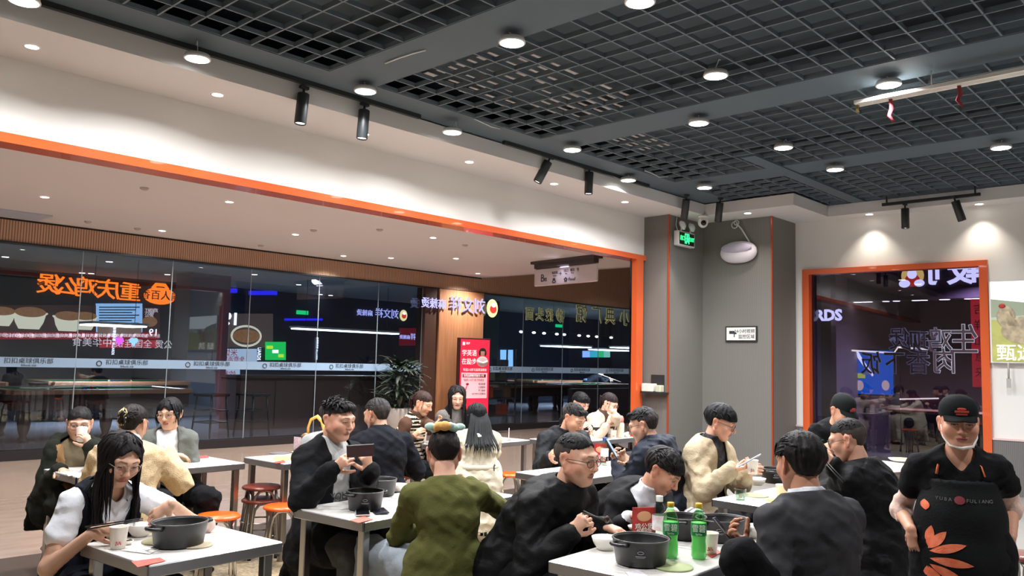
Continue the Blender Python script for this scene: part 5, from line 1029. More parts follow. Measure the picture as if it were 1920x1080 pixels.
        if d.get('open'):
            o0, o1 = d['open']; kill |= (dep > .0) & notarm & (np.abs(lat) < o0+(o1-o0)*np.clip(T, 0, 1.1)) & (T > d.get('open_t', -1))
        if d.get('vee'):
            t0_, w0 = d['vee']; kill |= (dep > 0) & notarm & (np.abs(lat) < w0*np.clip((T-t0_)/(1-t0_), 0, 1.2))
        hz = zp-hem if standing else (zp-.045-hem*.2 if hem <= .15 else zp-hem); kill |= (cen[:, 2] < hz) & notarm
        if slv == 'none':
            for a_ in (1, -1): kill |= (np.linalg.norm(cen-SH[a_], axis=1) < .07*s)
        Q = Q[~kill]; V = rim(V, Q); me = fast_mesh(name, V, Q); mats = [d['mat']]
        if d.get('fn'):
            cen = cen[~kill]; mi = d['fn'](dict(lat=lat[~kill], T=T[~kill], dep=dep[~kill], arm=armd[~kill], notarm=notarm[~kill], z=cen[:, 2], cen=cen)); mats += d['mats']
            for m_ in mats: me.materials.append(m_)
            me.polygons.foreach_set('material_index', np.asarray(mi, np.int32))
        else: me.materials.append(d['mat'])
        o = link(name, me, parent)
        if d.get('open') or d.get('vee') or slv in ('short', 'none', 'elbow') or True:
            md = o.modifiers.new('thickness', 'SOLIDIFY'); md.thickness = .006; md.offset = -1
        return o
    out['inner'] = garment(inner.get('name', 'shirt'), inner) if inner else None
    out['top'] = garment(top.get('name', 'jacket'), top) if top else None
    if bottom and legs:
        f = Field(); o = .013*s; f.cap(P0+A3((0, 0, -.0)), P0+A3((0, -.005, .06)), (tors[0][1]+.008, tors[0][2]+.008), (tors[1][1]+.006, tors[1][2]+.008), u=rt, k=.03); wd = bottom.get('wide', 0)
        for a_ in (1, -1): hip, kn, an = lg[a_]; f.cap(hip, kn, .088*s+o, .062*s+o+wd*.5, k=.03).cap(kn, an+A3((0, 0, .02)), .062*s+o+wd*.5, .048*s+o+wd, k=.025)
        V, Q = f.mesh(.015*max(1, res*.9), wr_noise(.012, .06)); V = relax(V, Q, 1, .4); link(bottom.get('name', 'trousers'), fast_mesh('trousers', V, Q), body, material=bottom['mat'])
    if legs:
        for a_ in (1, -1):
            an = lg[a_][2]; f = Field().cap(an+A3((0, -.03, -.05)), an+A3((a_*.01, .15, -.055)), (.042, .034), (.044, .028), u=(1, 0, 0), k=.02).cap(an+A3((0, 0, 0)), an+A3((0, .02, -.04)), .046, .044, k=.03); V, Q = f.mesh(.016); V[:, 2] = np.maximum(V[:, 2], .004); link('shoe', fast_mesh('shoe', V, Q), body, material=cloth(shoes, .5, .05, key='shoe'))
    out.update(body=body, hw=lambda p: (lambda q: Vector((float(q[0]), float(q[1]), float(q[2]))))(hw(p)), H2L=H2L, HM=HM, hc=hc, hs=hs, toW=toW, spine=spine, nb=nb, SH=SH, P0=P0, rt=rt, loc=loc, lg=lg)
    return out
def head_part(pr, name, mb, m_, parent=None):
    """shape given in head coordinates, fixed to a person"""
    V = pr['H2L'](np.array(mb.v, np.float32)); mb.v = [tuple(map(float, v)) for v in V]; return mb.build(name, m_, parent or pr['body'])
def glasses(pr, rgb=(40, 36, 36), r=.0235, th=.0016, round_=1.0, metal=0):
    m_ = mat('frame_%d_%d_%d' % rgb, rgb, .3, metal=metal); mb = MB()
    for s in (-1, 1):
        pts = [(s*.0335+r*math.cos(a)*1.05, .0985-.35*abs(.6*r*math.cos(a)) if False else .0975-.006*(math.cos(a)*s > .3), .002+r*round_*math.sin(a)) for a in [2*PI*i/20 for i in range(21)]]; mb.tube(pts, th, 5); mb.tube([(s*.057, .093, .008), (s*.078, .06, .012), (s*.084, .0, .01), (s*.082, -.012, .0)], th, 5)
    mb.tube([(-.011, .101, .008), (0, .106, .01), (.011, .101, .008)], th, 5); o = head_part(pr, 'glasses', mb, m_)
    for s in (-1, 1):
        lens = MB().add([(s*.0335+r*math.cos(2*PI*i/16), .0972, .002+r*round_*math.sin(2*PI*i/16)) for i in range(16)], [tuple(range(16))[::-1]])
        head_part(pr, 'lens', lens, glassy('spectacle_lens', (245, 248, 250), .0), o); return o
def baseball_cap(pr, rgb, print_rgb):
    m_ = cloth(rgb, .8, .15, 120, key='capcloth'); mb = MB(); prof = [(.0875, 0.0), (.0885, .022), (.083, .048), (.065, .075), (.035, .091), (.0005, .096)]
    mb.lathe(prof, 28, (0, -.016, .045), .98, 1.14, cap=False); o = head_part(pr, 'cap', mb, m_)
    bm = MB(); vs = []; n = 15
    for i in range(n):
        a = -1.05+2.1*i/(n-1); vs += [(.084*math.sin(a), -.016+.098*math.cos(a), .046), (.082*math.sin(a), -.016+.1*math.cos(a)+.072*math.cos(a*1.2), .034-.012*abs(math.sin(a)))]
    v2 = [(x, y, z-.006) for x, y, z in vs]; N = len(vs); fs = []
    for i in range(n-1): fs += [(2*i, 2*i+1, 2*i+3, 2*i+2), (N+2*i, N+2*i+2, N+2*i+3, N+2*i+1), (2*i+1, N+2*i+1, N+2*i+3, 2*i+3)]
    bm.add(vs+v2, fs, True); head_part(pr, 'brim', bm, m_, o)
    em = MB().box(-.03, .03, .09, .0915, .064, .074).box(-.024, .024, .0885, .09, .052, .06).sphere((0, .089, .08), .014, 10, 6, (1.4, .15, .5)); head_part(pr, 'cap_emblem', em, mat('cap_print_%d' % print_rgb[0], print_rgb, .6), o); return o
# ================================================================ FURNITURE
M_top = mat('table_white', (226, 222, 216), .18, nz=.22, nscale=5, rgb2=(196, 192, 188)); M_edge_t = mat('table_edge_steel', (150, 150, 152), .3, metal=.85)
TW, TD, TZ = .62, .56, .74
tt = MB().box(-TW/2+.006, TW/2-.006, -TD/2+.006, TD/2-.006, .735, TZ, .004).mesh('tabletop'); tt.materials.append(M_top)
te = MB(); te.box(-TW/2, TW/2, -TD/2, -TD/2+.012, .69, .738, .004).box(-TW/2, TW/2, TD/2-.012, TD/2, .69, .738, .004).box(-TW/2, -TW/2+.012, -TD/2, TD/2, .69, .738, .004).box(TW/2-.012, TW/2, -TD/2, TD/2, .69, .738, .004).box(-TW/2+.012, TW/2-.012, -TD/2+.012, TD/2-.012, .715, .734)
te = te.mesh('edge_band'); te.materials.append(M_edge_t)
tl = MB().box(-.022, .022, -.022, .022, 0, .7, .004).mesh('leg'); tl.materials.append(M_chrome)
TABLES = {}
def table_row(key, L, phi, n, labels):
    ph = math.radians(phi); ex = Vector((math.cos(ph), math.sin(ph), 0)); ey = Vector((-math.sin(ph), math.cos(ph), 0))
    for i in range(n):
        c = Vector((L[0], L[1], 0))+ex*(TW*(i+.5)+.002*i)-ey*(TD/2); t = empty('dining_table', c, ph, label=labels[i], cat='table', group='white restaurant tables')
        link('tabletop', tt, t); link('edge_band', te, t)
        for sx in (-1, 1):
            for sy in (-1, 1): link('leg', tl, t, (sx*(TW/2-.05), sy*(TD/2-.05), 0))
    TABLES[key] = (L, ph)
table_row('A', (1.40, 3.80), 5, 1, ['white table in the left foreground with a single pot'])
table_row('B', (2.55, 3.98), 5, 2, ['white table in front of the man with a handheld phone', 'white table half behind the woman in the olive top'])
table_row('C', (2.69, 2.29), 4, 2, ['white table in the front with the large pot and rice bowl', 'white table in front of the man in a dark grey suit'])
table_row('D', (4.70, 2.68), -2, 2, ['white table with coasters beside the man in a beige jacket', 'white table with a pot before the man in black'])
table_row('E', (2.06, 6.38), 3, 2, ['white table at far left by the woman drinking', 'white table by the woman in a grey cardigan'])
table_row('F', (3.50, 6.22), 2, 2, ['white table behind the brown stool', 'white table facing the man in a navy jacket'])
table_row('G', (5.40, 6.46), 2, 2, ['white table with tissues before the striped vest woman', 'white table beside the woman in a cream trench coat'])
table_row('H', (4.63, 4.28), 0, 2, ['white table with its corner behind the man with glasses', 'white table under the water bottle and red menu stand'])
table_row('I', (6.75, 6.05), 0, 2, ['white back table with the black bowl', 'white back table with the thermos by the orange post'])
table_row('J', (7.35, 2.98), 0, 1, ['white table beyond the man in black near the window'])
M_seato = mat('seat_orange', (232, 92, 24), .3, coat=.4); M_seatb = mat('seat_brown', (110, 46, 34), .3, coat=.3); M_rubber = mat('rubber_black', (24, 24, 24), .8)
seatm = {}
for k, m_ in (('o', M_seato), ('b', M_seatb)):
    me = MB().lathe([(.0005, .445), (.1, .447), (.138, .442), (.15, .432), (.15, .42), (.14, .415), (.0005, .415)], 24, cap=False).mesh('seat'); me.materials.append(m_); seatm[k] = me
hoop = MB(); q = []
R0, R1 = .115, .165
def legpt(a, r, z): return (r*math.cos(a), r*math.sin(a), z)
a0, a1 = .12, PI/2-.12
pts = [legpt(a0, R1, .012), legpt(a0, R0+.02, .3), legpt(a0+.06, R0+.005, .37), legpt(a0+.3, R0-.005, .408), legpt((a0+a1)/2, R0-.015, .414), legpt(a1-.3, R0-.005, .408), legpt(a1-.06, R0+.005, .37), legpt(a1, R0+.02, .3), legpt(a1, R1, .012)]
hoop.tube(pts, .0115, 8); hoopm = hoop.mesh('leg_hoop'); hoopm.materials.append(M_chrome)
feet = MB()
for a in (a0, a1): feet.tube([legpt(a, R1, 0), legpt(a, R1-.002, .03)], .014, 8)
feetm = feet.mesh('rubber_feet'); feetm.materials.append(M_rubber)
ringb = MB().ring((0, 0, .17), .148, .007, (0, 0, 1), 24, 6).mesh('foot_ring'); ringb.materials.append(M_chrome)
def stool(x, y, label, k='o', rz=0., z=0.):
    t = empty('stool', (x, y, z), rz, label=label, cat='stool', group='round steel stools'); link('seat', seatm[k], t); link('foot_ring', ringb, t)
    for i in range(4): link('leg_hoop', hoopm, t, None, i*PI/2); link('rubber_feet', feetm, t, None, i*PI/2)
    return t
p = atz(410, 962, .45); stool(p.x, p.y, 'orange stool standing free right of the front left pot', 'o', .3)
p = atd(491, 908, 6.55); stool(p.x, p.y, 'brown stool stacked on another beside the corridor', 'b', .5, .1); stool(p.x, p.y, 'stool under the brown stacked one', 'b', .5, 0)
p = atz(532, 945, .45); stool(p.x, p.y, 'orange stool half hidden behind the man with the phone', 'o', .2)
p = atz(955, 885, .45); stool(p.x, p.y, 'orange stool behind the man with glasses, by the trench coat', 'o', .1)
p = atd(735, 985, 5.4); stool(p.x, p.y, 'orange stool under the middle table', 'o', .8)
p = atd(1921, 966, 5.2); stool(p.x, p.y, 'steel stool at the right edge behind the staff member', 'b', .4)
# ================================================================ TABLEWARE
def onz(px, py, z=TZ): return atz(px, py, z+.001)
M_pot = mat('pot_black', (30, 30, 32), .42, bump=.05, bscale=200); M_potin = mat('pot_inside', (20, 19, 19), .3); M_potrim = mat('pot_rim', (70, 68, 66), .4); M_stew = mat('stew', (66, 42, 30), .35, nz=.7, nscale=30, rgb2=(34, 22, 18)); M_mark = mat('pot_mark', (150, 150, 150), .6)
def pot(px, py, label, r=.112, h=.095, rz=0., sx=1.0, base=None, mark=True, z=TZ):
    p = base or onz(px, py, z); t = empty('cooking_pot', (p[0], p[1], z+.001), rz, label=label, cat='pot', group='black stew pots')
    MB().lathe([(.0005, 0), (r*.8, 0), (r*.86, .006), (r*.99, h*.97), (r, h), (r*.955, h), (r*.93, h*.93), (r*.8, .012), (.0005, .01)], 36, sx=sx, cap=False).build('pot_body', M_pot, t)
    MB().ring((0, 0, h), r*.985, .004, (0, 0, 1), 36, 6, sx, 1).build('rim', M_potrim, t); MB().lathe([(.0005, h*.45), (r*.86, h*.45)], 24, sx=sx, cap=False).build('stew', M_stew, t)
    for s in (-1, 1): MB().tube([(s*r*sx*.95, -.035, h*.86), (s*(r*sx+.02), -.034, h*.88), (s*(r*sx+.032), -.015, h*.89), (s*(r*sx+.032), .015, h*.89), (s*(r*sx+.02), .034, h*.88), (s*r*sx*.95, .035, h*.86)], .0075, 8).build('handle', M_pot, t)
    if mark:
        a = math.atan2(-p[1], -p[0])-rz; c = Vector((math.cos(a)*r*.97*sx, math.sin(a)*r*.97, h*.55)); rt = Vector((-math.sin(a), math.cos(a), 0)); rt = -rt if rt.dot(CR) < 0 and rz == 0 else rt
        mk = MB().ring(c+Vector((0, 0, .008)), .012, .0012, (math.cos(a), math.sin(a), 0), 16, 4, 1, .45); mk.tube([c-rt*.02-Vector((0, 0, .006)), c+rt*.02-Vector((0, 0, .006))], .0016, 4).tube([c-rt*.016-Vector((0, 0, .011)), c+rt*.016-Vector((0, 0, .011))], .0009, 4); mk.build('printed_mark', M_mark, t)
    return t
M_bowl = mat('melamine_white', (232, 228, 220), .3); M_rice = mat('rice', (238, 234, 222), .8, bump=1., bscale=150)
def bowl(px, py, label, r=.058, h=.052, fill=None, z=TZ, base=None, rgb=None):
    p = base or onz(px, py, z); t = empty('bowl', (p[0], p[1], z+.001), 0, label=label, cat='bowl', group='white bowls')
    MB().lathe([(.0005, .003), (r*.5, .003), (r*.5, 0), (r*.55, 0), (r*.6, .006), (r*.85, h*.5), (r, h), (r*.96, h), (r*.8, h*.52), (r*.5, .012), (.0005, .01)], 28, cap=False).build('bowl_body', M_bowl if not rgb else mat('bowl_%d' % rgb[0], rgb, .4), t)
    if fill:
        v = MB().lathe([(r*.9, h*.86), (r*.7, h*1.0), (r*.4, h*1.12), (.0005, h*1.15)], 22, cap=False); v.v = [(x, y, z_+.006*mnoise.noise(Vector((x*90, y*90, z_*90)))) for x, y, z_ in v.v]; v.build('contents', fill, t)
    return t
M_paper = mat('paper_cup', (240, 232, 220), .6); M_cupred = mat('cup_print', (206, 90, 84), .6)
def cup(px, py, label, z=TZ, base=None, h=.09, tilt=None, mat_=None):
    p = base if base is not None else onz(px, py, z); t = empty('paper_cup', p if base is not None else (p[0], p[1], z+.001), 0, label=label, cat='cup', group='paper cups')
    MB().lathe([(.0005, .002), (.026, .002), (.027, 0), (.0285, .002), (.037, h-.003), (.0385, h), (.037, h+.001), (.0355, h-.003), (.027, .006), (.0005, .006)], 24, cap=False).build('cup_body', mat_ or M_paper, t)
    d = (CC-Vector((p[0], p[1], p[2]))); d.z = 0; d.normalize(); rt = Vector((-d.y, d.x, 0)); mk = MB()
    for i, (u, v) in enumerate(((-.006, .03), (.006, .03), (0, .022), (-.008, .02), (.009, .023))): mk.sphere(d*(.0305+.0095*v/h*1.0)+rt*u+Vector((0, 0, v)), .0035, 6, 4)
    mk.build('print', M_cupred, t)
    if tilt: t.rotation_euler = tilt
    return t
def coaster(px, py, label, rgb, r=.075, z=TZ):
    p = onz(px, py, z); o = MB().lathe([(.0005, 0), (r, 0), (r, .004), (r*.97, .006), (.0005, .006)], 28, cap=False).build('pot_coaster', mat('coaster_%d_%d' % rgb[:2], rgb, .7), None, p); return tag(o, label, 'coaster', 'round pot coasters')
def card(pts, label, rgb, name='table_card', cat='card', z=TZ, rgb2=None):
    P = [atz(x, y, z+.002) for x, y in pts]; c = sum(P, Vector())/len(P); n = len(P); vs = [p-c for p in P]; o = MB().add(vs+[v+Vector((0, 0, .0015)) for v in vs], [tuple(range(n))[::-1], tuple(range(n, 2*n))]+[(i, (i+1) % n, n+(i+1) % n, n+i) for i in range(n)]).build(name, mat('card_%d_%d_%d' % rgb, rgb, .5, nz=.5 if rgb2 else 0, nscale=60, rgb2=rgb2), None, c); return tag(o, label, cat)
def sticks(a, b, label, a2=None, b2=None, rgb=(26, 24, 24)):
    a, b = Vector(a), Vector(b); c = (a+b)/2; t = empty('chopsticks', c, 0, label=label, cat='chopsticks', group='black chopsticks'); a2 = Vector(a2) if a2 else a+Vector((.006, .004, .004)); b2 = Vector(b2) if b2 else b+Vector((.012, .01, .008))
    for p, q in ((a, b), (a2, b2)): MB().tube([p-c, q-c], [.0022, .0038], 6).build('stick', mat('stick_%d' % rgb[0], rgb, .45), t)
    return t
def phone(c, right, up, label, face=None, case=(30, 30, 32), w_=.076, h=.158, screen=(40, 44, 52), emit=.0, camera=False):
    """phone standing at c; right/up span its face, the screen looks along right x up"""
    r, u = Vector(right).normalized(), Vector(up).normalized(); u = (u-r*u.dot(r)).normalized(); n = r.cross(u); M = Matrix((r, u, n)).transposed().to_4x4(); M.translation = Vector(c)
    t = empty('smartphone', c, 0, label=label, cat='phone'); M0 = Matrix((r, u, n)).transposed().to_4x4()
    MB().box(-w_/2, w_/2, -h/2, h/2, -.0045, .0035, .0035).xform(M0).build('case', mat('phone_case_%d_%d' % case[:2], case, .35), t); MB().box(-w_/2+.004, w_/2-.004, -h/2+.004, h/2-.004, .0036, .0042).xform(M0).build('screen', mat('phone_screen_%d_%d' % (screen[0], int(emit*10)), screen, .08, emit=emit, ecol=screen), t)
    if camera: MB().box(-w_/2+.006, -w_/2+.034, h/2-.04, h/2-.008, -.0075, -.0045, .002).xform(M0).build('camera_bump', M_black, t)
    return t
# table A
pot(335, 1022, 'oval black pot on the front left table', r=.108, h=.1, rz=.25, sx=1.12, mark=False)
bowl(262, 1005, 'white bowl behind the pot on the front left table'); cup(221, 1028, 'paper cup on the front left table beside the chopsticks')
coaster(300, 1016, 'olive coaster under the left of the front left pot', (150, 144, 110)); coaster(367, 1023, 'beige coaster in front of the front left pot', (178, 164, 136), .07)
bowl(240, 1021, 'tiny sauce dish beside the paper cup', r=.022, h=.018, fill=M_stew)
card([(226, 1032), (262, 1024), (300, 1029), (280, 1039)], 'small receipt on the front left table', (236, 232, 226), 'receipt', 'paper'); card([(246, 1053), (300, 1046), (311, 1052), (258, 1064)], 'red sticker at the front edge of the left table', (206, 58, 44), rgb2=(226, 120, 100))
q = onz(392, 998); o = MB().sphere((0, 0, .035), .035, 10, 8, (.8, .8, 1)); o.v = [(x+.012*mnoise.noise(Vector((x*60, y*60, z*60))), y, max(z, 0)) for x, y, z in o.v]; o = o.build('crumpled_tissue', mat('tissue_pinkish', (216, 190, 180), .8), None, q); tag(o, 'crumpled tissue behind the pot on the left table', 'tissue')
# table B
pot(684, 955, 'black pot with printed mark before the man with the phone', r=.1, h=.098, rz=0); pot(712, 928, 'black pot behind the marked one on the middle table', r=.1, h=.095, rz=.4, mark=False)
bowl(748, 921, 'white bowl beside the rear pot on the middle table', r=.05, h=.045)
p = onz(680, 964); phone(p+Vector((0, 0, .007)), CR+CD*.2, Vector((-CR.y, CR.x, 0))*1.0, 'dark phone lying on the middle table edge', case=(170, 164, 160), screen=(20, 22, 26))
p = onz(712, 960); phone(p+Vector((0, 0, .006)), CR+CD*.35, Vector((-CR.y, CR.x, 0)), 'blue black phone lying beside the other on the middle table', case=(24, 28, 44), screen=(18, 20, 34))
card([(656, 976), (682, 968), (700, 974), (672, 981)], 'red sticker at the corner of the middle table', (206, 70, 54), rgb2=(226, 150, 130))
# table C
pot(1201, 1056, 'large black pot with white mark in the front', r=.118, h=.102, rz=-.15)
coaster(1262, 1064, 'pale green coaster beside the large front pot', (168, 178, 128), .08); bowl(1135, 1030, 'white bowl heaped with rice in front of the man with glasses', r=.062, h=.055, fill=M_rice)
pot(1283, 1008, 'black pot half hidden behind the green bottles', r=.105, h=.1, rz=.3, mark=False); pot(1352, 1012, 'black pot right of the green bottles', r=.11, h=.1, rz=-.3, sx=1.15)
bowl(1413, 1007, 'white rice bowl with black chopsticks on the front table', r=.06, h=.055, fill=M_rice); bowl(1196, 998, 'shallow white dish behind the large pot', r=.05, h=.03, fill=mat('greens', (200, 190, 130), .7))
cup(1331, 1038, 'paper cup right of the green bottle'); card([(1326, 1040), (1345, 1031), (1352, 1036), (1334, 1046)], 'red sticker between the tables near the paper cup', (206, 58, 44), rgb2=(226, 120, 100))
sticks(atd(1418, 992, 4.05), atd(1458, 938, 3.95), 'black chopsticks standing in the rice bowl', atd(1422, 993, 4.06), atd(1461, 942, 3.95))
card([(1172, 1073), (1196, 1069), (1215, 1080), (1185, 1086)], 'small white printed slip at the front table edge', (226, 222, 226), 'printed_slip', 'paper', rgb2=(170, 160, 190))
M_pet = glassy('clear_plastic', (226, 240, 232), .02); M_drink = mat('green_drink', (150, 216, 140), .12, emit=.1, ecol=(140, 220, 130)); M_lab = mat('bottle_label_green', (30, 140, 72), .35); M_labw = mat('label_white', (226, 236, 222), .5); M_capy = mat('cap_yellow', (228, 184, 40), .4)
def soda(px, py, label):
    p = onz(px, py); t = empty('soda_bottle', p, 0, label=label, cat='bottle', group='green soda bottles')
    prof = [(.0005, 0), (.028, 0), (.0325, .012), (.0325, .05), (.029, .075), (.0325, .1), (.0325, .15), (.027, .175), (.015, .2), (.0125, .208), (.0125, .214)]
    MB().lathe([(r*.97, z) for r, z in prof if z <= .15]+[(.0005, .15)], 20, cap=False).build('drink', M_drink, t); MB().lathe(prof, 20, cap=False).build('bottle_body', glassy('bottle_green', (200, 240, 204), .03), t)
    MB().lathe([(.0332, .098), (.0334, .1), (.0334, .148), (.0332, .15)], 20, cap=False).build('label_band', M_lab, t); MB().lathe([(.0005, .23), (.0145, .23), (.015, .226), (.015, .21), (.0005, .21)], 18, cap=False).build('cap', M_capy, t)
    d = CC-p; d.z = 0; d.normalize(); text('label_lettering', '雪碧', .034, M_labw, d*.0355+Vector((0, 0, .128)), Vector((-d.y, d.x, 0)), (0, 0, 1), t, .001, wx=.85); text('label_lettering', 'Sprite', .012, M_labw, d*.0355+Vector((0, 0, .106)), Vector((-d.y, d.x, 0)), (0, 0, 1), t, .0006); return t
soda(1257, 1045, 'green soda bottle with yellow cap, left one'); soda(1310, 1047, 'green soda bottle with yellow cap, right one')
def water(px, py, label, capc, z=TZ):
    p = onz(px, py, z); t = empty('water_bottle', p, 0, label=label, cat='bottle'); MB().lathe([(.0005, 0), (.03, 0), (.0325, .008), (.031, .04), (.0325, .045), (.031, .08), (.0325, .085), (.032, .14), (.022, .175), (.013, .19), (.013, .2)], 20, cap=False).build('bottle_body', M_pet, t)
    MB().lathe([(.0005, .022+.198), (.0155, .22), (.016, .216), (.016, .195), (.0005, .195)], 18, cap=False).build('cap', mat('bottle_cap_%d' % capc[2], capc, .4), t); MB().lathe([(.033, .07), (.033, .135)], 20, cap=False).build('label_band', mat('water_label', (226, 226, 232), .5, nz=.4, nscale=50, rgb2=(200, 60, 60)), t); return t
water(1236, 1022, 'clear water bottle with white cap beside the green bottles', (232, 232, 232)); water(1133, 872, 'clear water bottle with blue cap on the back table', (40, 70, 150))
def menu_stand(px, py, label, w_=.11, h=.15, rz=0.):
    p = onz(px, py); t = empty('menu_stand', p, rz, label=label, cat='menu stand'); MB().box(-w_/2, w_/2, -.02, .02, 0, .006).build('foot', M_pet, t); MB().box(-w_/2, w_/2, -.003, .003, .006, h).build('card', mat('menu_red', (184, 40, 40), .4, nz=.6, nscale=30, rgb2=(120, 30, 24)), t)
    text('lettering', '鸡公煲', .032, M_labw, (0, -.005, h*.3), (1, 0, 0), (0, 0, 1), t, .0006); text('lettering', '免费加饭', .02, M_labw, (0, -.005, h*.14), (1, 0, 0), (0, 0, 1), t, .0006); MB().sphere((0, -.004, h*.68), .035, 12, 8, (1.1, .08, .7)).build('printed_dish', mat('menu_dish', (206, 150, 110), .6), t); return t
FC = AZ-PI/2
menu_stand(1207, 1003, 'red menu stand before the man bending in a suit', .12, .13, FC+.25); menu_stand(1125, 868, 'red menu stand on the back table by the water bottle', .1, .16, FC)
t = empty('acrylic_stand', onz(557, 848), FC-.6, label='clear acrylic card stand on the table by the handbag', cat='menu stand'); MB().box(-.05, .05, -.02, .02, 0, .005).box(-.05, .05, -.002, .002, .005, .14).build('acrylic', M_pet, t); MB().box(-.044, .044, -.004, -.002, .02, .13).build('insert', mat('insert_pale', (200, 196, 206), .5, nz=.6, nscale=40, rgb2=(180, 90, 90)), t)
# table D
bowl(1420, 910, 'white bowl with chopsticks across it near the beige jacket', r=.06, h=.05); pot(1455, 905, 'black pot at the far side of the beige man\'s table', r=.11, h=.1, rz=.2)
cup(1466, 936, 'paper cup in front of the far pot'); sticks(onz(1405, 905)+Vector((0, 0, .05)), onz(1440, 895)+Vector((0, 0, .055)), 'black chopsticks lying across the white bowl')
coaster(1418, 930, 'pale green coaster on the table beside the beige jacket', (186, 196, 150), .075); coaster(1462, 940, 'yellow coaster near the grey suit shoulder', (226, 206, 96), .08); cup(1388, 938, 'clear plastic cup on the table corner', h=.07, mat_=M_pet)
card([(1381, 917), (1398, 911), (1408, 914), (1390, 920)], 'red sticker on the table beside the beige jacket', (206, 70, 60), rgb2=(226, 150, 130)); card([(1426, 898), (1440, 895), (1448, 898), (1434, 902)], 'red sticker near the far pot', (206, 70, 60))
# table E
p = onz(106, 875); phone(p+Vector((0, 0, .006)), CR+CD*.5, CD, 'black phone lying at the left table corner'); card([(362, 856), (388, 854), (392, 858), (366, 860)], 'red sticker at the far edge of the left rear table', (196, 54, 56))
coaster(318, 877, 'yellow coaster on the left rear table', (226, 200, 100), .07); card([(320, 864), (352, 860), (356, 872), (330, 876)], 'translucent yellow paper on the left rear table', (232, 214, 150), 'paper_sheet', 'paper'); p = onz(122, 884); card([(120, 884), (142, 880), (150, 890), (128, 893)], 'white printed menu sheet at the left table end', (220, 216, 214), 'menu_sheet', 'paper', rgb2=(180, 120, 110))
# table F
coaster(524, 850, 'dark grey coaster on the empty table', (92, 88, 92), .085); card([(513, 856), (552, 854), (552, 862), (512, 863)], 'yellow sheet on the empty table', (236, 208, 104), 'paper_sheet', 'paper'); card([(514, 866), (532, 863), (536, 867), (517, 869)], 'red sticker at the corner of the empty table', (206, 66, 50))
hb = empty('handbag', onz(592, 846), FC-.3, label='brown patterned handbag with yellow arched handle', cat='handbag'); M_bag = mat('bag_brown', (84, 56, 40), .5, nz=.6, nscale=60, rgb2=(140, 104, 66)); M_strap = mat('bag_strap', (222, 168, 84), .4)
MB().box(-.13, .13, -.06, .06, 0, .15, .02).build('bag_body', M_bag, hb); MB().tube([(-.085, 0, .12), (-.085, 0, .2), (-.06, 0, .27), (-.0, 0, .3), (.05, 0, .26), (.075, 0, .19), (.085, 0, .12)], .011, 8, flat=1.6).build('handle', M_strap, hb)
for s in (-.085, .085): MB().lathe([(.0005, -.012), (.024, -.012), (.026, 0), (.024, .012), (.0005, .012)], 16, (0, 0, 0), cap=False).xform(Matrix.Translation((s, -.03, .13)) @ Matrix.Rotation(PI/2, 4, 'X')).build('clasp', M_strap, hb)
# table G
cup(793, 828, 'paper cup on the striped vest woman\'s table'); q = onz(786, 826)
for k, (px, py, lb) in enumerate(((784, 828, 'crumpled tissue beside the back table cup'), (1106, 826, 'crumpled tissue in front of the black bowl'), (1176, 819, 'crumpled tissue by the thermos'))):
    o = MB().sphere((0, 0, .025), .04, 10, 8, (1, .8, .8)); o.v = [(x+.02*mnoise.noise(Vector((x*50+k, y*50, z*50))), y+.015*mnoise.noise(Vector((x*40, y*40+9, z*50))), max(z, 0)) for x, y, z in o.v]; o = o.build('crumpled_tissue', mat('tissue_plain', (234, 232, 228), .9), None, onz(px, py)); tag(o, lb, 'tissue')
o = MB().lathe([(.0005, 0), (.02, 0), (.02, .01), (.004, .014), (.004, .13), (.0005, .13)], 12, cap=False).build('napkin_spike', M_chrome, None, onz(954, 826)); tag(o, 'thin steel table number holder on the back table', 'holder')
# table I
pot(1118, 806, 'black bowl pot on the rear table by the trench coat woman', r=.15, h=.11, base=tuple(onz(1118, 818)), mark=False); cup(1143, 819, 'white cup left of the thermos'); cup(1150, 822, 'second white cup beside the thermos')
p = onz(1163, 820); t = empty('thermos', p, 0, label='cream thermos bottle with pink cap', cat='bottle'); MB().lathe([(.0005, 0), (.042, 0), (.044, .01), (.044, .15), (.036, .165), (.0005, .166)], 18, cap=False).build('flask', mat('flask_cream', (230, 214, 190), .4), t); MB().lathe([(.032, .165), (.036, .17), (.038, .21), (.025, .24), (.0005, .245)], 18, cap=False).build('cap', mat('flask_pink', (206, 130, 120), .5), t)
bowl(1098, 828, 'white plate on the rear table', r=.08, h=.025); o = MB().box(-.12, .12, -.08, .08, 0, .2, .05).build('black_backpack', mat('pack_black', (22, 22, 24), .8), None, atd(1180, 838, 8.6)-Vector((0, 0, .1))); bp_ = o
tag(o, 'small black bag behind the back table', 'bag'); o.location = (o.location.x, o.location.y, .461); stool(o.location.x, o.location.y, 'stool carrying the small black bag', 'o')
# table J
bowl(1690, 866, 'white dish with greens on the table near the window', r=.11, h=.03, fill=mat('greens2', (150, 170, 110), .7)); card([(1672, 880), (1700, 879), (1702, 884), (1674, 886)], 'pink napkin at the edge of the window table', (226, 150, 146))
# ================================================================ THE PEOPLE
def IV(r, u, f): return CR*r+CU*u+CD*f
def W(px, py, d): return atd(px, py, d)
def seat(p, label, k='o', rz=.3): stool(p[0], p[1], label, k, rz)
def sit(head, face, lean, side=0.): a = math.radians(face); return (head[0]-math.cos(a)*lean+math.sin(a)*side, head[1]-math.sin(a)*lean-math.cos(a)*side)
NAVY = cloth((32, 36, 50)); BLK = cloth((27, 28, 31)); BLK2 = cloth((22, 23, 26)); DKGREY = cloth((62, 60, 60)); WHITE = cloth((226, 228, 234), bump=.15); JEAN = cloth((150, 158, 166)); SUIT = cloth((56, 55, 58), .7, .12, 200); TROU = cloth((36, 37, 42))
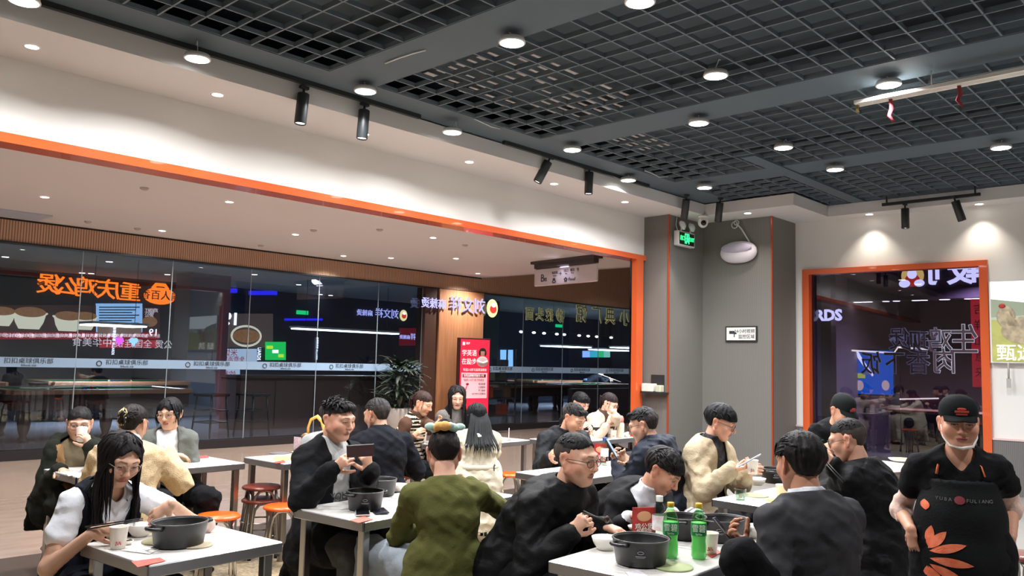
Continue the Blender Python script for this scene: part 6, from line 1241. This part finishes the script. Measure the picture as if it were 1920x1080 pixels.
# 1 woman in white shirt and navy vest, front left
h = W(224, 862, 3.72); pl_ = sit(h, -92, .2)
A = person('woman with long black hair and glasses in white shirt and navy vest', pl_, -92, h, bres=True, hyaw=-86, hpitch=24, hroll=-6, sex='f', skin=(214, 168, 142), hair='long', hairc=(24, 20, 20), lids=.5, chub=1.06,
    inner=dict(mat=WHITE, off=.012, sleeve='short', slen=.5, collar=.05, vee=(.9, .03), name='shirt', puff=.0, hem=0), top=dict(mat=NAVY, off=.022, sleeve='none', vee=(.38, .085), name='vest', hem=.1), bottom=dict(mat=NAVY),
    R=dict(at=W(172, 1000, 3.5), d=IV(1, .22, .1), n=IV(.25, -.3, .9), pose='pinch', pole=(.9, -.2, -.7)), Lh=dict(at=W(322, 945, 3.72), d=IV(-.75, -.5, -.3), n=IV(-.3, -.6, .5), pose='relaxed', pole=(-1, -.3, -.3)), slouch=.04)
glasses(A, (176, 160, 150), metal=.6); seat(pl_, 'stool under the woman in the navy vest'); q = A['hands'][1]; c = q['thumb']
sticks(W(268, 972, 3.45), W(160, 988, 3.5), 'black chopsticks in the hand of the navy vest woman', W(268, 975, 3.44), W(164, 992, 3.49))
# 2 woman drinking in a dark green parka
h = W(149, 795, 5.95); pl_ = sit(h, -82, .08)
B = person('woman in dark green parka drinking from a paper cup', pl_, -82, h, hyaw=-111, hpitch=10, sex='f', skin=(206, 162, 138), hair='pony', hairc=(26, 24, 26), chub=1.06, res=1.15,
    inner=dict(mat=cloth((112, 100, 78)), off=.012, name='sweater', collar=.05), top=dict(mat=cloth((46, 50, 42)), off=.042, open=(.06, .1), hem=.25, name='parka', hood=True, puff=.012, fn=lambda d: ((d['notarm']) & (d['dep'] > .04) & (np.abs(d['lat']) < .135) & (d['T'] < 1.05)).astype(int), mats=[cloth((138, 106, 72))]), bottom=dict(mat=NAVY),
    R=dict(at=W(112, 880, 5.7), d=IV(.6, 0, -.5), n=IV(0, -1, 0), pose='relaxed'), Lh=dict(at=W(170, 838, 5.68), d=IV(-.35, .9, -.1), n=IV(-.8, .1, .3), pose='cup', pole=(-.6, .3, -1)))
glasses(B, (40, 26, 28), r=.024); seat(pl_, 'brown stool under the woman in the parka', 'b'); cup(0, 0, 'paper cup held to the mouth of the woman in the parka', base=W(152, 826, 5.72), tilt=(math.radians(-28), math.radians(12), 0))
# 3 woman in cream fleece seen from behind
h = W(250, 795, 5.2); pl_ = sit(h, 62, .16)
C3 = person('woman in a cream fleece jacket seen from behind with a hair clip', pl_, 62, h, hyaw=36, hpitch=14, sex='f', skin=(208, 164, 138), hair='clip', hairc=(30, 24, 22), res=1.1,
    inner=dict(mat=WHITE, off=.02, collar=.085, name='shirt', sleeve='none', hem=0), top=dict(mat=cloth((206, 182, 146), 1., .6, 160, nz=.5, nscale=60, rgb2=(182, 152, 112)), off=.045, hem=.14, collar=.045, name='fleece_jacket', puff=.012, wrinkle=.012), bottom=dict(mat=BLK),
    R=dict(at=W(318, 853, 5.45), d=IV(.9, -.1, .3), n=IV(0, -1, 0), pose='relaxed', pole=(1, -.3, -.6)), Lh=dict(at=W(210, 890, 5.4), pose='relaxed', pole=(-1, -.4, -.6)))
mb = MB()
for s in (-1, 1): mb.tube([(s*.008, -.135, .075), (s*.03, -.142, .05), (s*.012, -.148, .02), (s*.03, -.14, -.01), (s*.012, -.13, -.03)], .0035, 6)
mb.tube([(-.03, -.142, .05), (.03, -.142, .05)], .0035, 6).tube([(-.03, -.143, .015), (.03, -.143, .015)], .0035, 6).tube([(0, -.14, .08), (0, -.146, .02), (0, -.13, -.035)], .003, 6); head_part(C3, 'hair_clip', mb, mat('clip_gold', (196, 176, 130), .3, metal=.7)); seat(pl_, 'stool under the woman in cream fleece')
# 4 woman in grey cardigan
h = W(318, 776, 6.25); pl_ = sit(h, -92, .06)
D4 = person('woman with a black bob and glasses in a grey cardigan', pl_, -95, h, hyaw=-138, hpitch=8, hroll=4, sex='f', skin=(210, 168, 142), hair='bob', hairc=(22, 22, 24), res=1.15,
    inner=dict(mat=WHITE, off=.012, name='t_shirt'), top=dict(mat=cloth((98, 100, 96)), off=.034, open=(.09, .075), hem=.3, name='cardigan', puff=.012), bottom=dict(mat=BLK, wide=.02), shoes=(40, 38, 38),
    R=dict(at=W(300, 862, 5.95), d=IV(-.3, -.3, -.8), n=IV(0, -1, 0), pose='relaxed'), Lh=dict(at=W(362, 935, 6.1), d=IV(.1, -1, 0), n=IV(-1, 0, 0), pose='relaxed', pole=(-.6, -.8, 0)))
glasses(D4, (150, 120, 96)); seat(pl_, 'stool under the woman in the grey cardigan', 'b')
# 5 young man with handheld phone
h = W(634, 788, 4.85); pl_ = sit(h, -84, .05)
E5 = person('young man in black jacket and grey hoodie holding up a phone', pl_, -84, h, hyaw=-77, hpitch=10, skin=(214, 164, 138), hair='spiky', hairc=(24, 22, 24), lids=.55, chub=1.1,
    inner=dict(mat=cloth((176, 176, 174)), off=.022, name='hoodie', hood=True, hem=.1), top=dict(mat=cloth((30, 31, 35)), off=.045, open=(.05, .085), hem=.32, name='jacket', puff=.014), bottom=dict(mat=cloth((66, 64, 63)), wide=.02), knees=(.46, .5, .2),
    R=dict(at=W(622, 880, 4.5), d=IV(.75, .5, -.1), n=IV(.5, .1, .8), pose='phone', pole=(.8, -.2, -.8)), Lh=dict(at=W(694, 885, 4.55), d=IV(-.25, 1, -.1), n=IV(-.6, 0, .7), pose='phone', pole=(-.8, .1, -.9)))
MB().tube([(-.03, .0, 0), (.03, 0, 0)], .001).build('drawstring', WHITE, E5['body'], tuple(map(float, E5['spine'](.8)+A3((0, .14, 0)))))
tq = E5['spine'](.42)+A3((0, .135, 0)); text('hoodie_lettering', 'YOUR', .06, cloth((80, 80, 84)), tuple(map(float, tq)), (-1, 0, 0), (0, .0, 1), E5['body'], .002)
phone(W(676, 845, 4.42), IV(.98, .02, .2), IV(0, 1, -.2), 'black handheld phone gripped by the young man', w_=.145, h=.07, case=(20, 18, 20), screen=(60, 26, 30)); seat(pl_, 'brown stool under the young man with the phone', 'b')
# 6 man in navy jacket, back to us
h = W(706, 778, 6.35); pl_ = sit(h, 72, .1)
F6 = person('man in a dark navy jacket with his back turned', pl_, 72, h, hyaw=98, hpitch=14, skin=(202, 156, 130), hair='crop', hairc=(34, 32, 32), res=1.15, shoulder=.178,
    top=dict(mat=cloth((34, 37, 46)), off=.036, collar=.075, hem=.3, name='jacket', puff=.012), bottom=dict(mat=BLK), R=dict(at=W(745, 850, 6.6), pose='relaxed', pole=(1, -.3, -.6)), Lh=dict(at=W(640, 850, 6.7), pose='relaxed', pole=(-1, -.3, -.6)))
seat(pl_, 'stool under the man in the dark navy jacket')
# 7 smiling woman in striped vest
h = W(793, 757, 8.15); pl_ = sit(h, -80, .15)
knit = cloth((84, 60, 48)); cream = cloth((206, 190, 168)); dark = cloth((40, 34, 32))
G7 = person('smiling woman in brown sweater and striped knit vest', pl_, -80, h, hyaw=-66, hpitch=22, sex='f', skin=(220, 168, 138), hair='tied', hairc=(52, 34, 30), res=1.3, mouth=.004, lids=.35,
    inner=dict(mat=knit, off=.018, collar=.08, name='sweater'), top=dict(mat=dark, off=.028, sleeve='none', name='striped_vest', hem=.1, fn=lambda d: (np.floor(d['T']*26) % 2).astype(int), mats=[cream]), bottom=dict(mat=BLK),
    R=dict(at=W(775, 818, 7.95), pose='relaxed'), Lh=dict(at=W(818, 800, 7.75), d=IV(.5, .6, -.2), n=IV(-.6, 0, -.4), pose='relaxed', pole=(-.6, .2, -1)))
seat(pl_, 'stool under the woman in the striped vest')
# 8 woman with long hair in grey
h = W(857, 745, 8.45); pl_ = sit(h, -92, .1)
H8 = person('woman with long black hair in a grey top looking down', pl_, -92, h, hyaw=-128, hpitch=16, sex='f', skin=(220, 176, 152), hair='long', hairc=(24, 20, 20), res=1.3, lids=.4, top=dict(mat=cloth((118, 114, 110), nz=.5, nscale=80, rgb2=(86, 82, 80)), off=.024, name='sweater', collar=.06), bottom=dict(mat=BLK),
    R=dict(at=W(842, 818, 8.15), pose='relaxed'), Lh=dict(at=W(880, 818, 8.2), pose='relaxed'))
seat(pl_, 'stool under the long haired woman in grey')
# 9 woman in cream trench coat from behind
h = W(893, 782, 7.5); pl_ = sit(h, 56, .1); TR = cloth((204, 196, 176), .8)
I9 = person('woman in a cream trench coat with long dark hair from behind', pl_, 56, h, hyaw=62, hpitch=18, sex='f', skin=(212, 170, 146), hair='long_back', hairc=(17, 20, 21), res=1.2, hpad=.04,
    top=dict(mat=TR, off=.034, hem=.45, name='trench_coat', puff=.014, wrinkle=.016), bottom=dict(mat=cloth((196, 190, 176)), wide=.02), R=dict(at=W(905, 835, 7.9), pose='relaxed', pole=(1, -.4, -.6)), Lh=dict(at=W(850, 835, 7.85), pose='relaxed', pole=(-1, -.4, -.6)))
lk = Locks(); rg = np.random.default_rng(4)
for i in range(46):
    x = rg.uniform(-.075, .075); q0 = I9['hc']+I9['hs']*(I9['HM'] @ A3((x, -.09+.3*x*x, .01))); q1 = I9['nb']+A3((x*1.5, -.125+abs(x)*.3, .01)); L_ = rg.uniform(.45, .72); q2 = I9['spine'](.8)+A3((x*1.9, -.178+abs(x)*.25, 0)); q3 = I9['spine'](L_)+A3((x*2.1+rg.normal(0, .01), -.192+abs(x)*.2, 0)); lk.add([q0, (q0+q1)/2+A3((0, -.02, .01)), q1, q2, (q2+q3)/2+A3((rg.normal(0, .006), -.008, 0)), q3], .012, .003, flat=.4, out=(0, -1, .1))
v_, q_ = lk.get(); link('hair_lengths', fast_mesh('hair_lengths', v_, q_), I9['body'], material=mat('hair_17_20_21'))
c = I9['spine'](.22); mb = MB().ring((0, 0, 0), .185, .016, (0, 0, 1), 32, 6, 1., .78); mb.v = [(x, y, z*1.6) for x, y, z in mb.v]; mb.build('belt', TR, I9['body'], tuple(map(float, c))); MB().ring((0, 0, 0), .022, .005, (.9, -.4, 0), 14, 5, .8, 1.3).build('buckle', M_black, I9['body'], tuple(map(float, c+A3((.13, -.12, 0)))))
c = I9['nb']; MB().sphere((0, -.075, -.02), .075, 14, 10, (1.0, .45, .95)).build('hood_lining', cloth((202, 204, 226), bump=.3), I9['body'], tuple(map(float, c))); seat(pl_, 'stool under the woman in the trench coat', 'b')
# 10 woman in olive top, bun and scrunchie
h = W(832, 852, 4.2); pl_ = sit(h, 62, .1)
J10 = person('woman in a fitted olive top and pale jeans, hair in a bun', pl_, 62, h, hyaw=54, hpitch=24, sex='f', skin=(214, 164, 140), hair='bun', hairc=(28, 22, 22), s=1.03, shoulder=.158,
    top=dict(mat=cloth((88, 88, 48), .9, .2, 120), off=.017, collar=.045, hem=.14, name='olive_top', wrinkle=.009), bottom=dict(mat=JEAN, wide=.025, name='jeans'), knees=(.46, .42, (.16, .3)),
    R=dict(at=W(880, 905, 4.45), d=IV(-.3, .1, .9), n=IV(-.8, -.5, 0), pose='relaxed', pole=(2.4, -.3, -.8)), Lh=dict(at=W(822, 962, 4.35), d=IV(.9, .1, .4), n=IV(.2, -.9, .2), pose='relaxed', pole=(-2.6, -.3, -.6)))
mb = MB(); mcol = [cloth((176, 204, 192), bump=.3), cloth((224, 168, 100), bump=.3), cloth((196, 206, 200), bump=.3)]
for i in range(11):
    a = 2*PI*i/11; mb.cur = [0, 0, 2, 2, 0, 0, 1, 1, 1, 2, 0][i]; mb.sphere((.045*math.cos(a), -.078+.045*math.sin(a), .108+.004*(i % 2)), .021+.004*(i % 3), 10, 8, (1.15, 1, .85))
mb.sphere((.075, -.085, .118), .024, 8, 6, (1.2, .6, .8)).sphere((-.075, -.09, .116), .026, 8, 6, (1.2, .7, .8)); head_part(J10, 'scrunchie', mb, mcol); seat(pl_, 'stool under the woman in the olive top')
# 11 man leaning in dark jacket
h = W(1076, 785, 6.95); pl_ = sit(h, -112, .3)
K11 = person('man in a dark jacket leaning low over his food', pl_, -112, h, hyaw=-86, hpitch=30, skin=(204, 154, 126), hair='short', hairc=(30, 28, 28), res=1.2, shoulder=.178, top=dict(mat=cloth((42, 44, 48), .6), off=.036, collar=.07, hem=.12, name='jacket', puff=.012), bottom=dict(mat=BLK),
    R=dict(at=W(1030, 858, 6.55), pose='relaxed'), Lh=dict(at=W(1098, 850, 6.6), pose='relaxed'), slouch=.1)
seat(pl_, 'stool under the leaning man')
# 12 man at the rear
h = W(1089, 757, 9.7); pl_ = sit(h, -95, .12)
L12 = person('young man in black at the rear table', pl_, -95, h, hyaw=-96, hpitch=22, skin=(224, 172, 152), hair='mop', hairc=(18, 18, 20), res=1.5, top=dict(mat=BLK, off=.026, name='sweater', collar=.05), bottom=dict(mat=BLK), R=dict(at=W(1086, 806, 9.35), pose='relaxed'), Lh=dict(at=W(1106, 803, 9.35), pose='relaxed')); seat(pl_, 'stool under the young man at the rear')
# 13 woman in beige trench
h = W(1143, 757, 9.5); pl_ = sit(h, -108, .14)
M13 = person('woman in a beige trench coat and brown scarf eating', pl_, -108, h, hyaw=-76, hpitch=26, sex='f', skin=(226, 180, 158), hair='tied', hairc=(38, 28, 28), res=1.4, inner=dict(mat=cloth((86, 66, 58)), off=.022, collar=.08, name='scarf'), top=dict(mat=cloth((204, 186, 166)), off=.036, open=(.05, .09), hem=.2, name='trench_coat', puff=.012), bottom=dict(mat=BLK),
    R=dict(at=W(1136, 800, 9.2), d=IV(.5, .8, 0), n=IV(.3, 0, .8), pose='pinch'), Lh=dict(at=W(1156, 782, 9.1), d=IV(-.3, .8, 0), n=IV(-.4, 0, .8), pose='pinch'))
glasses(M13, (60, 50, 50)); seat(pl_, 'stool under the woman in the beige trench coat')
# 14 man with glasses in black zip jacket
h = W(1082, 862, 4.0); pl_ = sit(h, -88, .3, .1)
N14 = person('man with glasses and short hair in a black zip jacket', pl_, -88, h, hyaw=-84, hpitch=6, skin=(214, 164, 138), hair='buzz', hairc=(24, 22, 22), chub=1.1, s=1.05, shoulder=.178, stubble=.05, lids=.65,
    top=dict(mat=cloth((27, 28, 30), .55, .15, 90), off=.04, collar=.075, hem=.14, name='jacket', puff=.014, wrinkle=.011), bottom=dict(mat=BLK2), R=dict(at=W(1068, 1000, 3.75), d=IV(.75, .75, -.05), n=IV(.4, -.3, .8), pose='grip', pole=(.9, -.2, -.8)), Lh=dict(at=W(1128, 985, 3.95), d=IV(.6, -.1, -.4), n=IV(0, -1, 0), pose='relaxed'), slouch=.09)
glasses(N14, (56, 50, 50), r=.022, round_=.8); seat(pl_, 'stool under the man in the black zip jacket')
sticks(W(1138, 975, 3.66), W(1092, 962, 3.72), 'chopsticks with a morsel in the hand of the man with glasses', W(1138, 978, 3.66), W(1094, 958, 3.72), (60, 52, 46))
o = MB().sphere((0, 0, 0), .014, 8, 6, (1, .8, 1.2)).build('meat_morsel', M_stew, None, W(1138, 974, 3.66)); tag(o, 'morsel of meat held in chopsticks', 'food')
mb = MB().box(-.0015, .0015, -.001, .001, -.13, .13); c = N14['spine'](.6); mb.build('zip', M_chrome, N14['body'], tuple(map(float, c+A3((0, .163, .0)))))
# 15 man in navy hooded jacket with phone
h = W(1205, 798, 5.85); pl_ = sit(h, 98, .16)
O15 = person('man with glasses in a navy hooded jacket looking at his phone', pl_, 98, h, hyaw=112, hpitch=20, skin=(206, 160, 134), hair='short', hairc=(26, 24, 26), res=1.1, shoulder=.175, top=dict(mat=cloth((36, 41, 52), .6), off=.046, hem=.16, hood=True, name='hooded_jacket', puff=.018, wrinkle=.018), bottom=dict(mat=BLK),
    R=dict(at=W(1186, 868, 5.7), d=IV(-.8, .5, .2), n=IV(-.2, .5, -.6), pose='phone', pole=(.6, .1, -1)), Lh=dict(at=W(1160, 872, 5.9), d=IV(-.4, .9, .1), n=IV(.3, .4, -.6), pose='phone', pole=(-.8, .1, -1)))
glasses(O15, (40, 36, 36)); phone(W(1148, 842, 5.72), IV(.3, -.15, .95), IV(-.5, .8, .1), 'phone held by the man in the navy hooded jacket', screen=(150, 176, 200), emit=.2); seat(pl_, 'stool under the man in the navy hooded jacket')
# 16 man in suit bending over
h = W(1243, 886, 4.5); pl_ = sit(h, -100, .36, .12)
P16 = person('man in a black suit and white shirt bending over his pot', pl_, -100, h, hyaw=-80, hpitch=34, hroll=-6, skin=(206, 154, 126), hair='mop', hairc=(26, 22, 22), shoulder=.178, lids=.35, inner=dict(mat=WHITE, off=.014, collar=.075, name='shirt'), top=dict(mat=cloth((28, 28, 31), .7, .12, 200), off=.032, vee=(.5, .06), hem=.16, name='suit_jacket', cuff=.86), bottom=dict(mat=BLK2),
    R=dict(at=W(1178, 968, 4.25), d=IV(.8, .1, -.2), n=IV(.2, -.7, -.5), pose='relaxed', pole=(.9, -.3, -.8)), Lh=dict(at=W(1262, 960, 4.2), d=IV(-.5, -.2, -.4), n=IV(0, -1, 0), pose='relaxed'), slouch=.12)
seat(pl_, 'stool under the man bending in a suit')
# 17 man in beige jacket with phone and cup
h = W(1352, 793, 5.75); pl_ = sit(h, -96, .1, .05)
Q17 = person('man with glasses in a beige jacket looking at his phone', pl_, -96, h, hyaw=-74, hpitch=20, skin=(218, 166, 140), hair='bowl', hairc=(20, 20, 22), lids=.4, res=1.05, inner=dict(mat=cloth((66, 64, 66), nz=.7, nscale=30, rgb2=(30, 30, 34)), off=.016, collar=.075, name='checked_shirt'), top=dict(mat=cloth((184, 168, 140), .9, .3, 90), off=.04, open=(.055, .06), hem=.2, name='beige_jacket', collar=.055, puff=.014), bottom=dict(mat=cloth((70, 70, 74))),
    R=dict(at=W(1372, 880, 5.4), d=IV(.9, .15, -.2), n=IV(-.1, .9, .3), pose='phone', pole=(.7, -.2, -.9)), Lh=dict(at=W(1396, 890, 5.5), d=IV(.4, .4, -.5), n=IV(.8, 0, .2), pose='cup', pole=(-.8, .2, -.9)))
glasses(Q17, (60, 56, 56), r=.024); phone(W(1406, 863, 5.3), IV(.35, -.1, .95), IV(.85, .5, -.1), 'silver phone in the hand of the man in the beige jacket', screen=(170, 186, 210), emit=.35, case=(150, 150, 156)); cup(0, 0, 'paper cup in the hand of the man in the beige jacket', base=W(1411, 889, 5.35)); seat(pl_, 'stool under the man in the beige jacket')
# 18 man in grey suit from behind
h = W(1499, 870, 3.5); pl_ = sit(h, 66, .06)
kneep = (W(1392, 1050, 3.15), W(1440, 1250, 3.2))
R18 = person('man in a dark grey suit with his back to the camera', pl_, 66, h, hyaw=58, hpitch=8, skin=(196, 142, 114), hair='mop', hairc=(24, 20, 20), s=1.03, shoulder=.18, inner=dict(mat=WHITE, off=.016, collar=.072, name='shirt', hem=0), top=dict(mat=SUIT, off=.036, collar=.055, hem=.22, name='suit_jacket', wrinkle=.01), bottom=dict(mat=BLK2),
    knees=(.46, .46, .17, {-1: kneep}), R=dict(at=W(1490, 985, 3.75), pose='relaxed', pole=(1, -.3, -.6)), Lh=dict(at=W(1396, 1032, 3.42), d=IV(-.5, .7, .2), n=IV(.5, .2, -.5), pose='phone', pole=(-.8, -.2, -.9)))
phone(W(1362, 1000, 3.44), IV(.35, -.2, .9), IV(-.75, .9, .2), 'black phone in the hand of the man in the grey suit', screen=(24, 26, 30)); seat(pl_, 'stool under the man in the grey suit')
# 19 man in black with glasses, side view
h = W(1588, 826, 4.75); pl_ = sit(h, 88, .16)
S19 = person('man with glasses in a black jacket eating with chopsticks', pl_, 88, h, hyaw=102, hpitch=18, skin=(212, 162, 136), hair='buzz', hairc=(30, 28, 28), shoulder=.178, top=dict(mat=cloth((25, 26, 29), .6), off=.04, hem=.3, collar=.05, name='jacket', puff=.014, wrinkle=.012), bottom=dict(mat=BLK2),
    R=dict(at=W(1562, 872, 4.6), d=IV(-.6, .6, .0), n=IV(-.2, 0, .8), pose='pinch', pole=(.8, -.2, -.9)), Lh=dict(at=W(1552, 868, 5.0), d=IV(-.5, .7, 0), n=IV(.3, 0, -.8), pose='grip', pole=(-.8, 0, -.9)))
glasses(S19, (70, 64, 64)); sticks(W(1538, 858, 4.6), W(1580, 905, 4.4), 'black chopsticks in the hand of the man in black', W(1541, 856, 4.6), W(1584, 902, 4.4)); seat(pl_, 'steel stool under the man in the black jacket', 'b')
# 20 staff member with blue mask bending
h = W(1580, 772, 5.9); pl_ = (h[0]+.3, h[1]+.2)
T20 = person('staff member in black with dark cap and blue face mask stooping', pl_, -130, h, hyaw=-116, hpitch=28, sex='f', skin=(206, 158, 132), hair='under_cap', hairc=(24, 22, 22), standing=True, s=.95, zp=.84, res=1.1, bres=True, top=dict(mat=BLK, off=.03, sleeve='short', hem=.22, name='polo_shirt', puff=.012), bottom=dict(mat=BLK), slouch=.08,
    R=dict(at=W(1562, 832, 5.75), d=IV(-.5, -.7, 0), n=IV(0, -.4, .9), pose='grip', pole=(.6, -.2, -.8)), Lh=dict(at=W(1612, 858, 5.55), d=IV(-.9, .2, 0), n=IV(0, -.8, .5), pose='relaxed', pole=(-.8, -.3, -.6)))
baseball_cap(T20, (38, 44, 44), (176, 60, 54)); M_mask = cloth((96, 160, 176), .8, .2, 60)
mb = MB().sphere((0, .062, -.05), .056, 16, 10, (1.12, .85, .95)); head_part(T20, 'face_mask', mb, M_mask); mb = MB().ring((-.083, -.005, 0), .035, .007, (1, 0, 0), 14, 5); head_part(T20, 'mask_strap', mb, cloth((60, 150, 220)))
# 21 waitress
h = W(1798, 795, 3.75); pl_ = (h[0]+.03, h[1]+.01); fa = math.degrees(math.atan2(-h[1], -h[0]))
U21 = person('staff woman in black polo and apron with white chin mask and cap', pl_, fa+4, h, hyaw=fa+8, hpitch=4, sex='f', skin=(206, 152, 124), hair='under_cap', hairc=(24, 22, 22), standing=True, s=.98, zp=.78, shoulder=.152, belly=.12, chub=1.1, lids=.55, inner=dict(mat=cloth((224, 192, 178), bump=.4), off=.006, sleeve='elbow', name='undershirt', hem=0, vee=(.7, .08)), top=dict(mat=cloth((28, 29, 32)), off=.024, sleeve='short', slen=.42, hem=.2, name='polo_shirt', vee=(.84, .055), puff=.0), bottom=dict(mat=BLK2),
    R=dict(at=W(1708, 992, 3.74), d=IV(.1, -1, -.05), n=IV(.9, 0, .3), pose='relaxed', pole=(.5, -1, -.1)), Lh=dict(at=W(1896, 1008, 3.66), d=IV(-.1, -1, -.05), n=IV(-.9, 0, .3), pose='relaxed', pole=(-.5, -1, -.1)), bres=True)
baseball_cap(U21, (30, 34, 34), (196, 70, 52))
f = Field(); sp = U21['spine']; up_ = U21['P0']
f.cap(sp(.62)+A3((0, .012, 0)), sp(.3)+A3((0, .012, 0)), (.16, .142), (.185, .165), u=U21['rt'], k=.03).cap(sp(.3)+A3((0, .012, 0)), up_+A3((0, .01, -.05)), (.185, .165), (.195, .16), u=U21['rt'], k=.03).cap(up_+A3((0, .01, -.05)), up_+A3((0, .02, -.52)), (.195, .16), (.2, .145), u=U21['rt'], k=.03)
V, Q = f.mesh(.012, lambda P: .012*vnoise(P*A3((1, 1, .6)), .08, 5)); cen = V[Q].mean(1); keep = (cen[:, 1] > .02) & (cen[:, 2] > up_[2]-.5) & (cen[:, 2] < sp(.74)[2]); Q = Q[keep]; V = rim(V, Q); ap = link('apron', fast_mesh('apron', V, Q), U21['body'], material=cloth((30, 32, 34), .7, .15, 90, key='apron')); md = ap.modifiers.new('thickness', 'SOLIDIFY'); md.thickness = .004
from mathutils.bvhtree import BVHTree
bvh = BVHTree.FromPolygons([Vector(map(float, v)) for v in V], [tuple(map(int, q)) for q in Q])
def on_apron(x, z):
    r_ = bvh.ray_cast(Vector((x, 1.0, z)), Vector((0, -1, 0))); return (r_[0]+Vector((0, .004, 0))) if r_[0] else Vector((x, .17, z))
def decal(name, poly, m_, n=3):
    """flat print laid on the apron, outline in (side, height)"""
    cx = sum(p[0] for p in poly)/len(poly); cz = sum(p[1] for p in poly)/len(poly); vs = [on_apron(cx, cz)]; k = len(poly); fs = []
    for j in range(1, n+1): vs += [on_apron(cx+(x-cx)*j/n, cz+(z-cz)*j/n) for x, z in poly]
    for i in range(k): fs.append((0, 1+i, 1+(i+1) % k)); fs += [(1+(j-1)*k+i, 1+j*k+i, 1+j*k+(i+1) % k, 1+(j-1)*k+(i+1) % k) for j in range(1, n)]
    return MB().add(vs, fs).build(name, m_, ap)
M_flow = cloth((222, 104, 72), .7, .1, 60, nz=.5, nscale=30, rgb2=(240, 150, 110)); z0 = up_[2]-.04
def petal(x, z, L, ang, wd):
    pts = []
    for i in range(9): t = i/8; pts.append((t, wd*math.sin(PI*t)**.8))
    pts += [(t, -w_) for t, w_ in pts[::-1][1:-1]]; c, s_ = math.cos(ang), math.sin(ang); return [(x+L*(t*c-w_*s_), z+L*(t*s_+w_*c)) for t, w_ in pts]
# the person's right side is on the left of the picture: local +x
for x_, z_, L_, an, wd in ((.135, .03, .15, 2.85, .12), (.135, .0, .17, 3.2, .11), (.135, -.025, .15, 3.55, .13), (.14, .04, .11, 2.3, .17), (.14, .05, .09, 1.75, .2), (.14, -.035, .13, 4.1, .15), (.145, -.035, .11, 4.7, .17), (.15, -.1, .12, 3.5, .15), (.155, -.19, .17, 3.42, .14)): decal('flower_print', petal(x_, z0+z_, L_, an, wd), M_flow)
decal('flower_print', petal(.145, z0+.2, .045, 1.5, .4), M_flow)
for i, ch in enumerate('YUBA'): q = on_apron(.1-.017*i, sp(.52)[2]); text('apron_lettering', ch, .021, mat('apron_grey', (130, 130, 128), .6), q+Vector((0, .004, 0)), (-1, 0, 0), (0, 0, 1), ap, .0008)
for i, ch in enumerate('FULIANG'): q = on_apron(-.018-.0155*i, sp(.52)[2]); text('apron_lettering', ch, .021, mat('apron_grey'), q+Vector((0, .004, 0)), (-1, 0, 0), (0, 0, 1), ap, .0008)
decal('apron_emblem', [(.012+.022*math.cos(a), sp(.52)[2]+.018*math.sin(a)) for a in [2*PI*i/10 for i in range(10)]], mat('apron_emblem', (120, 36, 44), .6), 2)
mb = MB()
for s in (-1, 1): mb.tube([(s*.077, .0, -.005), (s*.072, .025, -.06), (s*.05, .062, -.095), (0, .088, -.103)], [.004, .005, .007, .008], 6, flat=.8)
head_part(U21, 'chin_mask', mb, cloth((236, 232, 226), bump=.1))
for s in (-1, 1): pts = [A3(U21['nb'])+A3((s*.06, .045, -.005)), A3(U21['nb'])+A3((s*.085, .075, -.03)), A3(U21['nb'])+A3((s*.095, .1, -.07))]; MB().tube([tuple(map(float, p_)) for p_ in pts], .006, 6, flat=.5).build('collar_stripe', mat('stripe_orange', (222, 110, 60), .6), U21['body'])
# 22 player in the hall
h = aty(1128, 698, 19.0); pl_ = (h[0]-.55, h[1]+.3); pd = math.degrees(math.atan2(-.3, .55))
V22 = person('distant billiard player leaning over a table behind the glass', pl_, pd, h, hpitch=10, standing=True, res=2.4, hair='short', skin=(200, 160, 140), top=dict(mat=cloth((30, 34, 44)), off=.03, name='shirt', hem=.1), bottom=dict(mat=cloth((80, 110, 140))), R=dict(at=h+Vector((.2, -.2, -.25)), pose='grip'), Lh=dict(at=h+Vector((.5, -.1, -.3)), pose='flat'))
a, b = h+Vector((.75, -.35, -.35)), h+Vector((-.4, .05, .0)); o = MB().tube([a-h, b-h], [.008, .014], 6).build('billiard_cue', mat('cue_pale', (206, 196, 170), .4), None, h); tag(o, 'pale cue held by the distant billiard player', 'cue')
# striped cloth bag on a stool beside the beige man
p = atd(1305, 925, 5.2); cb = empty('cloth_bag', p-Vector((0, 0, .12)), .4, label='crumpled white and black striped cloth bag by the beige jacket', cat='bag')
f = Field().ell((0, 0, .08), (.13, .1, .09), k=.03).ell((.06, .02, .14), (.07, .06, .07), k=.03); V, Q = f.mesh(.009, lambda P: .04*vnoise(P, .05, 3)+.02*vnoise(P, .02, 4)); me = fast_mesh('bag_body', V, Q); link('bag_body', me, cb, material=slat_mat('striped_cloth', (226, 224, 220), (60, 60, 66), 9, 'DIAGONAL', .8, .1))
stool(p.x, p.y, 'stool carrying the striped cloth bag', 'o'); cb.location.z = .45
scene.cycles.use_denoising = True
